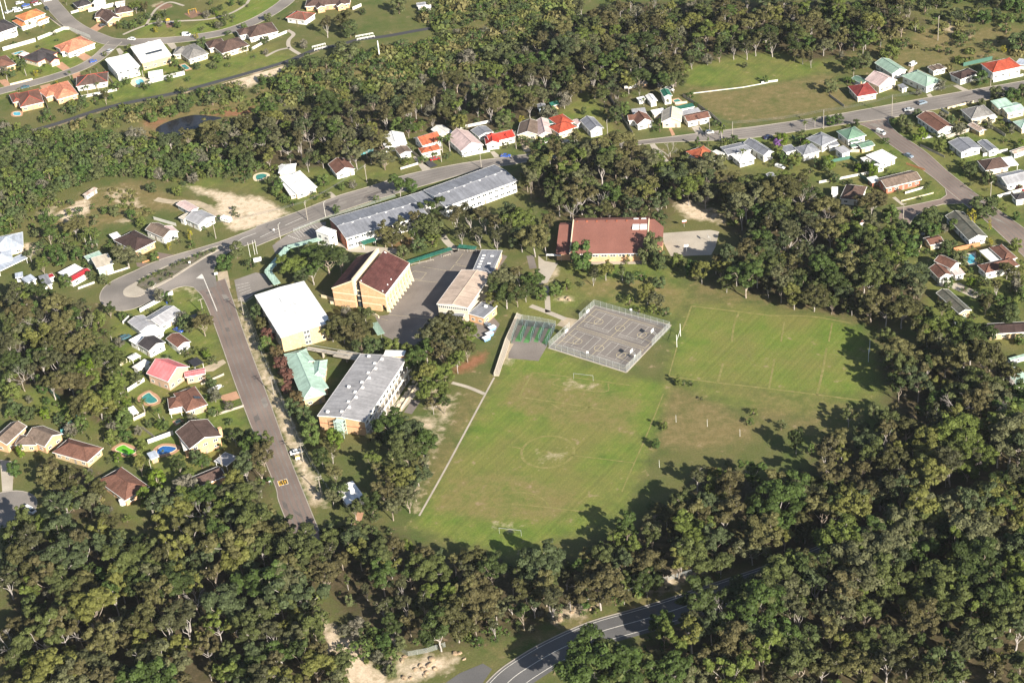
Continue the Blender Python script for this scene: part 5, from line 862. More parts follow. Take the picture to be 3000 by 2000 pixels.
# ------------------------------------------------------------------ sports things
def mesh_material(name, col, clear):
    m = bpy.data.materials.new(name); m.use_nodes = True; n = m.node_tree.nodes; L = m.node_tree.links; p = n['Principled BSDF']; p.inputs['Base Color'].default_value = (*col, 1); p.inputs['Roughness'].default_value = .5
    t = n.new('ShaderNodeBsdfTransparent'); mx = n.new('ShaderNodeMixShader'); mx.inputs[0].default_value = clear; L.new(p.outputs[0], mx.inputs[1]); L.new(t.outputs[0], mx.inputs[2]); L.new(mx.outputs[0], n['Material Output'].inputs[0]); return m
M_MESH = mesh_material('chain_link', (.45, .49, .49), .87); M_NET = mesh_material('practice_net', (.07, .12, .12), .76)
mb = MB(); mb.box(0, 1, -.012, .012, 0, 1); PANEL_UNIT = mb.mesh('fence_panel', M_MESH)
mb = MB(); mb.tube((0, 0, -.1), (0, 0, 1), .04, .04, 6); POST_UNIT = mb.mesh('fence_post', M_STEEL)
mb = MB(); mb.tube((0, 0, 0), (1, 0, 0), .025, .025, 5); RAIL_UNIT = mb.mesh('fence_rail', M_STEEL)
def run_fence(label, lines, h, panel, post, step, name='fence', group=None, rail=False, thick=None, z0=0.0):
    """lines: list of world polylines; every panel and post is a part of its own"""
    b = np.array(lines[0][0])[:2]; e = empty(name, (b[0], b[1], 0), 0, label, 'fence', group)
    for P in lines:
        for a, q in zip(P[:-1], P[1:]):
            a, q = np.array(a)[:2], np.array(q)[:2]; d = np.linalg.norm(q - a); n = max(1, round(d / step)); rz = math.atan2(q[1] - a[1], q[0] - a[0])
            for k in range(n):
                s = a + (q - a) * k / n - b; put('panel', PANEL_UNIT, e, (s[0], s[1], z0 + .03), rz, (d / n, thick or 1, h - .03), panel)
                if post: put('post', POST_UNIT, e, (s[0], s[1], 0), 0, (1, 1, h + .06), post)
                if rail: put('rail', RAIL_UNIT, e, (s[0], s[1], h), rz, (d / n, 1, 1))
            if post: s = q - b; put('post', POST_UNIT, e, (s[0], s[1], 0), 0, (1, 1, h + .06), post)
    return e
i_ = .25
run_fence('tall chain link fence around the two sports courts', [[cp(i_, LN2 * .45), cp(i_, i_), cp(LN1 - i_, i_), cp(LN1 - i_, LN2 * .34)], [cp(LN1 - i_, LN2 * .58), cp(LN1 - i_, LN2 - i_), cp(i_, LN2 - i_), cp(i_, LN2 * .66)]], 3.0, M_MESH, M_STEEL, 2.9, 'court_fence', rail=True)
for k, (a_, b_, s_) in enumerate(((3.0, 1.8 + BC / 2, 1), (3.0, 1.8 + BC * 1.5 + 1.2, 1), (LN1 - 3.0, 1.8 + BC / 2, -1), (LN1 - 3.0, 1.8 + BC * 1.5 + 1.2, -1))):
    p = cp(a_ - s_ * 1.6, b_); e = empty('basketball_hoop', (p[0], p[1], .06), math.atan2(E1[1] * s_, E1[0] * s_), ('basketball hoop at the left corner of the courts nearest the soccer goal', 'basketball hoop at the end of the courts nearest the paved slab', 'basketball hoop casting its shadow near the bottom corner of the courts', 'basketball hoop at the corner of the courts nearest the rugby posts')[k], 'basketball hoop', 'basketball hoops of the fenced courts')
    for y in (-.45, .45): mb = MB(); mb.tube((0, y, 0), (0, y, 2.2), .07, .07, 6); mb.tube((0, y, 2.2), (1.5, y * .7, 3.1), .06, .06, 6); mb.build('post', M_STEEL, e)
    mb = MB(); mb.box(1.5, 1.56, -.95, .95, 2.75, 4.0); mb.build('backboard', M_WHITE, e)
    mb = MB(); P = [(1.8 + .23 * math.cos(q), .23 * math.sin(q), 3.05) for q in np.linspace(0, 6.28, 12)]; [mb.tube(P[i], P[i + 1], .02, .02, 4) for i in range(11)]; mb.build('ring', material('hoop_orange', (.5, .12, .03), .05), e)
for k, (t, x, y, rz) in enumerate(((21, 1582, 515, -90), (21, 1822, 660, 180), (21, 1605, 760, 90))):
    p = g(t, x, y); e = empty('basketball_hoop', tuple(p), R(rz), ('hoop with red and white backboard on the grass beyond the gym court', 'white hoop at the shaded side of the gym court', 'white hoop at the near edge of the gym court')[k], 'basketball hoop', 'hoops of the gym court')
    mb = MB(); mb.tube((0, 0, 0), (0, 0, 2.4), .07, .07, 6); mb.tube((0, 0, 2.4), (.9, 0, 3.0), .06, .06, 6); mb.build('post', M_STEEL, e); mb = MB(); mb.box(.9, .96, -.9, .9, 2.6, 3.7); mb.build('backboard', M_WHITE, e)
    if k == 0: mb = MB(); mb.box(.965, .985, -.9, .9, 2.6, 2.95); mb.build('red_stripe', material('paint_red', (.5, .03, .03), .05), e)
# practice nets: mats and net dividers
M_TURF = material('practice_mat', (.085, .22, .075), .15, .5, 3, .1, .9, world=True)
for k, P in enumerate(([(322, 405), (365, 418), (300, 592), (228, 585)], [(425, 412), (462, 425), (388, 604), (325, 600)], [(520, 415), (560, 432), (492, 600), (445, 590)], [(620, 435), (655, 447), (602, 622), (538, 612)])):
    mb = MB(); pts = gs('court', P); c = sum(pts) / 4; mb.prism([p - c for p in pts], .03, .07); o = mb.build('practice_mat', M_TURF, None, (c[0], c[1], 0)); tag(o, ('green cricket practice mat next to the terraced seating', 'second green cricket practice mat from the terraced seating', 'third green cricket practice mat from the terraced seating', 'green cricket practice mat next to the sports courts')[k], 'practice mat', 'cricket practice mats')
nl = lambda *p: gs('court', p)
run_fence('steel framed cricket practice nets in four bays', [nl((262, 398), (372, 412), (478, 425), (575, 437), (690, 450)), nl((262, 398), (192, 610)), nl((372, 412), (300, 590)), nl((478, 425), (410, 592)), nl((575, 437), (508, 592)), nl((690, 450), (590, 640))], 3.0, M_NET, material('net_post_green', (.20, .30, .30), .1), 2.6, 'practice_nets', rail=True)
run_fence('chain link fence behind the practice nets along the path', [nl((250, 330), (530, 372)), nl((530, 372), (700, 410))], 2.4, M_MESH, M_STEEL, 2.9, 'fence', rail=True)
def goal(label, t, p, q, h=2.4):
    a, b = g(t, *p), g(*q) if len(q) == 3 else g(t, *q); e = empty('soccer_goal', tuple(a), math.atan2(b[1] - a[1], b[0] - a[0]), label, 'goal', 'soccer goals'); d = np.linalg.norm(b - a)
    for x in (0, d): mb = MB(); mb.tube((x, 0, -.1), (x, 0, h), .055, .055, 6); mb.build('upright', M_STEEL, e)
    mb = MB(); mb.tube((-.05, 0, h), (d + .05, 0, h), .055, .055, 6); mb.build('crossbar', M_STEEL, e)
goal('soccer goal on the grass just below the sports courts', 22, (568, 342), (747, 362)); goal('soccer goal near the wood at the bottom of the field', 13, (2238, 195), (23, 87, 218))
def rugby(label, t, p, q, h):
    a, b = g(t, *p), g(t, *q); e = empty('rugby_posts', tuple(a), math.atan2(b[1] - a[1], b[0] - a[0]), label, 'goal posts', 'rugby goal posts'); d = np.linalg.norm(b - a)
    for x in (0, d): mb = MB(); mb.tube((x, 0, -.1), (x, 0, h), .10, .08, 7); mb.build('upright', M_WHITE, e)
    mb = MB(); mb.tube((0, 0, 2.9), (d, 0, 2.9), .08, .08, 6); mb.build('crossbar', M_WHITE, e)
rugby('white rugby posts beside the sports courts', 'court', (2090, 652), (2132, 527), 5.6); rugby('white rugby posts at the shaded far end of the upper field', 32, (922, 187), (934, 95), 5.6)
for k, (x, y) in enumerate(((1508, 740), (1795, 780), (2095, 870), (1355, 1155))):
    p = g(22, x, y); e = empty('field_post', tuple(p), 0, ('slim white post on the dry patch nearest the soccer field', 'slim white post in the middle of the dry patch', 'slim white post at the far side of the dry patch by the trees', 'slim white post in the tree shadows beside the soccer field')[k], 'post', 'slim white posts on the dry patch'); mb = MB(); mb.tube((0, 0, -.1), (0, 0, 3.1), .05, .04, 7); mb.build('shaft', M_WHITE, e); mb = MB(); mb.box(-.15, .15, -.15, .15, -.05, .03); mb.build('footing', M_CONC, e)

# ------------------------------------------------------------------ fences and walls of the suburb
M_TEAL = material('teal_panel', (.10, .30, .32), .1, .5, 3, .08, .6); M_FPALE = material('paling_grey', (.38, .34, .29), .18, .5, 3, .15, .9); M_FWHITE = material('fence_white', (.56, .55, .52), .08, .5, 3, .05, .6); M_FGREEN = material('fence_green', (.06, .14, .11), .1, .5, 3, .08, .6); M_FCREAM = material('fence_cream', (.60, .52, .38), .1, .5, 3, .08, .7); M_FBRICK = material('garden_brick', (.44, .20, .10), .12, 1, 4, .15, .9)
for t, P, h, m, lab in [(1, [(1288, 1303), (1592, 1138)], 2.0, M_FWHITE, 'tall white fence between the turning loop and the slate grey house'), (1, [(1415, 450), (1620, 510)], 1.6, M_FWHITE, 'white paling fence behind the dusty pink house'), (1, [(990, 960), (1180, 900)], .9, M_FWHITE, 'low white street wall in front of the green house'), (1, [(720, 1090), (870, 1035)], 1.0, M_FWHITE, 'low white street fence by the red roofed bungalow'), (1, [(1310, 850), (1460, 800)], .7, M_FBRICK, 'low brick street wall of the pyramid roofed house'),
                    (0, [(350, 370), (590, 275), (640, 275), (830, 352)], 1.8, M_FWHITE, 'white garden wall around the salmon roofed house'), (0, [(30, 470), (330, 385)], 2.2, M_FWHITE, 'tall white wall between the dark roofed houses'), (0, [(815, 115), (1050, 62)], 2.4, M_FWHITE, 'tall white wall behind the long brown house'), (0, [(1365, 772), (1700, 690)], 2.4, M_FWHITE, 'long white rear wall of the pool garden'), (0, [(1585, 560), (1695, 672)], 1.8, M_FGREEN, 'dark side fence between the white house and the grey roof'), (0, [(750, 905), (930, 868), (1075, 835)], 1.6, M_FWHITE, 'white back fence behind the brown house above the cycle path'), (0, [(660, 740), (745, 890)], 1.8, M_FGREEN, 'dark side fence between the orange and brown roofs'), (0, [(375, 840), (445, 1010)], 1.7, M_FPALE, 'grey paling fence beside the orange roofed house'), (0, [(95, 785), (300, 735)], 1.0, M_FCREAM, 'cream street wall below the palm garden'), (0, [(655, 130), (760, 100)], 1.5, M_FWHITE, 'short white wall beside the top street'),
                    (10, [(-40, 465), (130, 370), (285, 305)], 1.6, M_FWHITE, 'white rear fence of the house by the footpath'), (10, [(890, 95), (970, 60)], 1.8, M_FWHITE, 'short white fence beside the top edge house'), (10, [(1330, 1560), (1490, 1512)], 1.1, M_FWHITE, 'white street wall of the long white roofed house'), (10, [(1905, 1445), (2150, 1395)], 1.1, M_FWHITE, 'white street wall of the weatherboard cottage'), (10, [(1880, 1185), (2145, 1130)], 1.5, M_FWHITE, 'white back fence under the forest'), (10, [(1430, 1400), (1540, 1495)], 1.6, M_FPALE, 'paling fence between the white and terracotta houses'), (10, [(915, 1440), (1080, 1390)], 1.6, M_TEAL, 'green back fence beside the palm'),
                    (20, [(880, 870), (1110, 1240)], 1.8, M_FPALE, 'long grey paling fence down the open lot'), (20, [(1035, 825), (1160, 800)], 1.8, M_FWHITE, 'white fence end behind the garage'), (20, [(1605, 870), (1850, 840), (2120, 808), (2352, 765)], .5, M_FWHITE, 'long white rail fence across the paddock'), (20, [(1500, 960), (1610, 950)], 1.2, M_FCREAM, 'cream pool fence beside the tall garage'), (20, [(1570, 890), (1830, 1060), (1960, 1190)], 1.6, M_FPALE, 'grey side fence between the brown house and the paddock'),
                    (30, [(1590, 1010), (1660, 1055)], 1.3, M_FWHITE, 'white gate fence of the grey tiled house'), (30, [(1650, 1005), (1890, 945)], 1.1, M_FCREAM, 'cream street fence of the grey tiled house'), (30, [(1630, 1280), (1850, 1210)], 1.8, M_FPALE, 'grey fence between the long brown house and the grey white house'), (30, [(2070, 760), (2345, 700)], 1.3, M_FWHITE, 'white street fence of the red hip roofed house'), (30, [(1975, 1440), (2200, 1395)], 1.6, M_FWHITE, 'white back fence behind the grey white house'), (30, [(1795, 612), (2060, 552)], 2.0, M_FGREEN, 'long green back fence of the red hip roofed house'), (30, [(560, 1500), (760, 1460), (900, 1568)], 1.6, M_FGREEN, 'dark fence in the back yards behind the workshop'), (30, [(-60, 770), (90, 750)], 1.1, M_FWHITE, 'end of the white rail fence near the junk pile'), (30, [(560, 880), (700, 985)], 1.2, M_FPALE, 'weathered paddock fence beside the crimson roofed house'),
                    (31, [(470, 118), (650, 85), (1000, 15)], 1.2, M_FWHITE, 'white and brick back fence above the dark brown house'), (31, [(840, 50), (985, 155)], 1.8, M_FGREEN, 'green side fence of the fawn roofed corner house'), (31, [(1260, 215), (1430, 165)], 1.1, M_FWHITE, 'white balustrade of the fawn roofed corner house'), (31, [(1225, 285), (1520, 210)], .6, M_FCREAM, 'low cream garden wall at the street corner'), (31, [(2105, 255), (2352, 185)], 1.6, M_FWHITE, 'white fence right of the side street'), (31, [(1705, 745), (1950, 690)], 1.9, M_FBRICK, 'brick wall behind the turquoise pool'), (31, [(1380, 770), (1430, 650)], 1.2, M_FCREAM, 'cream retaining wall beside the small garage'),
                    (2, [(565, 850), (740, 690)], 2.0, M_TEAL, 'teal panel fence beside the fawn tiled house'), (2, [(390, 410), (560, 545)], 1.8, M_FGREEN, 'dark green fence crossing the left hand garden'), (2, [(1175, 465), (1330, 365)], 1.8, M_FWHITE, 'white garden fence beside the pink roofed house'), (2, [(1362, 940), (1595, 855)], 1.9, M_FWHITE, 'pale blue white fence behind the deep blue pool'), (2, [(1230, 730), (1335, 680)], 1.6, M_FCREAM, 'cream garden wall beside the white pergola'), (2, [(1100, 230), (1170, 190)], 1.7, M_FCREAM, 'cream fence end beside the gazebo'), (30, [(640, 1300), (760, 1400), (840, 1400)], 1.5, M_FCREAM, 'cream yard fence below the white hip roof'), (30, [(220, 1260), (330, 1360)], 1.4, M_FGREEN, 'dark side fence left of the white hip roof'), (30, [(1400, 1345), (1620, 1450)], 1.1, M_FPALE, 'grey front fence of the grey white house'), (30, [(2010, 1150), (2180, 1260)], 1.6, M_FPALE, 'grey fence right of the rusty shed lawn'), (30, [(1270, 1510), (1440, 1568)], .9, M_FBRICK, 'low brick wall beside the white flat roofed house'), (31, [(1640, 440), (1850, 660)], 1.6, M_FPALE, 'grey fence behind the grey green roof'), (31, [(2090, 130), (2250, 230)], 1.5, M_FPALE, 'grey fence beyond the side street'), (2, [(1500, 720), (1545, 790)], 1.7, M_FPALE, 'grey fence beside the square spa'), (2, [(1310, 805), (1425, 895)], 1.5, M_FPALE, 'paling fence along the back lawn'), (2, [(955, 905), (1015, 965)], 1.5, M_FPALE, 'paling fence left of the lime pool'), (2, [(1960, 690), (2240, 600)], 1.0, M_FPALE, 'low side fence of the brick chimney house'), (2, [(1850, 400), (2060, 310)], 1.0, M_FPALE, 'low side fence below the pink roof drive'), (0, [(455, 165), (590, 262)], 1.5, M_FPALE, 'grey fence beside the orange roof lawn'), (0, [(960, 660), (1010, 730), (1075, 830)], 1.7, M_FPALE, 'grey fence left of the bright blue pool'), (1, [(1190, 1350), (1130, 1410)], 1.4, M_FWHITE, 'short white fence at the slate grey house corner'), (2, [(620, 860), (770, 700)], .3, M_FCREAM, 'low garden edging beside the teal fence')]:
    run_fence(lab, [gs(t, P)], h, m, m, 2.4, 'garden_wall' if h < 1.2 or 'wall' in lab else 'garden_fence', thick=2.5)
run_fence('wire mesh fence along the top of the road cutting, nearer part', [gs(13, [(1175, 965), (1240, 1110), (1305, 1265), (1400, 1320), (1570, 1290), (1740, 1235)])], 2.0, M_MESH, M_STEEL, 3.0, 'boundary_fence')
run_fence('wire mesh fence along the top of the road cutting, farther part', [gs(23, [(640, 850), (790, 820), (1110, 735), (1290, 665), (1440, 625), (1680, 560), (1760, 545)])], 2.0, M_MESH, M_STEEL, 3.0, 'boundary_fence')
run_fence('low wire fence along the school street frontage', [gs(11, [(345, 560), (560, 478), (800, 395), (1200, 265), (1280, 240)])], 1.3, M_MESH, M_STEEL, 3.0, 'boundary_fence')
run_fence('chain link fence along the footpath beside the school street', [gs('F', [(553, 690), (590, 790), (640, 900), (700, 1040), (770, 1150)])], 1.8, M_MESH, M_STEEL, 3.0, 'boundary_fence')
for k, (t, P) in enumerate(((10, [(538, 470), (660, 440)]), (10, [(930, 375), (1090, 345)]))):
    a, b = g(t, *P[0]), g(t, *P[1]); e = empty('bridge_railing', tuple(a), math.atan2(b[1] - a[1], b[0] - a[0]), ('white bridge railing on the cycle path beside the wide shrub', 'white bridge railing on the cycle path above the tall pole')[k], 'railing', 'white railings of the cycle path'); d = np.linalg.norm(b - a)
    for y in (0, 4.0):
        for z_ in (.6, 1.1): mb = MB(); mb.box(0, d, y - .05, y + .05, z_, z_ + .16); mb.build('rail', M_WHITE, e)
        for j in range(6): mb = MB(); mb.box(d * j / 5 - .06, d * j / 5 + .06, y - .045, y + .045, 0, 1.2); mb.build('post', M_WHITE, e)

# ------------------------------------------------------------------ pools
def pool(label, t, P, water, deck=M_PAVE, grow=1.6, rnd=True):
    pts = gs(t, P); c = sum(pts) / len(pts); q = smooth([p - c for p in pts], 5, True) if rnd else [p - c for p in pts]
    e = empty('swimming_pool', (c[0], c[1], 0), 0, label, 'swimming pool')
    mb = MB(); dq = [p * (1 + grow / np.linalg.norm(p)) for p in q]; mb.prism(dq if np.cross(dq[0], dq[1]) > 0 else dq[::-1], 0, .07); mb.build('deck', deck, e)
    mb = MB(); wq = q if np.cross(q[0], q[1]) > 0 else q[::-1]; mb.add([(p[0], p[1], .085) for p in wq], [tuple(range(len(wq)))]); mb.build('water', water, e)
    mb = MB(); strip(mb, q + q[:1], .35, .07, .06); mb.build('coping', M_CREAM, e); KEEP_CLEAR.append(np.array([p + c for p in dq]))
pool('kidney shaped teal pool between the brown and pink roofs', 2, [(1300, 515), (1365, 470), (1400, 495), (1450, 545), (1385, 572), (1320, 550)], M_POOLTEAL)
pool('lime green pool among shrubs below the teal fence', 2, [(1060, 990), (1130, 950), (1185, 975), (1250, 1010), (1185, 1045), (1110, 1020)], M_POOLLIME)
pool('deep blue kidney pool beside the brick chimney house', 2, [(1440, 1005), (1500, 960), (1620, 975), (1590, 1010), (1530, 1030), (1460, 1042)], M_POOLBLUE)
pool('turquoise pool inside the L-shaped brown house', 31, [(1780, 785), (1900, 758), (1905, 850), (1850, 862)], M_WATERPOOL, M_CONC, 1.2, False)
pool('bright blue pool below the flat roofed white house', 0, [(1240, 745), (1300, 728), (1330, 765), (1265, 782)], M_WATERPOOL, M_CREAM, 2.5)
pool('teal pool beside the grey tiled house', 0, [(1658, 602), (1700, 592), (1748, 632), (1705, 645)], M_POOLTEAL, M_PAVE, 1.5, False)
pool('pale blue pool between the dark roofed houses of the upper suburb', 0, [(118, 492), (200, 470), (220, 480), (140, 505)], M_WATERPOOL, M_CONC, 1.0, False)
pool('small blue pool behind the brown house above the cycle path', 0, [(125, 1035), (180, 1030), (190, 1060), (130, 1062)], M_WATERPOOL, M_PAVE, 1.2)
pool('teal pool with brick deck behind the fawn house', 20, [(1478, 922), (1528, 910), (1572, 948), (1512, 968)], M_POOLTEAL, M_PAVE, 1.2, False)
pool('dark green pool beside the rambling white house', 11, [(0, 45), (60, 28), (105, 45), (60, 75), (5, 85)], M_POOLTEAL, M_CREAM, 1.2)
pool('small square spa in the courtyard of the yellow brick house', 2, [(1605, 735), (1650, 715), (1672, 735), (1622, 758)], M_POOLTEAL, M_PAVE, 1.0, False)

# ------------------------------------------------------------------ vehicles
def paint(name, col): return material('car_' + name, col, .03, 1, 3, .03, .25, 0, .5)
PAINT = {'white': paint('white', (.75, .75, .74)), 'silver': paint('silver', (.42, .44, .46)), 'blue': paint('blue', (.04, .10, .40)), 'dark': paint('dark', (.03, .035, .04)), 'red': paint('red', (.33, .02, .025)), 'navy': paint('navy', (.02, .03, .09)), 'teal': paint('teal', (.06, .13, .16)), 'steel': paint('steel', (.20, .25, .31)), 'maroon': paint('maroon', (.16, .02, .03))}
M_TYRE = material('tyre_rubber', (.02, .02, .02), .1); M_LAMP = material('lamp_lens', (.7, .68, .6), .05); M_TAIL = material('tail_lens', (.35, .02, .02), .05)
def car_meshes(kind):
    ln, h, base = {'sedan': (4.7, 1.45, .95), 'wagon': (4.8, 1.5, .98), 'hatch': (4.0, 1.48, .95), 'ute': (4.9, 1.55, 1.0), 'van': (4.7, 2.0, 1.1), 'suv': (4.6, 1.75, 1.1)}[kind]
    a = ln / 2; wd = .87; body = MB()
    hull = [(-a, .4), (-a + .08, base - .12), (-a + .5, base), (a - 1.3, base), (a - .25, base - .18), (a, base - .4), (a - .05, .3), (-a + .1, .3)]; body.sweep_y([(x, z) for x, z in hull], -wd, wd)
    cab = {'sedan': (-1.6, -1.0, .45, 1.15), 'wagon': (-2.2, -2.0, .45, 1.15), 'hatch': (-1.8, -1.45, .4, 1.05), 'ute': (-.35, -.15, .75, 1.35), 'van': (-2.25, -2.2, 1.1, 1.75), 'suv': (-2.1, -1.9, .5, 1.1)}[kind]
    glass = MB(); zt = h - .06; n = wd - .06; m = wd - .22
    V = [(cab[0], -n, base), (cab[3], -n, base), (cab[3], n, base), (cab[0], n, base), (cab[1], -m, zt), (cab[2], -m, zt), (cab[2], m, zt), (cab[1], m, zt)]
    glass.add(V, [(3, 2, 1, 0), (4, 5, 6, 7), (0, 1, 5, 4), (1, 2, 6, 5), (2, 3, 7, 6), (3, 0, 4, 7)])
    body.box(cab[1] - .05, cab[2] + .05, -m - .03, m + .03, zt + .002, h)
    for x in ((cab[1] + cab[2]) / 2,): body.box(x - .06, x + .06, -n - .005, n + .005, base, zt - .02)
    if kind == 'van': body.box(-2.2, .2, -n - .02, n + .02, base, zt - .1)
    if kind == 'ute':
        body.box(-a + .02, -.5, -wd, -wd + .08, base, base + .25); body.box(-a + .02, -.5, wd - .08, wd, base, base + .25); body.box(-a + .02, -a + .1, -wd + .08, wd - .08, base, base + .25)
    return body.mesh('car_body', PAINT['white']), glass.mesh('car_glass', M_GLASS), ln
mb = MB(); mb.tube((0, -.11, 0), (0, .11, 0), .32, .32, 12); WHEEL = mb.mesh('wheel', M_TYRE); mb = MB(); mb.tube((0, -.12, 0), (0, .12, 0), .18, .18, 10); RIM = mb.mesh('rim', M_STEEL)
mb = MB(); mb.box(-.03, .03, -.16, .16, -.07, .07); LAMP = mb.mesh('headlight', M_LAMP); TAIL = LAMP.copy(); TAIL.materials.clear(); TAIL.materials.append(M_TAIL)
CARS = {k: car_meshes(k) for k in ('sedan', 'wagon', 'hatch', 'ute', 'van', 'suv')}
def car(label, kind, col, t, p, q, z=0.05, cat=None):
    a, b = g(t, *p), g(t, *q); c = (a + b) / 2; e = empty('parked_car' if kind not in ('van',) else 'parked_van', (c[0], c[1], z), math.atan2(b[1] - a[1], b[0] - a[0]), label, cat or ('van' if kind == 'van' else 'car'), 'cars of the neighbourhood'); bm, gm, ln = CARS[kind]
    put('body', bm, e, mat=PAINT[col]); put('window_glass', gm, e)
    for sx in (-1, 1):
        for sy in (-1, 1): wv = put('wheel', WHEEL, e, (sx * (ln / 2 - .85), sy * .78, .32)); put('rim', RIM, wv)
    for sy in (-.6, .6): put('headlight', LAMP, e, (ln / 2 - .05, sy, .62)); put('tail_light', TAIL, e, (-ln / 2 + .03, sy, .75))
    return e
for lab, k, c, t, p, q in [('dark wagon turning at the top street crossing', 'wagon', 'dark', 0, (420, 78), (445, 105)), ('white wagon driving along the park bend', 'wagon', 'white', 0, (1250, 373), (1170, 363)), ('white van parked on the park side of the bend', 'van', 'white', 0, (1680, 330), (1750, 330)), ('silver hatchback at the corner of the two upper streets', 'hatch', 'silver', 0, (985, 492), (1040, 460)), ('blue hatchback climbing the lower street', 'hatch', 'blue', 0, (828, 580), (888, 565)), ('dark teal sedan on the lower street near the orange roof', 'sedan', 'teal', 0, (195, 818), (270, 803)), ('dark car in the driveway of the long brown house', 'hatch', 'dark', 0, (918, 250), (970, 235)), ('white car on the brick drive of the salmon roofed house', 'sedan', 'white', 0, (665, 508), (722, 522)),
                          ('maroon and white car in the upper car park', 'sedan', 'maroon', 0, (285, 35), (350, 18)), ('white car in the second row of the upper car park', 'sedan', 'white', 0, (312, 55), (378, 40)), ('blue car in the upper car park', 'sedan', 'blue', 0, (205, 65), (272, 52)), ('silver car beside the blue car in the upper car park', 'wagon', 'silver', 0, (215, 88), (285, 75)), ('white car nearest the orange roof in the upper car park', 'sedan', 'white', 0, (135, 116), (205, 102)), ('white van in the row above the orange roof', 'wagon', 'white', 0, (120, 98), (185, 85)), ('white car at the top edge of the car park', 'sedan', 'white', 0, (405, 18), (475, 5)), ('silver car at the left end of the car park', 'sedan', 'silver', 0, (50, 128), (110, 110)), ('pale car in the far row of the car park by the lights', 'wagon', 'white', 0, (150, 45), (215, 28)),
                          ('red sedan on the dark driveway by the palms', 'sedan', 'red', 10, (1600, 1478), (1690, 1460)), ('bright blue sedan parked on the main street', 'sedan', 'blue', 10, (2250, 1440), (2340, 1442)), ('silver sedan on the main street near the corner', 'sedan', 'silver', 30, (1250, 1022), (1345, 1015)), ('dark four wheel drive travelling on the main street', 'suv', 'steel', 30, (1380, 968), (1455, 945)), ('white van parked on the side street near the corner', 'van', 'white', 30, (1000, 1215), (1072, 1245)), ('grey blue sedan on the side street', 'sedan', 'steel', 30, (1255, 1425), (1328, 1455)), ('white sedan on the lawn of the long brown house', 'sedan', 'white', 30, (1415, 1277), (1502, 1262)), ('white and blue truck behind the pale green house', 'van', 'white', 30, (1300, 620), (1360, 585)), ('white ute in the back yards under the jacaranda', 'ute', 'white', 30, (75, 1530), (150, 1555)),
                          ('white hatchback on the concrete drive beside the paddock', 'hatch', 'white', 20, (1780, 1228), (1852, 1222)), ('dark covered motorbike trailer by the fawn house drive', 'hatch', 'dark', 20, (140, 1318), (205, 1300)), ('white car in front of the red hip roofed house', 'sedan', 'white', 20, (300, 1315), (390, 1300)), ('dark car under the trees at the narrow cottage', 'sedan', 'dark', 20, (460, 1310), (540, 1310)), ('white utility behind the tall garage', 'ute', 'white', 20, (1420, 820), (1475, 840)),
                          ('white and silver car parked beside the power pole on the school street', 'sedan', 'white', 12, (318, 1040), (425, 1010)), ('dark blue car tucked beside the long white house', 'sedan', 'blue', 1, (1595, 1455), (1690, 1492)), ('dark teal four wheel drive by the white carport', 'suv', 'teal', 1, (1115, 1560), (1195, 1525)), ('silver car in the shaded drive of the cul-de-sac', 'sedan', 'silver', 31, (1365, 560), (1425, 600)), ('dark car in front of the silver one at the cul-de-sac', 'sedan', 'dark', 31, (1330, 520), (1385, 555)), ('dark car near the pale green roofs at the right edge', 'suv', 'dark', 30, (2165, 1120), (2230, 1140)), ('black hatchback beside the right edge building', 'hatch', 'dark', 32, (2205, 210), (2275, 215)), ('small red car between the cars of the brown hip house', 'hatch', 'red', 31, (2300, 170), (2352, 190)), ('white van at the edge of the left hand turning circle', 'van', 'white', 2, (250, 1545), (320, 1580)),
                          ('dark grey ute with blue load behind the canteen', 'ute', 'steel', 'hall', (2050, 985), (2130, 1040)), ('dark car at the left edge of the main street junction', 'sedan', 'navy', 30, (-30, 1280), (40, 1265))]: car(lab, k, c, t, p, q)
for k, (x, y) in enumerate(((2125, 1045), (2095, 1115), (2060, 1165))):
    p = g('hall', x, y); e = empty('skip_bin', tuple(p), .5, ('pale blue box trailer beside the dark ute', 'pale blue skip bin in the middle of the service yard', 'pale blue skip bin nearest the red dirt')[k], 'bin', 'pale blue bins behind the canteen')
    mb = MB(); mb.add([(-1.2, -.8, .2), (1.2, -.8, .2), (1.2, .8, .2), (-1.2, .8, .2), (-1.5, -1, 1.5), (1.5, -1, 1.5), (1.5, 1, 1.5), (-1.5, 1, 1.5)], [(3, 2, 1, 0), (0, 1, 5, 4), (1, 2, 6, 5), (2, 3, 7, 6), (3, 0, 4, 7)]); mb.build('body', material('bin_blue', (.20, .34, .60), .08), e); mb = MB(); mb.box(-1.5, 1.5, -1, 1, 1.5, 1.58); mb.build('lid', M_WHITE, e)
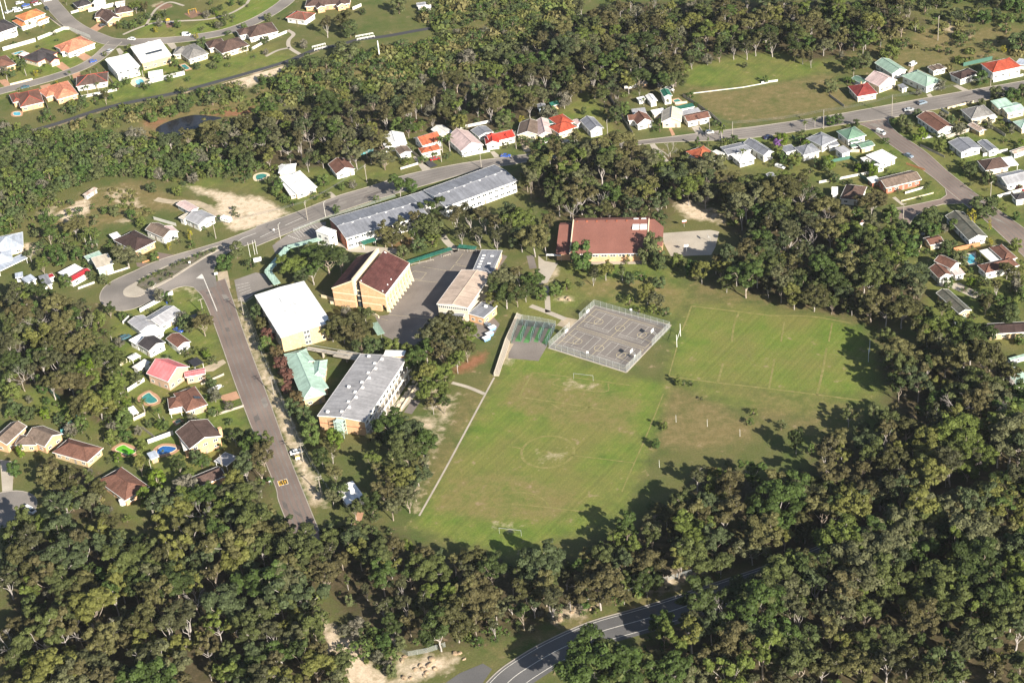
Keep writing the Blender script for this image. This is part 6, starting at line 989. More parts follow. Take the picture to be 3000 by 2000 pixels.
def hullboat(label, t, p, q):
    a, b = g(t, *p), g(t, *q); c = (a + b) / 2; e = empty('trailer_boat', (c[0], c[1], 0), math.atan2(b[1] - a[1], b[0] - a[0]), label, 'boat'); mb = MB()
    secs = [(-2.9, 1.05, .55), (-1, 1.15, .5), (1, 1.05, .5), (2.3, .6, .65), (3.0, .05, 1.0)]; V = []
    for x, w_, z_ in secs: V += [(x, -w_, 1.35 + max(0, x) * .05), (x, -w_ * .7, z_), (x, w_ * .7, z_), (x, w_, 1.35 + max(0, x) * .05)]
    Fc = [(i * 4 + j, i * 4 + j + 1, i * 4 + j + 5, i * 4 + j + 4) for i in range(4) for j in range(3)] + [(0, 3, 2, 1)]; mb.add(V, Fc); mb.build('hull', M_WHITE, e)
    mb = MB(); mb.add([(x, s * w_ * .93, 1.25) for x, w_, z_ in secs for s in (-1, 1)], [(i * 2, i * 2 + 2, i * 2 + 3, i * 2 + 1) for i in range(4)]); mb.build('deck', material('boat_deck', (.62, .62, .6), .05), e)
    mb = MB(); mb.add([(.2, -.75, 1.26), (.2, .75, 1.26), (.9, -.6, 1.26), (.9, .6, 1.26), (.15, -.65, 1.8), (.15, .65, 1.8)], [(2, 3, 5, 4), (0, 2, 4), (1, 5, 3)]); mb.build('windscreen', M_GLASS, e)
    for y in (-.45, .45): mb = MB(); mb.box(-1.2, -.6, y - .25, y + .25, 1.255, 1.6); mb.build('seat', material('boat_seat', (.10, .11, .13), .05), e)
    mb = MB(); mb.box(-3.3, -2.9, -.25, .25, .8, 1.9); mb.build('outboard', material('outboard', (.06, .06, .06), .05), e)
    mb = MB(); mb.box(-2.4, 3.9, -.08, .08, .4, .5); mb.box(-1, -.85, -1, 1, .35, .45); mb.build('trailer', M_STEEL, e)
    for y in (-1.05, 1.05): put('wheel', WHEEL, e, (-.9, y, .32))
hullboat('white open motor boat on a trailer on the front lawn', 2, (1905, 487), (2050, 420))
def caravan(label, t, p, q):
    a, b = g(t, *p), g(t, *q); c = (a + b) / 2; e = empty('caravan', (c[0], c[1], 0), math.atan2(b[1] - a[1], b[0] - a[0]), label, 'caravan'); mb = MB(); mb.sweep_y([(-2.6, .6), (-2.7, 1.4), (-2.4, 2.5), (2.2, 2.5), (2.7, 1.5), (2.5, .6)], -1.1, 1.1); mb.build('body', M_WHITE, e)
    for x in (-1.6, .2, 1.6):
        for y in (-1.11, 1.11): window(e, (x, y, 1.7), 0 if y < 0 else math.pi, 1.1, .6)
    mb = MB(); mb.box(2.5, 3.7, -.06, .06, .5, .6); mb.build('tow_bar', M_STEEL, e); mb = MB(); mb.box(-.4, .4, -.4, .4, 2.5, 2.65); mb.build('roof_hatch', M_WHITE, e)
    for y in (-.95, .95): put('wheel', WHEEL, e, (-.2, y, .32))
caravan('white caravan parked beside the sandy lot', 1, (2025, 455), (2140, 485))

# ------------------------------------------------------------------ poles, wires, signs
M_POLE = material('pole_timber', (.30, .27, .23), .15, .8, 4, .15, .9); M_POLEW = material('pole_white', (.66, .64, .58), .06)
TOPS = {}
def power_pole(label, t, p, h, ang, key, arms=2, mat=None):
    b = g(t, *p); e = empty('power_pole', tuple(b), R(ang), label, 'power pole', 'timber power poles'); mb = MB(); mb.tube((0, 0, -.3), (0, 0, h), .19, .13, 8); mb.build('shaft', mat or M_POLE, e)
    for k in range(arms):
        z_ = h - .35 - .9 * k; mb = MB(); mb.box(-1.15, 1.15, -.16, -.04, z_, z_ + .14); mb.build('crossarm', M_POLE, e)
        for x in (-1.05, -.45, .45, 1.05): mb = MB(); mb.tube((x, -.1, z_ + .14), (x, -.1, z_ + .34), .06, .05, 6); mb.build('insulator', material('insulator', (.45, .42, .38), .05), e)
    ca, sa = math.cos(R(ang)), math.sin(R(ang)); TOPS[key] = [Vector((b[0] + x * ca + .1 * sa, b[1] + x * sa - .1 * ca, h - .02)) for x in (-1.05, -.45, .45, 1.05)]
PP = [('s0', 1, (1985, 625), 8.5, 60, 'power pole on the verge below the raised white house', 1), ('m1', 11, (475, 455), 9.5, 70, 'power pole with transformer beside the sandy lot', 2), ('m2', 11, (1020, 110), 9, 70, 'power pole in front of the maroon tiled house', 2), ('m3', 10, (1705, 1490), 9, 80, 'power pole beside the red sedan', 1), ('m4', 10, (2072, 1550), 9, 80, 'power pole on the kerb below the white cottage', 1), ('m5', 20, (40, 1370), 9, 80, 'power pole beside the fawn house drive', 1), ('m6', 20, (880, 1265), 9, 80, 'power pole at the edge of the open lot', 1), ('m7', 20, (1815, 1200), 9, 80, 'power pole in front of the long red brown house', 1), ('m8', 20, (2028, 1305), 10, 80, 'tall power pole beside the palm on the main street', 2), ('m9', 30, (510, 1185), 9.5, 75, 'power pole beside the rounded street trees', 2), ('m10', 30, (1137, 1080), 11, 75, 'tall power pole at the side street corner', 3), ('m11', 30, (2040, 860), 9, 75, 'power pole in front of the red hip roofed house', 1),
      ('r1', 1, (2240, 1330), 8.5, 15, 'power pole beside the footpath near the white roofed block', 2), ('r2', 12, (165, 490), 8.5, 15, 'power pole opposite the boat on the school street', 2), ('r3', 12, (435, 1105), 8.5, 15, 'power pole beside the parked white car', 2), ('r4', 12, (602, 1415), 8.5, 15, 'power pole near the speed patch at the bottom of the street', 2), ('c1', 31, (1242, 455), 8, 20, 'power pole at the end of the cul-de-sac', 1), ('c2', 31, (2042, 268), 8.5, 40, 'power pole on the verge of the side street', 1), ('l1', 1, (1870, 1320), 7.5, 30, 'slim pole on the corner of the slate grey house drive', 1), ('f1', 30, (1560, 375), 13, 60, 'tall power pole standing alone in the scrub clearing', 2), ('g1', 2, (2055, 1200), 8, 30, 'slim pole beside the shaded dark brown roof', 0), ('b1', 3, (1440, 130), 8, 80, 'power pole above the woods at the left', 2)]
for key, t, p, h, a, lab, arms in PP: power_pole(lab, t, p, h, a, key, arms)
M_WIRE = material('wire', (.25, .25, .25), .05)
for k, (a, b) in enumerate((('r1', 'r2'), ('r2', 'r3'), ('r3', 'r4'), ('s0', 'm1'), ('m1', 'm2'), ('m8', 'm9'), ('m9', 'm10'), ('m7', 'm8'), ('m10', 'm11'))):
    mb = MB()
    for p, q in zip(TOPS[a], TOPS[b]):
        pts = [p.lerp(q, s / 8) - Vector((0, 0, 1.0 * 4 * (s / 8) * (1 - s / 8))) for s in range(9)]
        for i in range(8): mb.tube(pts[i], pts[i + 1], .022, .022, 3)
    tag(mb.build('power_line', M_WIRE), ('overhead wires along the top of the school street', 'overhead wires along the middle of the school street', 'overhead wires at the bottom of the school street', 'overhead wires from the raised white house to the sandy lot', 'overhead wires past the sandy lot along the main street', 'overhead wires above the rounded street trees', 'overhead wires reaching the side street corner', 'overhead wires past the street palm', 'overhead wires towards the red hip roofed house')[k], 'power line', 'overhead wires')
def slim_pole(label, t, p, h, name='lamp_post', cat='lamp post', mat=None, r_=.09, arm=0.0):
    b = g(t, *p); e = empty(name, tuple(b), R(60), label, cat); mb = MB(); mb.tube((0, 0, -.2), (0, 0, h), r_, r_ * .7, 7); mb.build('shaft', mat or M_POLEW, e); mb = MB(); mb.box(-.18, .18, -.18, .18, -.05, .12); mb.build('base', M_CONC, e)
    if arm: mb = MB(); mb.tube((0, 0, h - .1), (arm, 0, h + .2), .05, .04, 6); mb.build('arm', mat or M_POLEW, e); mb = MB(); mb.box(arm - .1, arm + .45, -.12, .12, h + .12, h + .26); mb.build('lamp_head', M_STEEL, e)
slim_pole('thick white monopole standing in the marsh scrub', 10, (1138, 540), 10, 'monopole', 'pole', M_WHITE, .35); slim_pole('tall floodlight mast at the left of the upper car park', 0, (50, 215), 14, 'floodlight_mast', 'light mast', M_WHITE, .25, 1.0); slim_pole('shorter floodlight mast behind the tall one in the car park', 0, (72, 128), 9, 'floodlight_mast', 'light mast', M_WHITE, .18, 1.0)
for k, (t, p) in enumerate(((1, (2300, 790)), (1, (2342, 770)), (11, (12, 765)))): slim_pole(('white flagpole nearest the turning loop', 'white flagpole in the middle of the three', 'white flagpole nearest the green walkway')[k], t, p, 7, 'flagpole', 'flagpole', M_WHITE, .08)
slim_pole('street lamp on the bend near the car park stalls', 11, (225, 625), 7, arm=1.4); slim_pole('street lamp on the tip of the median island', 1, (1440, 1190), 7, arm=1.4); slim_pole('street lamp beside the classroom block on the main street', 11, (640, 425), 7, arm=1.2); slim_pole('white street lamp in front of the shaded house drive', 2, (1400, 1215), 6, arm=.8)
def sign(label, t, p, wd, h, top, ang, face, name='road_sign', stripe=None):
    b = g(t, *p); e = empty(name, tuple(b), R(ang), label, 'sign')
    for x in (-wd * .35, wd * .35): mb = MB(); mb.tube((x, .05, -.1), (x, .05, top), .04, .04, 5); mb.build('post', M_STEEL, e)
    mb = MB(); mb.box(-wd / 2, wd / 2, -.03, .02, top - h, top); mb.build('face', face, e)
    if stripe: mb = MB(); mb.box(-wd / 2, wd / 2, -.045, -.032, top - h * .3, top); mb.build('stripe', stripe, e)
M_YEL = material('sign_yellow', (.62, .42, .03), .05)
sign('white sign with yellow top band facing the school street', 12, (390, 1105), 1.5, 1.5, 2.6, 15, M_WHITE, stripe=M_YEL); sign('small white sign at the bottom corner of the school street', 12, (135, 1315), .9, .8, 2.2, 15, M_WHITE); sign('white give way board at the head of the school street', 1, (1990, 975), 1.4, 1.1, 2.2, 10, M_WHITE); sign('small white sign in the middle of the median bed', 1, (1748, 875), .8, .8, 2.3, 15, M_WHITE); sign('small white keep left sign near the turning loop', 1, (1466, 1150), .7, .7, 2.3, 15, M_WHITE); sign('white school notice board beside the flagpoles', 11, (20, 850), 3.4, 2.0, 2.8, 12, M_WHITE, 'notice_board'); sign('small white sign on the court fence nearest the field', 'court', (1066, 765), .9, .9, 2.6, -18, M_WHITE, 'court_sign'); sign('small white sign on the far court fence', 'court', (1565, 275), .9, .9, 2.6, -18, M_WHITE, 'court_sign'); sign('small white sign on the court fence end by the hoop', 'court', (1608, 800), .7, .9, 2.4, 45, M_WHITE, 'court_sign'); sign('small white sign beside the main street bend', 11, (168, 575), .7, .7, 2.2, 15, M_WHITE)
# ------------------------------------------------------------------ park playground, boulders, yard oddments
b = g(0, 1770, 125); e = empty('swing_set', tuple(b), R(20), 'yellow framed swing set on the square of bark in the park', 'swing set'); M_PY = material('play_yellow', (.65, .36, .04), .05)
for x in (-2.2, 2.2):
    for y in (-1, 1): mb = MB(); mb.tube((x, y, 0), (x, 0, 2.6), .07, .07, 6); mb.build('leg', M_PY, e)
mb = MB(); mb.tube((-2.3, 0, 2.6), (2.3, 0, 2.6), .07, .07, 6); mb.build('top_bar', M_PY, e)
for x in (-1, 1):
    mb = MB(); [mb.tube((x + d, 0, .5), (x + d, 0, 2.6), .015, .015, 4) for d in (-.22, .22)]; mb.build('chain', M_STEEL, e); mb = MB(); mb.box(x - .25, x + .25, -.1, .1, .45, .5); mb.build('seat', M_DARK, e)
sheet('playground_bark', gs(0, [(1690, 130), (1790, 92), (1875, 130), (1760, 172)]), .02, material('bark', (.20, .12, .08), .2, .6, 3, .2, .95, world=True)); sheet('playground_bark', smooth(gs(0, [(1425, 62), (1500, 30), (1585, 50), (1500, 88)]), 5, True), .02, MATS['bark']); sheet('playground_bark', gs(0, [(1515, 215), (1580, 205), (1600, 245), (1535, 260)]), .02, MATS['bark'])
b = g(0, 1548, 222); e = empty('climbing_frame', tuple(b), R(10), 'climbing frame with orange roof on the small bark square', 'climbing frame')
for x in (-.9, .9):
    for y in (-.9, .9): mb = MB(); mb.tube((x, y, 0), (x, y, 2.6), .06, .06, 6); mb.build('post', M_STEEL, e)
mb = MB(); mb.box(-.95, .95, -.95, .95, 1.2, 1.3); mb.build('platform', M_FPALE, e); mb = MB(); mb.add([(-1.2, -1.2, 2.5), (1.2, -1.2, 2.5), (1.2, 1.2, 2.5), (-1.2, 1.2, 2.5), (0, 0, 3.4)], [(0, 1, 4), (1, 2, 4), (2, 3, 4), (3, 0, 4), (3, 2, 1, 0)]); mb.build('roof', M_PY, e); mb = MB(); mb.add([(.95, -.3, 1.3), (.95, .3, 1.3), (3.2, .3, .3), (3.2, -.3, .3)], [(0, 3, 2, 1)]); mb.build('slide', PAINT['blue'], e)
def boulder_mesh(seed):
    bm = bmesh.new(); bmesh.ops.create_icosphere(bm, subdivisions=2, radius=1.0); rr = random.Random(seed); off = Vector((rr.random() * 50, rr.random() * 50, 0))
    for v_ in bm.verts: v_.co *= 1 + .45 * mnoise.noise(v_.co * 1.1 + off); v_.co.z *= .65; v_.co.x *= 1.2
    me_ = bpy.data.meshes.new('boulder'); bm.to_mesh(me_); bm.free(); me_.materials.append(material('sandstone', (.38, .30, .20), .2, .9, 3, .25, .95, bump=.6, col2=(.25, .17, .11), c2scale=.8, c2amt=.5)); return me_
BOULD = [boulder_mesh(k) for k in range(4)]; rr = random.Random(3)
for line, n, lab in ((gs(13, [(1320, 1330), (1450, 1400), (1600, 1370), (1780, 1340), (1930, 1310)]), 9, 'sandstone boulder in the cutting beside the road apron'), (gs(13, [(1280, 1420), (1400, 1480), (1560, 1450), (1700, 1400)]), 9, 'sandstone boulder in the cutting beside the road apron'), (gs(23, [(340, 1000), (560, 930), (620, 880), (780, 850)]), 9, 'sandstone boulder under the wire mesh fence'), (gs(23, [(1060, 720), (1300, 660), (1500, 610), (1800, 570)]), 9, 'pale boulder on the bank above the bush road')):
    P = smooth(line, 8)
    for k in range(n):
        p = P[rr.randrange(len(P))] + np.array([rr.uniform(-2, 2), rr.uniform(-2, 2)]); s = rr.uniform(.4, 1.0); o = put('boulder', BOULD[rr.randrange(4)], None, (p[0], p[1], s * .25), rr.uniform(0, 6), (s, s * rr.uniform(.7, 1.1), s * .8)); tag(o, lab, 'boulder', lab.replace('boulder', 'boulders'))
for k, (x, y) in enumerate(((450, 1185), (505, 1170), (525, 1190))): p = g(21, x, y); o = put('boulder', BOULD[k], None, (p[0], p[1], .2), k, (.9, .7, .7)); tag(o, ('pale boulder alone at the edge of the small sandy garden', 'pale boulder in the middle of the small sandy garden', 'pale boulder nearest the courts in the small sandy garden')[k], 'boulder', 'boulders of the sandy garden')
p = g(2, 1130, 1490); e = empty('water_tank', tuple(p), 0, 'small white water tank below the broad red brown hip roof', 'water tank'); mb = MB(); mb.tube((0, 0, 0), (0, 0, 1.9), 1.2, 1.2, 18); mb.build('body', M_WHITE, e); mb = MB(); mb.tube((0, 0, 1.9), (0, 0, 2.2), 1.22, .2, 18); mb.build('lid', M_WHITE, e)
for k, (t, x, y, rz) in enumerate(((1, 1545, 1215, 30), (1, 740, 365, 10))):
    p = g(t, x, y); e = empty('crate', tuple(p), R(rz), ('blue tub on the timber deck behind the tall white fence', 'pale board lying on the bare sandy clearing')[k], 'crate'); mb = MB(); mb.box(-.8, .8, -.5, .5, 0, .9 if k == 0 else .15); mb.build('body', PAINT['blue'] if k == 0 else M_WHITE, e); mb = MB(); mb.box(-.85, .85, -.55, .55, .9 if k == 0 else .151, .98 if k == 0 else .2); mb.build('lid', PAINT['blue'] if k == 0 else M_WHITE, e)

# ------------------------------------------------------------------ foliage
def foliage(name, stops, rough=.6, trans=.14):
    m = bpy.data.materials.new(name); m.use_nodes = True; n = m.node_tree.nodes; L = m.node_tree.links; p = n['Principled BSDF']
    p.inputs['Roughness'].default_value = rough; p.inputs['Specular IOR Level'].default_value = .15
    oi = n.new('ShaderNodeObjectInfo'); cr = n.new('ShaderNodeValToRGB'); el = cr.color_ramp.elements
    while len(el) < len(stops): el.new(.5)
    for i, c in enumerate(stops): el[i].position = i / len(stops); el[i].color = (*c, 1)
    cr.color_ramp.interpolation = 'CONSTANT'; L.new(oi.outputs['Random'], cr.inputs[0])
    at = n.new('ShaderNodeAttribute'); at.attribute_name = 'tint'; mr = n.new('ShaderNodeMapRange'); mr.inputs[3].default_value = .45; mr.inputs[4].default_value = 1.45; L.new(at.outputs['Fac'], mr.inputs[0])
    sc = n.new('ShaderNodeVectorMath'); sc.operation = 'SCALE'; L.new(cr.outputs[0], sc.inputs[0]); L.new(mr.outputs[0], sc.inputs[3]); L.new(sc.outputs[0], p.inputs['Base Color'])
    tr = n.new('ShaderNodeBsdfTranslucent'); L.new(sc.outputs[0], tr.inputs[0]); mx = n.new('ShaderNodeMixShader'); mx.inputs[0].default_value = trans
    L.new(p.outputs[0], mx.inputs[1]); L.new(tr.outputs[0], mx.inputs[2]); L.new(mx.outputs[0], n['Material Output'].inputs[0]); return m
LEAF = {'gum': foliage('leaf_gum', [(.040, .056, .016), (.068, .082, .025), (.054, .070, .030), (.108, .112, .030), (.078, .070, .030), (.048, .074, .018), (.088, .092, .044), (.060, .060, .022), (.084, .108, .024), (.064, .076, .026), (.098, .094, .036)]),
        'oak': foliage('leaf_she_oak', [(.050, .052, .024), (.068, .062, .028), (.058, .062, .028)]), 'round': foliage('leaf_round', [(.050, .084, .021), (.074, .106, .028), (.064, .090, .034), (.098, .120, .030), (.056, .074, .026), (.086, .100, .040)]),
        'bright': foliage('leaf_bright', [(.095, .140, .015), (.085, .125, .018)]), 'red': foliage('leaf_red', [(.088, .066, .030), (.110, .052, .040), (.072, .070, .026), (.080, .076, .024)]), 'yellow': foliage('leaf_yellow', [(.26, .22, .02), (.23, .21, .025)]), 'purple': foliage('leaf_purple', [(.20, .09, .28)]), 'grey': foliage('leaf_grey', [(.115, .110, .080), (.13, .12, .09), (.10, .10, .065)]),
        'palm': foliage('leaf_palm', [(.055, .085, .018), (.08, .10, .025)]), 'reed': foliage('leaf_reed', [(.125, .128, .044), (.100, .118, .034), (.135, .122, .050), (.090, .112, .030)])}
M_BARK = material('bark_pale', (.36, .31, .255), .22, .5, 3, .2, .85, col2=(.17, .13, .10), c2scale=.6, c2amt=.5); M_BARKD = material('bark_brown', (.16, .12, .09), .2, .5, 3, .2, .9); M_BARKG = material('bark_grey', (.33, .30, .28), .2, .5, 3, .2, .9)
def leaf_arrays(cen, nor, size, tint, asp, rs):
    n = len(cen); r = rs.normal(size=(n, 3)); t1 = np.cross(nor, r); t1 /= np.linalg.norm(t1, axis=1)[:, None] + 1e-9; t2 = np.cross(nor, t1)
    a = t1 * (size * asp)[:, None] * .5; b = t2 * (size / asp)[:, None] * .5
    V = np.stack([cen - a - b, cen + a - b, cen + a + b, cen - a + b], 1).reshape(-1, 3); return V, np.repeat(tint, 4)
def lobes_to_leaves(lobes, per, size, rs, up=.35, asp=1.25, jit=.7, flat=.75):
    C_, N_, S_, T_ = [], [], [], []
    for (x, y, z, r) in lobes:
        k = max(8, int(per * (r / 1.2) ** 2)); d = rs.normal(size=(k, 3)); d /= np.linalg.norm(d, axis=1)[:, None]; d[:, 2] = np.where(d[:, 2] < -.25, -d[:, 2] * .6, d[:, 2]); rad = r * rs.uniform(.72, 1.05, k)
        c = np.stack([x + d[:, 0] * rad, y + d[:, 1] * rad, z + d[:, 2] * rad * flat], 1); nn = d + rs.normal(size=(k, 3)) * jit * .55 + np.array([0, 0, up]); nn /= np.linalg.norm(nn, axis=1)[:, None]
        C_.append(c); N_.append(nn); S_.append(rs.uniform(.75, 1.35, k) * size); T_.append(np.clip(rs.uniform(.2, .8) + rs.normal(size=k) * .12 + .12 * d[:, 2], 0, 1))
    return leaf_arrays(np.concatenate(C_), np.concatenate(N_), np.concatenate(S_), np.concatenate(T_), asp, rs)
def quad_mesh(name, V, T, mat):
    me_ = bpy.data.meshes.new(name); n = len(V); me_.vertices.add(n); me_.vertices.foreach_set('co', V.ravel()); me_.loops.add(n); me_.loops.foreach_set('vertex_index', np.arange(n)); me_.polygons.add(n // 4); me_.polygons.foreach_set('loop_start', np.arange(0, n, 4)); me_.polygons.foreach_set('loop_total', np.full(n // 4, 4)); me_.update(calc_edges=True)
    me_.attributes.new('tint', 'FLOAT', 'POINT').data.foreach_set('value', T.astype(np.float32)); me_.materials.append(mat); return me_
def crook(mb, a, b, r0, r1, rr, seg=3, n=5, wob=.12):
    a, b = Vector(a), Vector(b); d = (b - a).length; prev, pr_ = a, r0
    for k in range(1, seg + 1):
        s = k / seg; q = a.lerp(b, s) + (Vector((rr.uniform(-1, 1), rr.uniform(-1, 1), rr.uniform(-.3, .3))) * d * wob if k < seg else Vector()); r_ = r0 + (r1 - r0) * s; mb.tube(prev, q, pr_, r_, n); prev, pr_ = q, r_
PROTO = {}                                                             # kind -> list of (crown mesh, trunk mesh, nominal height)
def make_gum(seed, leaf, bark, h=13., Rw=4.6, n_br=6, low=.42, lob=30, narrow=1.0, per=80, size=.42):
    rs = np.random.default_rng(seed); rr = random.Random(seed); mb = MB(); lean = Vector((rr.uniform(-.8, .8), rr.uniform(-.8, .8), 0)); fork = Vector((0, 0, h * low * .8)) + lean * .4
    crook(mb, (0, 0, -.4), fork, .26, .18, rr, 3, 7, .03); lobes = []
    for k in range(n_br):
        a = 6.283 * (k + rr.uniform(-.3, .3)) / n_br; ro = Rw * narrow * rr.uniform(.45, .95) if k else 0; tip = Vector((math.cos(a) * ro, math.sin(a) * ro, h * rr.uniform(.56, .93) - ro * .12)) + lean
        crook(mb, fork - Vector((0, 0, rr.uniform(0, 1.2))), tip, .12, .04, rr, 4, 5, .09)
        for j in range(max(2, lob // n_br)):
            dv = Vector((rr.gauss(0, 1), rr.gauss(0, 1), rr.gauss(0, .8))); dv = dv.normalized() * rr.uniform(.3, 1.0) * Rw * .50; c = tip + dv; r = Rw * rr.uniform(.15, .29); lobes.append((c.x, c.y, min(c.z, h - r * .6), r))
            if j % 3 == 0: crook(mb, tip - Vector((0, 0, .3)), c, .05, .02, rr, 2, 4, .1)
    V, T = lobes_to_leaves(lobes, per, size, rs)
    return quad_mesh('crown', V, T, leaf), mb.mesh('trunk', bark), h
def make_round(seed, leaf, bark, h=6., Rw=2.8, lob=26, per=85, size=.34, low=.16, cone=0.0):
    rs = np.random.default_rng(seed); rr = random.Random(seed); mb = MB(); crook(mb, (0, 0, -.3), (0, 0, h * .7), .16, .05, rr, 3, 6, .04); lobes = []
    for k in range(lob):
        zf = rr.uniform(low, .92); prof = math.sqrt(max(.05, 1 - ((zf - .48) / .56) ** 2)) if not cone else (1.02 - zf) * 1.1; a = rr.uniform(0, 6.283); q = Rw * prof * math.sqrt(rr.uniform(.25, 1)) * .85; r = Rw * rr.uniform(.25, .40) * (1 if not cone else .9 - .5 * zf); lobes.append((math.cos(a) * q, math.sin(a) * q, zf * h, r))
        if k % 4 == 0: crook(mb, (0, 0, h * zf * .5), lobes[-1][:3], .06, .02, rr, 2, 4, .08)
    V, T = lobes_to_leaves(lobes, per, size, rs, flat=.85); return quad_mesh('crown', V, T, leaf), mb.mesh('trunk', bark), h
def make_palm(seed, h=7.5):
    rr = random.Random(seed); mb = MB(); crook(mb, (0, 0, -.3), (rr.uniform(-.3, .3), rr.uniform(-.3, .3), h - .3), .20, .15, rr, 4, 7, .02); V, T = [], []; top = np.array([0, 0, h - .4])
    for k in range(15):
        a = 6.283 * k / 15 + rr.uniform(-.2, .2); el = rr.uniform(-.1, 1.1); d = np.array([math.cos(a), math.sin(a)]); ln = rr.uniform(2.2, 3.0); prev = top; side = np.array([-d[1], d[0], 0])
        for s in range(6):
            f0, f1 = s / 6, (s + 1) / 6; q = lambda f: top + np.array([d[0] * ln * f, d[1] * ln * f, math.sin(el) * ln * f - 1.9 * f * f * (1.1 - el * .3)]); w0, w1 = .38 * math.sin(math.pi * min(1, f0 * .85 + .15)), .38 * math.sin(math.pi * min(.98, f1 * .85 + .15))
            for sg in (-1, 1): V += [q(f0), q(f1), q(f1) + side * sg * w1 - np.array([0, 0, .22 * w1 / .38]), q(f0) + side * sg * w0 - np.array([0, 0, .22 * w0 / .38])]; T += [rr.uniform(.3, .8)] * 4
    return quad_mesh('crown', np.array(V), np.array(T), LEAF['palm']), mb.mesh('trunk', M_BARKG), h
def make_banana(seed, h=3.6):
    rr = random.Random(seed); mb = MB(); V, T = [], []
    for s in range(7):
        b = np.array([rr.uniform(-1.6, 1.6), rr.uniform(-1.6, 1.6), 0]); hh = h * rr.uniform(.45, .7); mb.tube((*b[:2], -.2), (*b[:2], hh), .12, .07, 5)
        for k in range(7):
            a = rr.uniform(0, 6.28); d = np.array([math.cos(a), math.sin(a), 0]); side = np.array([-d[1], d[0], 0]); ln = rr.uniform(1.2, 2.0); p = [b + [0, 0, hh] + d * ln * f + np.array([0, 0, 1.3 * f - 1.5 * f * f]) for f in (0, .4, .75, 1)]; ws = (.08, .28, .26, .05); tn = rr.uniform(.4, 1)
            for i in range(3): V += [p[i] - side * ws[i], p[i + 1] - side * ws[i + 1], p[i + 1] + side * ws[i + 1], p[i] + side * ws[i]]; T += [tn] * 4
    return quad_mesh('crown', np.array(V), np.array(T), LEAF['palm']), mb.mesh('trunk', M_BARKD), h
def make_dead(seed, h=11.):
    rr = random.Random(seed); mb = MB(); tw = MB(); crook(mb, (0, 0, -.3), (rr.uniform(-1, 1), rr.uniform(-1, 1), h * .5), .2, .13, rr, 3, 7, .04)
    def br(p, d, ln, r, dep):
        q = p + d * ln; crook(tw, p, q, r, r * .55, rr, 2, 4, .08)
        if dep:
            for _ in range(3): nd = (d + Vector((rr.uniform(-1, 1), rr.uniform(-1, 1), rr.uniform(-.3, .8))) * .75).normalized(); br(q, nd, ln * rr.uniform(.5, .75), r * .55, dep - 1)
    for k in range(5): a = 6.283 * k / 5 + rr.uniform(-.4, .4); br(Vector((0, 0, h * rr.uniform(.32, .5))), Vector((math.cos(a), math.sin(a), rr.uniform(.5, 1.3))).normalized(), h * .22, .085, 3)
    return tw.mesh('bare_branches', M_BARKG), mb.mesh('trunk', M_BARK), h
def make_tuft(seed, h=1.5):
    rs = np.random.default_rng(seed); k = 90; a = rs.uniform(0, 6.283, k); r = np.sqrt(rs.uniform(0, 1, k)) * 1.5; c = np.stack([np.cos(a) * r, np.sin(a) * r, rs.uniform(.15, .9, k) * h * (1 - .25 * r)], 1); nn = np.stack([np.cos(a) * .8 + rs.normal(size=k) * .5, np.sin(a) * .8 + rs.normal(size=k) * .5, rs.uniform(0, .7, k)], 1); nn /= np.linalg.norm(nn, axis=1)[:, None]
    V, T = leaf_arrays(c, nn, rs.uniform(.35, .6, k), rs.uniform(.1, .9, k), .7, rs); return quad_mesh('crown', V, T, LEAF['reed']), MB().mesh('stem', M_BARKD), h
PROTO['gum'] = [make_gum(10 + k, LEAF['gum'], (M_BARK, M_BARKG)[k % 2], 13, rw, nb, lo, lb, nar, 95, sz) for k, (rw, nb, lo, lb, nar, sz) in enumerate([(4.4, 7, .34, 64, 1, .36), (5.2, 8, .42, 70, 1, .38), (3.6, 6, .30, 56, .8, .34), (4.8, 6, .36, 48, 1, .36), (4.0, 9, .26, 80, 1, .34), (5.6, 9, .45, 84, 1.05, .36), (4.4, 5, .40, 44, .95, .40), (3.3, 5, .35, 48, .65, .34), (4.7, 8, .30, 88, .9, .32), (5.0, 7, .48, 60, 1.1, .38), (4.2, 6, .22, 70, .85, .36), (4.6, 7, .38, 40, 1.1, .44)])]
PROTO['oak'] = [make_gum(40 + k, LEAF['oak'], M_BARKG, 13, 3.6, 6, .22, 56, .75, 80, .36) for k in range(3)]
PROTO['round'] = [make_round(60 + k, LEAF['round'], M_BARKD) for k in range(5)]; PROTO['bright'] = [make_round(70 + k, LEAF['bright'], M_BARK) for k in range(2)]; PROTO['red'] = [make_round(75 + k, LEAF['red'], M_BARKD, 6, 2.5) for k in range(3)]; PROTO['grey'] = [make_round(80 + k, LEAF['grey'], M_BARKG, 6, 3.0, 26, 55, .32) for k in range(2)]
PROTO['yellow'] = [make_round(85 + k, LEAF['yellow'], M_BARKD, 6, 1.1, 26, 90, .25) for k in range(2)]; PROTO['conifer'] = [make_round(88, LEAF['round'], M_BARKD, 6, 1.4, 30, 90, .28, .05, 1.0)]; PROTO['purple'] = [make_round(90, LEAF['purple'], M_BARKG, 6, 2.8, 24, 50, .3)]
PROTO['shrub'] = [make_round(92 + k, LEAF['round'], M_BARKD, 2.6, 1.7, 14, 60, .28, .1) for k in range(4)]; PROTO['palm'] = [make_palm(100), make_palm(101)]; PROTO['banana'] = [make_banana(105)]; PROTO['dead'] = [make_dead(110 + k) for k in range(3)]; PROTO['reed'] = [make_tuft(120 + k) for k in range(3)]
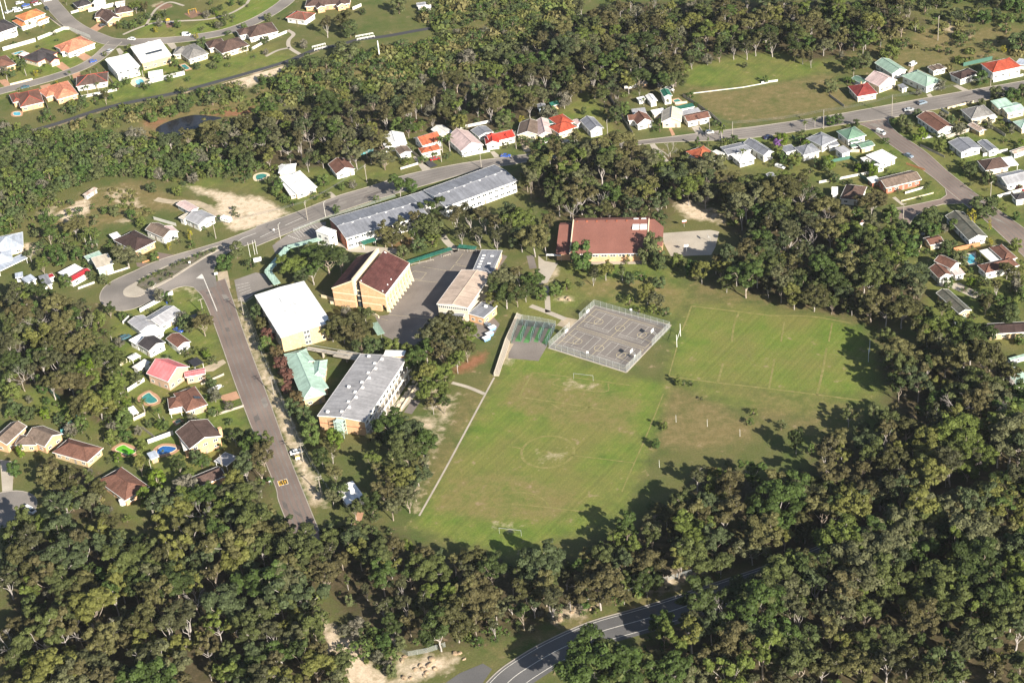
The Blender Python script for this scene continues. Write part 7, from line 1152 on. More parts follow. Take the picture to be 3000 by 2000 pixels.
NAMES = {'gum': ('eucalyptus_tree', 'tree'), 'oak': ('she_oak_tree', 'tree'), 'round': ('garden_tree', 'tree'), 'bright': ('garden_tree', 'tree'), 'red': ('autumn_tree', 'tree'), 'grey': ('wattle_tree', 'tree'), 'yellow': ('golden_conifer', 'conifer'), 'conifer': ('cypress_tree', 'conifer'), 'purple': ('tibouchina_tree', 'tree'), 'shrub': ('garden_shrub', 'shrub'), 'palm': ('palm_tree', 'palm'), 'banana': ('banana_clump', 'plant'), 'dead': ('bare_tree', 'tree'), 'reed': ('grass_tuft', 'grass')}
RT = random.Random(11)
TREES = []                                                             # every single tree: (x, y, height, kind, width factor, label, group)
def tree_at(p, h, kind, label, group, wf=1.0): TREES.append((p[0], p[1], h, kind, wf, label, group))
def trees(t, label, group, items):
    for it in items:
        x, y, h, kind = it[:4]; wf = it[4] if len(it) > 4 else 1.0; lb = it[5] if len(it) > 5 else label
        tree_at(g(t, x, y, h * (.62 if kind in ('gum', 'oak') else .5)), h, kind, lb, group, wf)
G = 'gum'; O_ = 'oak'; D = 'round'; B = 'shrub'
trees(11, 'broad gum between the covered walkway and the assembly hall', 'gums beside the assembly hall', [(340, 860, 12, G, 1.35), (650, 800, 13, G, 1.6), (510, 920, 11, G, 1.3), (770, 830, 11, G, 1.2), (520, 770, 11, G, 1.3), (430, 980, 8, G, 1.1)])
trees(11, 'pale trunked gum in the clump before the nearer classroom block', 'gums before the classroom block', [(1170, 570, 12, G), (1320, 520, 12, G), (1480, 440, 13, G), (1610, 340, 12, G), (1430, 600, 11, G), (1240, 620, 9, G), (1560, 500, 11, G)])
trees(11, 'round bushy tree behind the straight green walkway', 'bushy trees behind the school yard', [(1350, 745, 5.5, D, 1.1), (1500, 690, 6.5, D, 1.1), (1650, 540, 8, D, 1.2), (1620, 640, 5, B, 1.4)])
trees(11, 'dark she-oak in the dense clump behind the school yard', 'she-oaks behind the school yard', [(1830, 440, 13, O_, 1.1), (1960, 400, 13, O_, 1.1), (2100, 420, 14, O_, 1.1), (2230, 480, 13, O_, 1.1), (1880, 560, 11, O_, 1.1), (2050, 580, 11, O_, 1.1), (2200, 610, 12, O_, 1.2), (2330, 560, 12, O_, 1.1), (2330, 380, 12, G)])
trees(21, 'tall pale gum between the canteen and the gymnasium', 'gums between canteen and gymnasium', [(195, 590, 17, G, .9), (60, 470, 13, G), (330, 450, 10, G), (80, 620, 11, G), (300, 620, 12, G, .9)])
trees(11, 'full gum shading the canteen roof', 'gums shading the canteen', [(2170, 1030, 12, G, 1.1), (2290, 1110, 13, G, 1.1), (2270, 970, 12, G), (2180, 1180, 9, G)])
trees(21, 'gum beside the concrete path to the courts', 'gums beside the court path', [(60, 950, 12, G), (170, 990, 10, G), (40, 1130, 10, G), (120, 1110, 8, G)])
trees(21, 'x', 'trees in front of the gymnasium', [(640, 790, 13, D, .85, 'great dense round tree in front of the gymnasium'), (740, 960, 8, O_, 1, 'brownish she-oak beside the great round tree'), (855, 900, 9, G, .9, 'small gum nearest the great round tree'), (1010, 910, 9, G, 1, 'small gum with dark shadow in the middle of the lawn'), (1062, 810, 5, 'conifer', 1.3, 'green conical tree against the gymnasium wall'), (1300, 700, 12, D, .75, 'tall bright tree at the gymnasium corner'), (1360, 830, 8, D, .9, 'low bright tree below the gymnasium corner'), (1240, 760, 10, D, .8, 'dark tree shading the end of the gymnasium'),
    (265, 1130, 6, D, 1, 'round tree beside the path junction'), (390, 1100, 6, D, 1, 'round dark tree above the sandy garden'), (500, 1050, 5, D, 1, 'feathery tree above the sandy garden boulders'), (645, 1045, 2.2, B, 1, 'lone dark shrub on the lawn'), (1080, 1000, 5, D, 1, 'low dark tree on the lawn below the gymnasium'), (1185, 960, 3.5, B, 1.3, 'low shrub under the gymnasium trees'), (1350, 1030, 5, D, 1.2, 'bright spreading bush above the court clump'), (1240, 1120, 9, G, .9, 'slim gum in the clump above the courts'), (1330, 1190, 7, G, .9, 'lower gum in the clump above the courts'), (1080, 1190, 4, B, .9, 'pale sapling beside the court clump'), (1300, 1275, 3.5, B, 1.2, 'dark shrub behind the court fence'), (1415, 1300, 3.5, B, 1, 'pale shrub at the court fence corner'), (1170, 1275, 3, B, 1.2, 'low shrub along the court fence'),
    (1740, 920, 10, G, .8, 'pale slender gum at the wood edge above the field'), (1870, 830, 10, G, 1, 'gum beside the gym court'), (1650, 900, 7, D, .9, 'dark tree below the gym court'), (1970, 1010, 9, G, .9, 'gum standing forward of the wood above the field'), (2060, 950, 9, G, 1, 'twin gum at the wood edge'), (1520, 830, 6, D, 1, 'bushy tree between the gymnasium and the wood')])
trees(11, 'x', 'street trees along the school fence', [(10, 1310, 7, D, .9, 'green tree at the corner of the white roofed block'), (55, 1400, 7, 'red', 1, 'reddish tree beside the white roofed block'), (110, 1520, 7, 'red', 1, 'rust coloured tree below the white roofed block')])
trees(12, 'x', 'street trees along the school fence', [(90, 30, 7, D, .9, 'dull green tree at the wall of the yellow brick block'), (185, 110, 7, 'red', 1, 'russet tree at the corner of the library'), (235, 215, 7, 'red', 1.1, 'brown leaved tree beside the library roof'), (290, 320, 7, 'red', 1, 'dusky tree half way along the library'), (285, 430, 6, 'red', .9, 'bare purple brown tree beside the library'), (375, 530, 7, 'red', 1, 'crimson leaved tree at the end of the library'), (335, 610, 7, D, .9, 'olive tree below the crimson leaved tree'), (440, 680, 8, D, .8, 'tall green tree beside the large brick block'), (490, 790, 9, D, .8, 'tallest green tree of the fence row'), (500, 880, 8, D, .9, 'bright green tree at the end of the fence row'), (735, 890, 8, 'bright', .9, 'bright olive tree at the brick end of the large block')])
trees(12, 'gum in the dense stand between the large block and the field', 'gums between the large block and the field', [(690, 1010, 9, G, 1), (600, 1060, 8, G, .9), (720, 1210, 8, G, .9), (1270, 800, 13, G, 1), (1430, 830, 13, G, 1), (1380, 980, 14, G, 1.1), (1530, 950, 12, G, 1), (1230, 930, 12, G), (1570, 1100, 10, G), (1080, 1100, 11, G), (1180, 1190, 11, G), (1330, 1270, 13, G, 1.1), (1450, 1320, 11, G), (1180, 1390, 12, G), (1390, 1430, 11, G), (1060, 1490, 11, G), (900, 1520, 10, G), (1480, 1210, 9, G), (1120, 860, 10, G), (1240, 1500, 11, G), (780, 1380, 7, D), (700, 1420, 7, G)])
trees(12, 'gum leaning over the walk beside the large grey roof', 'gums beside the large grey roof', [(1540, 300, 12, G), (1690, 280, 12, G), (1480, 190, 11, G), (1640, 460, 11, G), (1720, 550, 9, G, .8), (1620, 570, 8, G, .8), (1840, 170, 10, G, .8), (1930, 70, 10, G), (1700, 90, 12, G), (1560, 60, 11, G), (1790, 60, 12, G)])
trees(11, 'gum in the clump below the canteen wings', 'gums below the canteen', [(1640, 1490, 13, G), (1760, 1440, 13, G), (1950, 1480, 13, G), (1860, 1530, 12, G)])
trees(11, 'gum in the clump between white roof and school yard', 'gums between white roof and school yard', [(790, 1440, 12, G, 1.1), (940, 1410, 12, G, 1.1), (1000, 1310, 9, G), (690, 1460, 9, G), (890, 1520, 12, G), (830, 1300, 5, 'grey')])
trees(12, 'bushy dark tree behind the large grey roof', 'bushy trees behind the large grey roof', [(970, 40, 8, D), (1090, 50, 7, D), (1250, 50, 7, D), (1390, 90, 6, D)])
trees(22, 'x', 'young trees on the sports field', [(1530, 360, 3.8, D, .9, 'largest of three young trees at the corner of the upper field'), (1583, 380, 2.2, B, .7, 'dark small bush between the three young trees'), (1643, 383, 2.4, B, .8, 'round small bush right of the three young trees'), (1390, 765, 4, D, .8, 'round young tree beside the dry patch'), (1320, 940, 4, D, .85, 'spreading young tree beside the soccer sideline'), (2222, 650, 2.6, B, 1, 'small sapling at the far side of the dry patch'), (2195, 740, 2.6, B, 1, 'second sapling below the first on the dry patch'), (1742, 525, 1.5, B, .9, 'tiny sapling at the top of the dry patch')])
trees(32, 'x', 'single trees at the field edge', [(1160, 330, 9, G, .8, 'lone gum in the tree shadows beside the far rugby posts'), (260, 910, 10, G, .55, 'slender white trunked gum at the edge of the dry patch'), (1165, 650, 9, G, .6, 'slender gum with bare white trunk in the wood clearing'), (970, 640, 6, D, .8, 'dark round tree at the bottom of the upper field'), (120, 775, 3.5, B, .9, 'pale sapling standing in a big shadow'), (400, 985, 4, D, .7, 'small tree beside the slender white trunked gum'), (620, 880, 12, G, 1.15, 'broad pale gum at the tip of the wood'), (870, 830, 9, G, .9, 'gum with pale forks beside the clearing'), (740, 680, 8, G, .9, 'gum at the corner of the upper field')])
trees(1, 'x', 'trees of the left hand gardens', [(1160, 770, 11, G, 1.5, 'spreading gum shading the pale green house'), (440, 570, 11, G, 1.2, 'rounded gum above the banana palms'), (680, 520, 9, G, 1.1, 'dark gum below the bare sandy patch'), (1745, 585, 6, 'yellow', 1.2, 'larger golden conifer beside the dusty pink house'), (1552, 690, 4.5, 'yellow', 1.2, 'smaller golden conifer in front of the pyramid roof'), (1748, 682, 3.2, B, 1.2, 'grey green shrub on the verge'), (1390, 155, 5, D, 1.1, 'round bush at the top of the dry grass'), (1630, 185, 5, D, 1.1, 'round bush beside the sandy track'), (830, 610, 8, 'palm', 1, 'palm in the garden behind the pyramid roof'), (880, 640, 7, 'palm', 1, 'second palm behind the pyramid roof'), (780, 640, 7, 'palm', 1, 'leftmost palm behind the pyramid roof'), (650, 690, 4, 'banana', 1.2, 'banana clump left of the palms'), (470, 720, 4, 'banana', 1.2, 'banana clump below the rounded gum'), (530, 800, 8, D, 1, 'dark tree above the white roofed bungalow'), (700, 765, 6, D, 1.1, 'bushy tree beside the pale green shed'), (390, 870, 8, G, 1, 'gum above the grey iron sheds'), (270, 760, 7, G, .9, 'gum at the left edge house'), (400, 440, 5, D, 1.2, 'grey green bush below the sandy patch'), (1050, 370, 5, D, 1.2, 'wide bush beside the dry grass'), (1200, 400, 5, D, 1, 'bush right of the wide bush'), (1300, 480, 5, D, 1.1, 'bush behind the dusty pink house'), (2170, 735, 8, D, .9, 'tree beside the flagpoles on the bend'), (2060, 850, 7, D, 1.2, 'spreading tree over the head of the school street'), (950, 1000, 4.5, D, 1, 'grey bush at the turning loop'), (830, 960, 4.5, D, .9, 'bush beside the red roof'), (600, 1020, 6, D, 1, 'bush in front of the red roofed bungalow'), (1420, 790, 4.5, D, 1, 'bush at the pyramid roof driveway'), (2300, 850, 4, B, 1.3, 'low shrub beside the notice board'), (1640, 640, 3, B, 1, 'clipped bush before the dusty pink house'), (1930, 590, 2, B, .9, 'tiny round bush below the raised white house'), (1000, 1270, 7, G, 1, 'gum overhanging the turning loop'), (1860, 1400, 10, G, 1.2, 'large gum over the brown and dark cottage'), (1000, 1030, 2, B, .8, 'tiny shrub on the loop verge'), (1020, 1530, 5, 'palm', .8, 'small palm on the lawn beside the white carport')])
for k, (x, y) in enumerate([(1590, 870), (1640, 850), (1690, 835), (1745, 810), (1800, 785), (1850, 765), (1320, 1000), (1370, 975), (1420, 955), (1470, 935), (1520, 920), (1290, 1015), (1900, 745), (1960, 725), (1400, 1040), (1480, 1000), (1560, 960)]): trees(1, 'low shrub in the planted median bed', 'shrubs of the median bed', [(x, y, RT.uniform(1.3, 2.4), B, 1.1)])
trees(2, 'x', 'garden trees left of the school street', [(810, 285, 11, 'bright', .95, 'vivid lime green round tree'), (900, 560, 13, G, 1.2, 'great gum with leaning orange trunk'), (1050, 520, 12, G, 1, 'gum right of the great leaning gum'), (760, 600, 11, G, 1, 'gum left of the great leaning gum'), (1010, 180, 11, G, 1.2, 'grey crowned gum above the lime green tree'), (1090, 400, 9, G, 1, 'gum beside the white garden fence'), (530, 360, 7, 'conifer', 1.6, 'dark pointed tree left of the lime green tree'), (390, 370, 6, D, 1, 'round bush left of the pointed tree'), (110, 470, 7, D, 1.1, 'round dark bush at the left garden fence'), (200, 350, 11, 'dead', 1.1, 'large bare pale limbed tree at the left'), (1130, 700, 8, D, 1, 'dark tree beside the white pergola'), (1270, 820, 4, 'grey', .8, 'brown bush above the back lawn'), (1030, 880, 6, D, 1, 'bush above the lime green pool'), (1160, 870, 5, D, 1, 'second bush above the lime green pool'), (1290, 960, 5, D, 1, 'bush between the lime pool and the cabana'), (1080, 1065, 4, 'bright', .9, 'yellow green bush below the lime green pool'), (1280, 1120, 9, G, 1, 'gum between the red brown roof and the cabana'), (830, 880, 3, 'conifer', 1.2, 'small blue grey conifer on the lawn'), (130, 1170, 6, D, 1, 'blue green round tree beside the drive'), (190, 1010, 6, 'bright', .6, 'narrow bright tree against the brick gable'), (1460, 680, 6, 'palm', 1, 'palm beside the yellow brick house'), (1320, 600, 6, 'palm', 1, 'palm beside the white pergola'), (1940, 370, 5, D, .9, 'round tree beside the boat'), (2150, 860, 8, G, 1, 'gum in front of the brick chimney house'), (2250, 880, 7, D, 1, 'bushy tree on the school street verge'), (1640, 1130, 8, G, .9, 'gum in the brick chimney garden'), (1440, 1270, 8, 'bright', .9, 'bright leafy tree beside the red brown roof'), (1340, 1430, 7, 'bright', .9, 'pale green tree below the red brown roof'), (1500, 1450, 9, D, .9, 'broad dark tree at the bottom of the garden'), (1940, 1390, 6, 'bright', .9, 'yellowish tree below the shaded roof'), (1880, 1090, 4, 'banana', 1.2, 'bright banana clump below the brick house'), (1740, 1230, 4, 'banana', 1.2, 'bright clump left of the shaded roof'), (2250, 1150, 12, G, 1, 'tall gum at the lower end of the gardens'), (2180, 1290, 10, G, 1, 'gum below the tall garden gum'), (1700, 1360, 9, 'grey', 1.2, 'grey leaved tree in the lower gardens'), (650, 870, 3, B, 1.2, 'shrub at the teal fence'), (560, 740, 3, B, 1.2, 'shrub beside the fawn roof'), (350, 630, 3, B, 1, 'clipped bush on the left lawn'), (430, 660, 3, B, 1, 'second clipped bush on the left lawn'), (130, 655, 2.5, B, .9, 'orange tinted bush on the left lawn'), (520, 700, 2.5, 'yellow', 1.2, 'low golden bush on the left lawn'), (2090, 590, 3, B, 1, 'shrub at the pink driveway'), (1730, 90, 4, B, 1.2, 'shrub below the brown cottage roof'), (1500, 1030, 3, 'palm', .7, 'small palm beside the deep blue pool')])
trees(12, 'gum overhanging the left kerb of the school street', 'gums at the left kerb', [(60, 1050, 11, G, 1.1), (70, 920, 9, G, 1), (40, 1190, 9, G, .9)])
trees(10, 'x', 'trees around the marsh and main street', [(640, 230, 12, O_, 1, 'brown tree beside the scrub bank'), (800, 190, 13, G, 1, 'tall gum above the cycle path bridge'), (860, 270, 10, D, 1, 'dark tree above the bridge railing'), (500, 580, 8, D, 1.5, 'broad dark tree in the marsh'), (840, 460, 8, D, 2.0, 'very wide dark tree beside the bridge railing'), (300, 770, 8, D, 1.6, 'round green tree at the marsh edge'), (330, 590, 5, D, 1, 'bush beside the cycle path end'), (2210, 480, 9, D, 2.0, 'broad dark tree with deep shadow at the forest edge'), (1930, 530, 8, 'grey', 1.2, 'grey tree beside the broad dark tree'), (1170, 1440, 11, G, 1.3, 'gum in front of the white skylight house'), (910, 1370, 8, 'palm', 1.2, 'tall palm behind the maroon roof'), (860, 1440, 6, 'palm', 1.2, 'lower palm behind the maroon roof'), (1705, 1330, 8, 'palm', 1, 'palm left of the white cottage'), (1775, 1320, 8, 'palm', 1, 'palm touching the white cottage'), (1420, 1180, 4, 'banana', 1.5, 'banana clump behind the terracotta house'), (1500, 1150, 4, 'banana', 1.5, 'second banana clump at the forest edge'), (490, 1290, 11, 'dead', 1, 'stark white dead gum at the forest edge'), (110, 160, 5, D, 1, 'dark bush on the upper street verge'), (980, 110, 4, D, 1, 'bush in the top meadow'), (1310, 60, 9, D, 1, 'dark tree beside the old iron shed'), (440, 410, 5, 'grey', 1, 'grey bush above the footpath junction'), (90, 480, 3.5, 'grey', .9, 'sparse tree on the footpath lawn')])
trees(11, 'x', 'trees around the marsh and main street', [(1310, 110, 13, G, 1, 'tall gum between the main street and the classroom block'), (1430, 150, 6, D, 1, 'round bush behind the classroom block'), (740, 360, 4.5, D, .9, 'round tree on the main street verge'), (1105, 262, 3, B, 1, 'small bush on the main street verge'), (620, 90, 6, D, 1, 'round tree beside the white house'), (790, 150, 3.5, D, 1, 'bush before the maroon roof'), (890, 130, 4, 'grey', 1, 'grey bush before the maroon roof'), (540, 235, 2.5, B, 1.5, 'hedge shrub below the white house'), (640, 225, 2.5, B, 1.5, 'end shrub of the hedge below the white house')])
trees(20, 'x', 'trees of the middle row of houses', [(1355, 1150, 7, 'conifer', 1.2, 'dark green pencil cypress between two cottages'), (1640, 530, 7, D, 1.3, 'round tree at the paddock corner'), (2140, 600, 3, D, 1, 'round bush in the paddock'), (2330, 730, 3.5, D, 1, 'round bush beside the paddock rail'), (1930, 1240, 8, 'palm', 1.2, 'tall palm on the main street verge'), (2125, 1430, 6, 'palm', 1, 'palm in front of the white wing'), (1705, 1305, 6, 'conifer', 1.5, 'left conifer above the mottled roof'), (1800, 1300, 5, 'conifer', 1.1, 'narrow conifer above the mottled roof'), (85, 1100, 5, 'yellow', 1.6, 'golden tree behind the fawn house'), (660, 1020, 4, D, .8, 'small orchard tree left on the open lot'), (835, 1025, 3.5, D, .8, 'small orchard tree right on the open lot'), (280, 1030, 5, 'palm', 1, 'palm behind the fawn house'), (370, 1020, 5, D, 1, 'bush behind the green carport'), (920, 740, 10, O_, 1.2, 'tallest tree of the fence row beside the open lot'), (950, 860, 9, O_, 1.1, 'middle tree of the fence row beside the open lot'), (985, 960, 8, O_, 1, 'lower tree of the fence row beside the open lot'), (1040, 1000, 6, D, 1, 'bush at the end of the fence row'), (1430, 950, 4, 'palm', .9, 'palm beside the tall garage'), (1210, 940, 4, 'palm', .9, 'palm before the red door garage'), (1640, 880, 3, B, 1.2, 'shrub beside the long drive'), (1880, 1130, 3, B, 1.3, 'hedge before the long red brown house'), (230, 1280, 3, 'yellow', 1.2, 'golden shrub at the fawn house drive'), (380, 1280, 3.5, B, 1.2, 'dark shrub before the red hip roof')])
trees(30, 'x', 'trees of the upper right gardens', [(570, 800, 7, D, 1.1, 'round tree beside the crimson roof'), (790, 600, 9, G, 1.1, 'gum behind the green roofed sheds'), (880, 560, 8, D, 1.2, 'tree above the green iron roof'), (1120, 490, 8, D, 1.3, 'round tree in the scrub above the green shed'), (650, 1100, 5, D, 1, 'right one of two rounded street trees'), (575, 1112, 5, D, 1, 'left one of two rounded street trees'), (1240, 1100, 5, D, 1, 'tree at the side street corner'), (1370, 1045, 4, D, 1.2, 'bush beside the silver sedan'), (1595, 785, 5.5, 'grey', 1, 'brown leaved round tree before the pale green house'), (1960, 720, 7, D, 1.1, 'round tree before the brown roof'), (2330, 380, 9, D, 1.6, 'broad tree at the right edge of the meadow'), (2165, 450, 3.5, 'yellow', 2.5, 'golden bush at the meadow edge'), (2100, 860, 6, D, 1.2, 'street tree below the red hip roof'), (2250, 890, 7, D, 1.3, 'dark street tree at the upper right'), (2340, 830, 7, D, 1, 'dark tree at the right edge of the main street'), (95, 1330, 5, 'purple', 1.1, 'purple flowering tree in the back yards'), (130, 1280, 5, 'bright', 1.1, 'yellow green tree beside the purple flowers'), (90, 1400, 6, D, 1, 'round tree below the purple flowers'), (240, 1470, 6, D, 1.2, 'round dark tree beside the white ute'), (810, 1520, 4, D, .9, 'small tree in the workshop yard'), (1680, 1110, 5, D, 1, 'bush between the two tiled houses'), (1750, 1170, 6, 'grey', 1.1, 'dark brown bush beside the rusty shed'), (1590, 1275, 3.5, B, 1.2, 'round shrub at the long brown house'), (340, 1165, 5, 'palm', 1, 'palm on the main street kerb'), (430, 1125, 5, 'palm', 1, 'second palm on the main street kerb'), (1385, 850, 3.5, 'grey', .9, 'sparse tree on the green house lawn'), (300, 1290, 3, B, 1.6, 'dark hedge before the white hip roof'), (990, 780, 3.5, 'banana', 1, 'banana clump by the cream cottage'), (740, 740, 3.5, 'banana', 1.3, 'palm like clump behind the crimson roof'), (1960, 1290 - 330, 5, D, .9, 'bush in front of the pale green skillion house')])
trees(31, 'x', 'trees of the lower right gardens', [(1880, 425, 8, 'yellow', 1.1, 'tall golden conifer beside the grey green roof'), (1832, 410, 6, 'yellow', .9, 'shorter golden conifer behind the tall one'), (2035, 490, 6, 'yellow', .8, 'thin golden conifer on the corner lawn'), (2045, 650, 3, 'yellow', 2.0, 'golden shrub below the white gable wall'), (1970, 340, 8, D, 1.6, 'broad dark tree over the street corner'), (1500, 420, 7, D, 1.3, 'tree shading the cul-de-sac'), (1420, 520, 6, D, 1.1, 'dark bush beside the shaded cars'), (1560, 530, 4, 'banana', 1.4, 'bright banana clump before the grey green roof'), (1300, 690, 9, D, 1.2, 'dark tree left of the small garage'), (1640, 700, 5, D, 1.1, 'bush below the small garage'), (2030, 70, 6, D, 1.1, 'round tree beside the side street'), (950, 300, 11, G, 1.1, 'gum over the hidden brown roof'), (1130, 400, 8, D, 1, 'bright tree at the end of the cul-de-sac'), (1240, 495, 4, D, 1.1, 'bush at the cul-de-sac lawn'), (2100, 1070, 10, G, 1.1, 'gum below the L-shaped house'), (2180, 1200, 10, G, 1.1, 'gum beside the right edge lawn'), (2000, 1210, 9, G, 1, 'gum right of the shaded roof'), (2220, 1330, 8, D, 1.1, 'dark tree above the right edge house'), (1600, 1250, 9, G, 1, 'gum in front of the shaded roof'), (1480, 1330, 9, G, 1, 'gum left of the shaded roof'), (1450, 430, 6, D, 1, 'bush at the bend of the cul-de-sac'), (2280, 680, 5, D, 1.1, 'grey round tree beside the side street'), (1890, 1050, 3, 'conifer', 1, 'clipped bush in the small front garden'), (1780, 850, 2.5, B, 1, 'shrub beside the turquoise pool'), (1850, 920, 2.5, B, 1, 'shrub below the turquoise pool'), (2200, 900, 8, G, .9, 'gum over the L-shaped house front'), (2280, 480 - 60, 4, D, .9, 'bush on the far side of the side street'), (1700, 500, 5, D, 1, 'bush behind the grey green roof'), (2300, 880, 4, B, 1.2, 'shrub at the right edge drive')])
trees(0, 'x', 'trees of the upper left suburb', [(230, 650, 6, 'palm', 1.3, 'palm clump in the corner garden of the lower street'), (330, 670, 4, 'yellow', 2.4, 'low golden bush on the corner garden'), (640, 690, 4, 'palm', 1, 'palm at the orange roof driveway'), (520, 760, 2.5, 'yellow', 1.8, 'golden bush beside the orange roof'), (800, 830, 5, 'palm', 1.2, 'palm behind the brown roof'), (900, 800, 5, 'palm', 1, 'palm at the rear verandah'), (960, 880, 8, G, 1, 'gum on the bank below the brown roof'), (1310, 670, 6, 'palm', 1, 'palm beside the bright blue pool'), (1080, 790, 4, B, 1.6, 'hedge beside the bright blue pool'), (1850, 400, 6, D, 1, 'tree between the grey and brown roofs'), (1800, 330, 4, 'yellow', 2, 'orange leaved tree on the park bend'), (2240, 250, 4, D, 1, 'dark bush on the upper street'), (1450, 160, 6, G, .8, 'left park tree with white trunk'), (1510, 130, 6, G, .8, 'right park tree with white trunk'), (1360, 150, 4, D, 1, 'round bush beside the park path'), (1290, 190, 5, D, 1, 'park bush beside the path'), (1220, 230, 5, D, 1, 'tree at the park entrance'), (1240, 60, 7, G, 1, 'gum beside the park circle'), (1330, 60, 7, G, 1, 'second gum beside the park circle'), (1430, 270, 4, 'yellow', 2, 'golden bush below the park path'), (1630, 230, 3, D, .9, 'dark park bush beside the small bark square'), (1960, 100, 5, G, .8, 'lone tree on the park slope'), (2130, 30, 4, D, .9, 'park bush near the top path'), (2230, 20, 4, D, .9, 'park bush at the top bend'), (960, 500, 3, D, .9, 'dark bush on the corner'), (830, 660, 3, 'palm', .9, 'small palm on the verge'), (890, 640, 3, 'palm', .9, 'second small palm on the verge'), (280, 240, 4, 'palm', 1, 'palm before the bright orange roof'), (400, 240, 3, 'yellow', 1.8, 'golden shrub before the bright orange roof'), (60, 700, 5, 'palm', 1.2, 'palm at the frame edge'), (120, 550, 6, 'conifer', 1.4, 'dark conifer between two suburban roofs'), (610, 30, 3, 'palm', .9, 'small palm at the top street corner'), (2000, 540, 5, D, 1.1, 'bush behind the brown solar roof'), (1960, 600, 4, D, 1.1, 'bush at the rear fence of the brown solar roof'), (1810, 610, 4, D, 1.1, 'bush beside the teal suburban pool'), (1190, 435, 3, B, 1, 'hedge shrub beside the large white house'), (1520, 440, 3.5, D, 1, 'bush right of the large white house'), (2260, 450, 5, G, .8, 'slender tree at the brown solar roof'), (1250, 1250, 8, 'grey', 1.4, 'grey wattle left of the pond'), (1560, 1290, 9, G, 1.1, 'gum leaning over the near bank of the pond'), (1720, 1250, 10, G, 1.1, 'gum at the middle of the near pond bank'), (1880, 1190, 10, G, 1.1, 'gum at the right end of the pond'), (1400, 1080, 5, D, 1.3, 'round bush on the far bank of the pond'), (1560, 1020, 6, D, 1.4, 'broad bush above the pond'), (1700, 980, 6, D, 1.3, 'second broad bush above the pond')])

# woods: trees set out at random inside the outlines, clear of roads and roofs
def inside(P, p): return poly_dist(P, np.array([p[0]]), np.array([p[1]]))[0] > 0
FARR = [(np.array(c), math.cos(r), math.sin(r), l + 1.6, w_ + 1.6) for c, r, l, w_, _ in FOOT]
KCB = [(P, P.min(0), P.max(0)) for P in KEEP_CLEAR]
def free(x, y, m=0.0):
    for c, ca, sa, l, w_ in FARR:
        dx, dy = x - c[0], y - c[1]
        if abs(dx * ca + dy * sa) < l + m and abs(-dx * sa + dy * ca) < w_ + m: return False
    for P, lo, hi in KCB:
        if lo[0] - 2 < x < hi[0] + 2 and lo[1] - 2 < y < hi[1] + 2 and poly_dist(P, np.array([x]), np.array([y]))[0] > -1.2 - m: return False
    return True
WOODS = []
def scatter(t, outline, spacing, hr, kinds, zc=6.0, tries=14, taken=None, keep=1.0, inset=0.0):
    P = np.array(gs(t, outline, zc)); lo, hi = P.min(0), P.max(0); cell = {}; out = []
    def near(x, y):
        i, j = int(x // spacing), int(y // spacing)
        return any((a - x) ** 2 + (b - y) ** 2 < spacing ** 2 for di in (-1, 0, 1) for dj in (-1, 0, 1) for a, b in cell.get((i + di, j + dj), ()))
    for q in (taken or ()): cell.setdefault((int(q[0] // spacing), int(q[1] // spacing)), []).append((q[0], q[1]))
    n = int(np.prod(hi - lo) / spacing ** 2 * tries); X = NP.uniform(lo, hi, (n, 2)); X = X[poly_dist(P, X[:, 0], X[:, 1]) > inset]
    for x, y in X:
        if near(x, y) or not free(x, y): continue
        cell.setdefault((int(x // spacing), int(y // spacing)), []).append((x, y))
        if RT.random() > keep: continue
        out.append((x, y, RT.uniform(*hr), RT.choices([k for k, _ in kinds], [w_ for _, w_ in kinds])[0]))
    return out
def in_view(x, y, z=6.0):
    v = np.array([x, y, z]) - CAM; d = v @ _fw; return abs(FOCAL * (v @ RIGHT) / d) < 1580 and abs(FOCAL * (v @ UP) / d) < 1090
done = [(q[0], q[1]) for q in TREES]
WL = {'left': 'gum in the dense wood at the left below the turning loop', 'garden': 'gum among the houses at the lower left', 'garden2': 'gum at the foot of the left hand gardens', 'bottom_left': 'gum in the dense bush filling the bottom left', 'bottom_mid': 'gum in the bush between the field and the bush road', 'right': 'gum in the bush right of the sports field', 'bottom_right': 'gum in the bush below the road at the bottom right', 'north': 'gum in the wood between gymnasium and side street', 'top': 'gum in the far forest behind the houses'}
SP = {'left': (5.4, (8, 15)), 'garden': (5.5, (8, 14)), 'garden2': (5.5, (7, 13)), 'bottom_left': (5.9, (7, 18)), 'bottom_mid': (5.4, (6, 15)), 'right': (5.9, (7, 18)), 'bottom_right': (6.0, (8, 19)), 'north': (5.8, (8, 16)), 'top': (5.6, (6, 15))}
for nm, (t, P) in FOREST.items():
    sp, hr = SP[nm]; mix_ = [('gum', 10), ('oak', 1.5), ('round', .6), ('dead', .35)] if nm != 'top' else [('gum', 8), ('oak', 2), ('round', 3), ('grey', .6)]
    for x, y, h, k in scatter(t, P, sp, hr, mix_, 5.0 if nm == 'bottom_right' else 8.0, taken=done, keep=.95, inset=2.2):
        if k == 'round': h *= .6
        if k == 'grey': h *= .6
        if in_view(x, y): WOODS.append((x, y, h, k, RT.uniform(.75, 1.3), WL[nm], 'trees of ' + WL[nm].split(' in ')[-1].split(' at ')[-1].split(' among ')[-1]))
xv = g('F', 1730, 1310)[0]
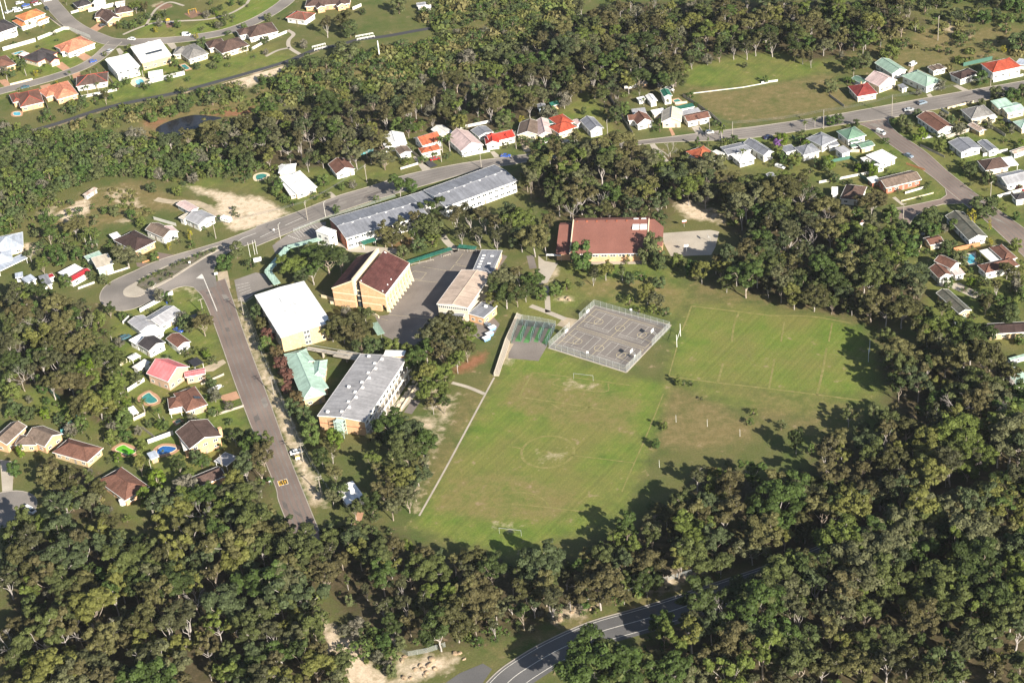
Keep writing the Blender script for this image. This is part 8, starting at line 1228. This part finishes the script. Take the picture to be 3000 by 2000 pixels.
for P_, side in ((offset_line(r4B, -3.0), 0), (offset_line(r4B, -6.5), 1), (offset_line(r4T, 4.0), 2)):
    for a, b in zip(P_[:-1], P_[1:]):
        n = max(1, int(np.linalg.norm(b - a) / (4.2 if side < 2 else 5.5)))
        for k in range(n):
            p = a + (b - a) * (k + RT.random() * .6) / n + np.array([RT.uniform(-.8, .8), RT.uniform(-.8, .8)])
            if p[0] > xv + (25 if side == 2 else 0) and in_view(p[0], p[1]): WOODS.append((p[0], p[1], RT.uniform(11, 17), RT.choice(('gum', 'gum', 'gum', 'oak')), RT.uniform(.9, 1.25), WL['bottom_right' if side < 2 else 'right'], 'trees of the bottom right' if side < 2 else 'trees of the bush right of the sports field'))
# undergrowth and marsh scrub
SCRUB = []
for t, P, sp, hr, mx, kp in [('F', [(-20, 290), (120, 300), (260, 310), (350, 330), (470, 340), (560, 375), (500, 400), (420, 420), (330, 400), (250, 400), (110, 445), (-20, 570)], 3.0, (2, 6.5), [('round', 7), ('shrub', 3), ('grey', .8)], .95), ('F', [(-20, 560), (110, 450), (250, 480), (200, 530), (240, 570), (120, 600), (-20, 520)], 4.5, (2, 5), [('round', 3), ('shrub', 4)], .7), ('F', [(700, 160), (760, 130), (960, 100), (1100, 60), (1240, 0), (1340, 0), (1240, 80), (1120, 160), (1000, 190), (930, 195), (820, 210), (700, 230), (600, 240), (640, 190)], 3.1, (1.4, 5.0), [('round', 5), ('shrub', 6), ('reed', 6), ('grey', .6)], .8), ('F', [(170, 280), (330, 230), (500, 200), (680, 160), (640, 190), (560, 225), (470, 240), (330, 270), (200, 300)], 3.6, (1.2, 5), [('round', 5), ('shrub', 5), ('reed', 3)], .85), ('F', [(1000, 0), (1240, -10), (1240, 20), (1000, 70), (960, 40)], 3.4, (1.5, 5), [('round', 4), ('shrub', 5), ('reed', 2)], .9), ('F', [(1960, 105), (2130, 40), (2300, 60), (2352, 110), (2280, 150), (2080, 160), (1960, 150)], 5, (1.2, 4), [('shrub', 4), ('reed', 5), ('round', 1)], .6), ('F', [(300, 320), (360, 290), (470, 270), (470, 335), (380, 330)], 3, (1, 1.8), [('reed', 5), ('shrub', 1)], .9), ('F', [(2050, -10), (2352, -10), (2352, 60), (2200, 50), (2130, 30)], 5.5, (3, 8), [('round', 4), ('shrub', 2), ('gum', 2)], .85), ('F', [(500, 400), (560, 370), (640, 385), (690, 400), (640, 440), (690, 475), (640, 450), (560, 420)], 4, (2, 5), [('round', 4), ('shrub', 4)], .75), ('F', [(560, 250), (700, 225), (740, 200), (640, 215), (480, 245), (440, 265)], 3, (1, 2.0), [('reed', 6), ('shrub', 1)], .9), (1, [(950, 160), (1200, 140), (1330, 320), (1430, 380), (1250, 390), (1000, 280)], 2.6, (.8, 1.6), [('reed', 6), ('shrub', .6)], .8), (0, [(640, 920), (900, 870), (1100, 850), (1000, 970), (700, 1070), (420, 1120), (300, 1080), (560, 1000)], 4, (2, 5), [('round', 4), ('shrub', 4)], .75), ('F', [(1180, 335), (1290, 300), (1330, 320), (1260, 340)], 4, (2, 5), [('round', 4), ('shrub', 2)], .5), ('F', [(880, 1430), (960, 1440), (1080, 1430), (1180, 1415), (1290, 1390), (1400, 1365), (1380, 1390), (1250, 1440), (1100, 1475), (980, 1500), (920, 1480)], 3.6, (1.2, 4.0), [('shrub', 5), ('round', 2), ('grey', 2)], .7), (23, [(330, 900), (800, 780), (1100, 720), (1500, 600), (1900, 520), (1900, 580), (1500, 690), (1100, 790), (700, 920), (350, 1090)], 3.4, (1.2, 4.0), [('shrub', 5), ('round', 3), ('grey', 1)], .7), (13, [(700, 1080), (900, 1120), (960, 1330), (1250, 1500), (1300, 1330), (1200, 1100), (1000, 1000)], 2.8, (1.2, 5), [('shrub', 4), ('round', 4), ('grey', 2)], .85)]:
    SCRUB += [(x, y, h, k, RT.uniform(.9, 1.4), None, None) for x, y, h, k in scatter(t, P, sp, hr, mx, 1.5, 10, done, kp) if in_view(x, y, 1)]
for nm, (t, P) in FOREST.items():
    SCRUB += [(x, y, h, k, RT.uniform(.9, 1.3), None, None) for x, y, h, k in scatter(t, P, 6.0, (1.2, 3.2), [('shrub', 5), ('grey', 1.2), ('reed', 1)], 2.0, 8, None, .7) if in_view(x, y, 1)]
for lab, t, P, n in [('low garden shrub in the yards of the upper right houses', 'F', [(1640, 310), (1960, 280), (2060, 280), (2352, 220), (2352, 560), (2200, 470), (2000, 470), (1900, 420), (1640, 380)], 60), ('low garden shrub around the lower right houses', 'F', [(2080, 480), (2352, 600), (2352, 800), (2200, 740), (2100, 640)], 36), ('low garden shrub around the houses left of the school street', 'F', [(250, 690), (440, 650), (560, 960), (540, 1080), (350, 1100), (0, 1010), (0, 900), (260, 900)], 48), ('low garden shrub in the upper left suburb', 'F', [(0, 60), (260, 20), (690, 0), (640, 120), (400, 200), (0, 260)], 44), ('low garden shrub along the middle row of houses', 'F', [(880, 340), (1180, 290), (1640, 230), (1640, 290), (1200, 335), (900, 390)], 30), ('low garden shrub beside the houses at the turning loop', 'F', [(100, 600), (500, 500), (540, 480), (560, 500), (300, 590), (200, 640)], 26)]:
    Pn = np.array(gs(t, P)); lo, hi = Pn.min(0), Pn.max(0); k = 0
    for _ in range(4000):
        x, y = NP.uniform(lo, hi)
        if k >= n: break
        if inside(Pn, (x, y)) and free(x, y, -.8) and in_view(x, y, 1): k += 1; TREES.append((x, y, RT.uniform(1.3, 3.0), 'shrub', RT.uniform(.9, 1.4), lab, lab.replace('shrub', 'shrubs')))
for lab, t, P, n in [('small leafy tree in the yards of the upper right houses', 'F', [(1640, 310), (1960, 280), (2060, 280), (2352, 220), (2352, 560), (2200, 470), (2000, 470), (1900, 420), (1640, 380)], 34), ('small leafy tree around the lower right houses', 'F', [(2080, 480), (2352, 600), (2352, 800), (2200, 740), (2100, 640)], 22), ('small leafy tree around the houses left of the school street', 'F', [(250, 690), (440, 650), (540, 960), (520, 1080), (350, 1100), (0, 1010), (0, 900), (260, 900)], 46), ('small leafy tree in the upper left suburb', 'F', [(0, 60), (260, 20), (690, 0), (640, 120), (400, 200), (0, 260)], 26)]:
    Pn = np.array(gs(t, P)); lo, hi = Pn.min(0), Pn.max(0); k = 0
    for _ in range(4000):
        x, y = NP.uniform(lo, hi)
        if k >= n: break
        if inside(Pn, (x, y)) and free(x, y, .4) and in_view(x, y, 1): k += 1; TREES.append((x, y, RT.uniform(2.8, 6.2), RT.choice(('round', 'round', 'round', 'grey', 'bright')), RT.uniform(.8, 1.2), lab, lab.replace('tree', 'trees')))
# the largest in view stand as single trees, the remaining mass is one wood and one scrub
def size(q): return q[2] / np.linalg.norm(np.array([q[0], q[1], 0]) - CAM)
WOODS.sort(key=size, reverse=True); n_single = {'gum': 300 - sum(q[3] == 'gum' for q in TREES), 'oak': 60, 'round': 60, 'dead': 40, 'grey': 20}; mass = []
for q in WOODS:
    if n_single.get(q[3], 0) > 0: n_single[q[3]] -= 1; lb = q[5] if q[3] == 'gum' else q[5].replace('gum', {'oak': 'she-oak', 'round': 'bushy tree', 'dead': 'bare pale tree', 'grey': 'grey leaved tree'}[q[3]]); TREES.append((*q[:5], lb, q[6] + ', ' + NAMES[q[3]][0].replace('_', ' ')))
    else: mass.append(q)
for x, y, h, kind, wf, label, group in TREES:
    cm, tm, h0 = PROTO[kind][RT.randrange(len(PROTO[kind]))]; nm, cat = NAMES[kind]; s = h / h0; e = empty(nm, (x, y, 0), RT.uniform(0, 6.283), label, cat, group); e.scale = (s * wf, s * wf, s)
    put('crown' if kind != 'dead' else 'bare_branches', cm, e); put('trunk' if kind != 'reed' else 'stem', tm, e)
# one object for a mass: instances of whole plants on surveyed points
def mass_object(name, items, label, cat):
    coll = bpy.data.collections.new(name + '_models'); index = {}; i = 0
    for kind in sorted({q[3] for q in items}):
        index[kind] = []
        for cm, tm, h0 in PROTO[kind]:
            bm = bmesh.new(); bm.from_mesh(cm); n0 = len(bm.faces); bm.from_mesh(tm); bm.faces.ensure_lookup_table()
            for f in bm.faces[n0:]: f.material_index = 1
            me_ = bpy.data.meshes.new('%s_model' % name); bm.to_mesh(me_); bm.free(); me_.materials.append(cm.materials[0]); me_.materials.append(tm.materials[0])
            o = bpy.data.objects.new('%s_model_%03d' % (name, i), me_); coll.objects.link(o); index[kind].append((i, h0)); i += 1
    me_ = bpy.data.meshes.new(name); me_.vertices.add(len(items)); co, ix, ro, sc = [], [], [], []
    for x, y, h, kind, wf, _, _ in items: k, h0 = RT.choice(index[kind]); co += [x, y, 0]; ix.append(k); ro += [0, 0, RT.uniform(0, 6.283)]; sc += [h / h0 * wf, h / h0 * wf, h / h0]
    me_.vertices.foreach_set('co', co); me_.attributes.new('pick', 'INT', 'POINT').data.foreach_set('value', ix); me_.attributes.new('turn', 'FLOAT_VECTOR', 'POINT').data.foreach_set('vector', ro); me_.attributes.new('size', 'FLOAT_VECTOR', 'POINT').data.foreach_set('vector', sc)
    ng = bpy.data.node_groups.new(name, 'GeometryNodeTree'); ng.interface.new_socket('Geometry', in_out='INPUT', socket_type='NodeSocketGeometry'); ng.interface.new_socket('Geometry', in_out='OUTPUT', socket_type='NodeSocketGeometry'); n = ng.nodes; L = ng.links
    gi, go, iop, ci = n.new('NodeGroupInput'), n.new('NodeGroupOutput'), n.new('GeometryNodeInstanceOnPoints'), n.new('GeometryNodeCollectionInfo'); ci.inputs[0].default_value = coll; ci.inputs[1].default_value = True; ci.inputs[2].default_value = True
    def attr(nm_, ty): a = n.new('GeometryNodeInputNamedAttribute'); a.data_type = ty; a.inputs[0].default_value = nm_; return a.outputs[0]
    L.new(gi.outputs[0], iop.inputs['Points']); L.new(ci.outputs[0], iop.inputs['Instance']); iop.inputs['Pick Instance'].default_value = True; L.new(attr('pick', 'INT'), iop.inputs['Instance Index']); L.new(attr('size', 'FLOAT_VECTOR'), iop.inputs['Scale'])
    er = n.new('FunctionNodeEulerToRotation'); L.new(attr('turn', 'FLOAT_VECTOR'), er.inputs[0]); L.new(er.outputs[0], iop.inputs['Rotation']); L.new(iop.outputs[0], go.inputs[0])
    o = put(name, me_); md = o.modifiers.new('plants', 'NODES'); md.node_group = ng; tag(o, label, cat, None, 'stuff'); return o
mass_object('woodland', mass, 'mass of gum trees of the woods behind the single trees', 'woodland')
mass_object('scrub', SCRUB, 'low scrub, reeds and undergrowth of the marsh and the woods', 'scrub')

# ------------------------------------------------------------------ the air between the aircraft and the ground
mb = MB(); mb.box(-2600, 2600, -1400, 4200, -1.5, 382); hz = mb.mesh('haze', []); ho = put('haze', hz); tag(ho, 'thin pale morning haze over the whole suburb', 'haze', None, 'stuff')
hm = bpy.data.materials.new('haze_air'); hm.use_nodes = True; hn = hm.node_tree.nodes; hn.remove(hn['Principled BSDF']); pv = hn.new('ShaderNodeVolumePrincipled'); pv.inputs['Color'].default_value = (.80, .88, 1.0, 1); pv.inputs['Density'].default_value = 0.00002; pv.inputs['Anisotropy'].default_value = 0.0
hm.node_tree.links.new(pv.outputs[0], hn['Material Output'].inputs['Volume']); hz.materials.append(hm)
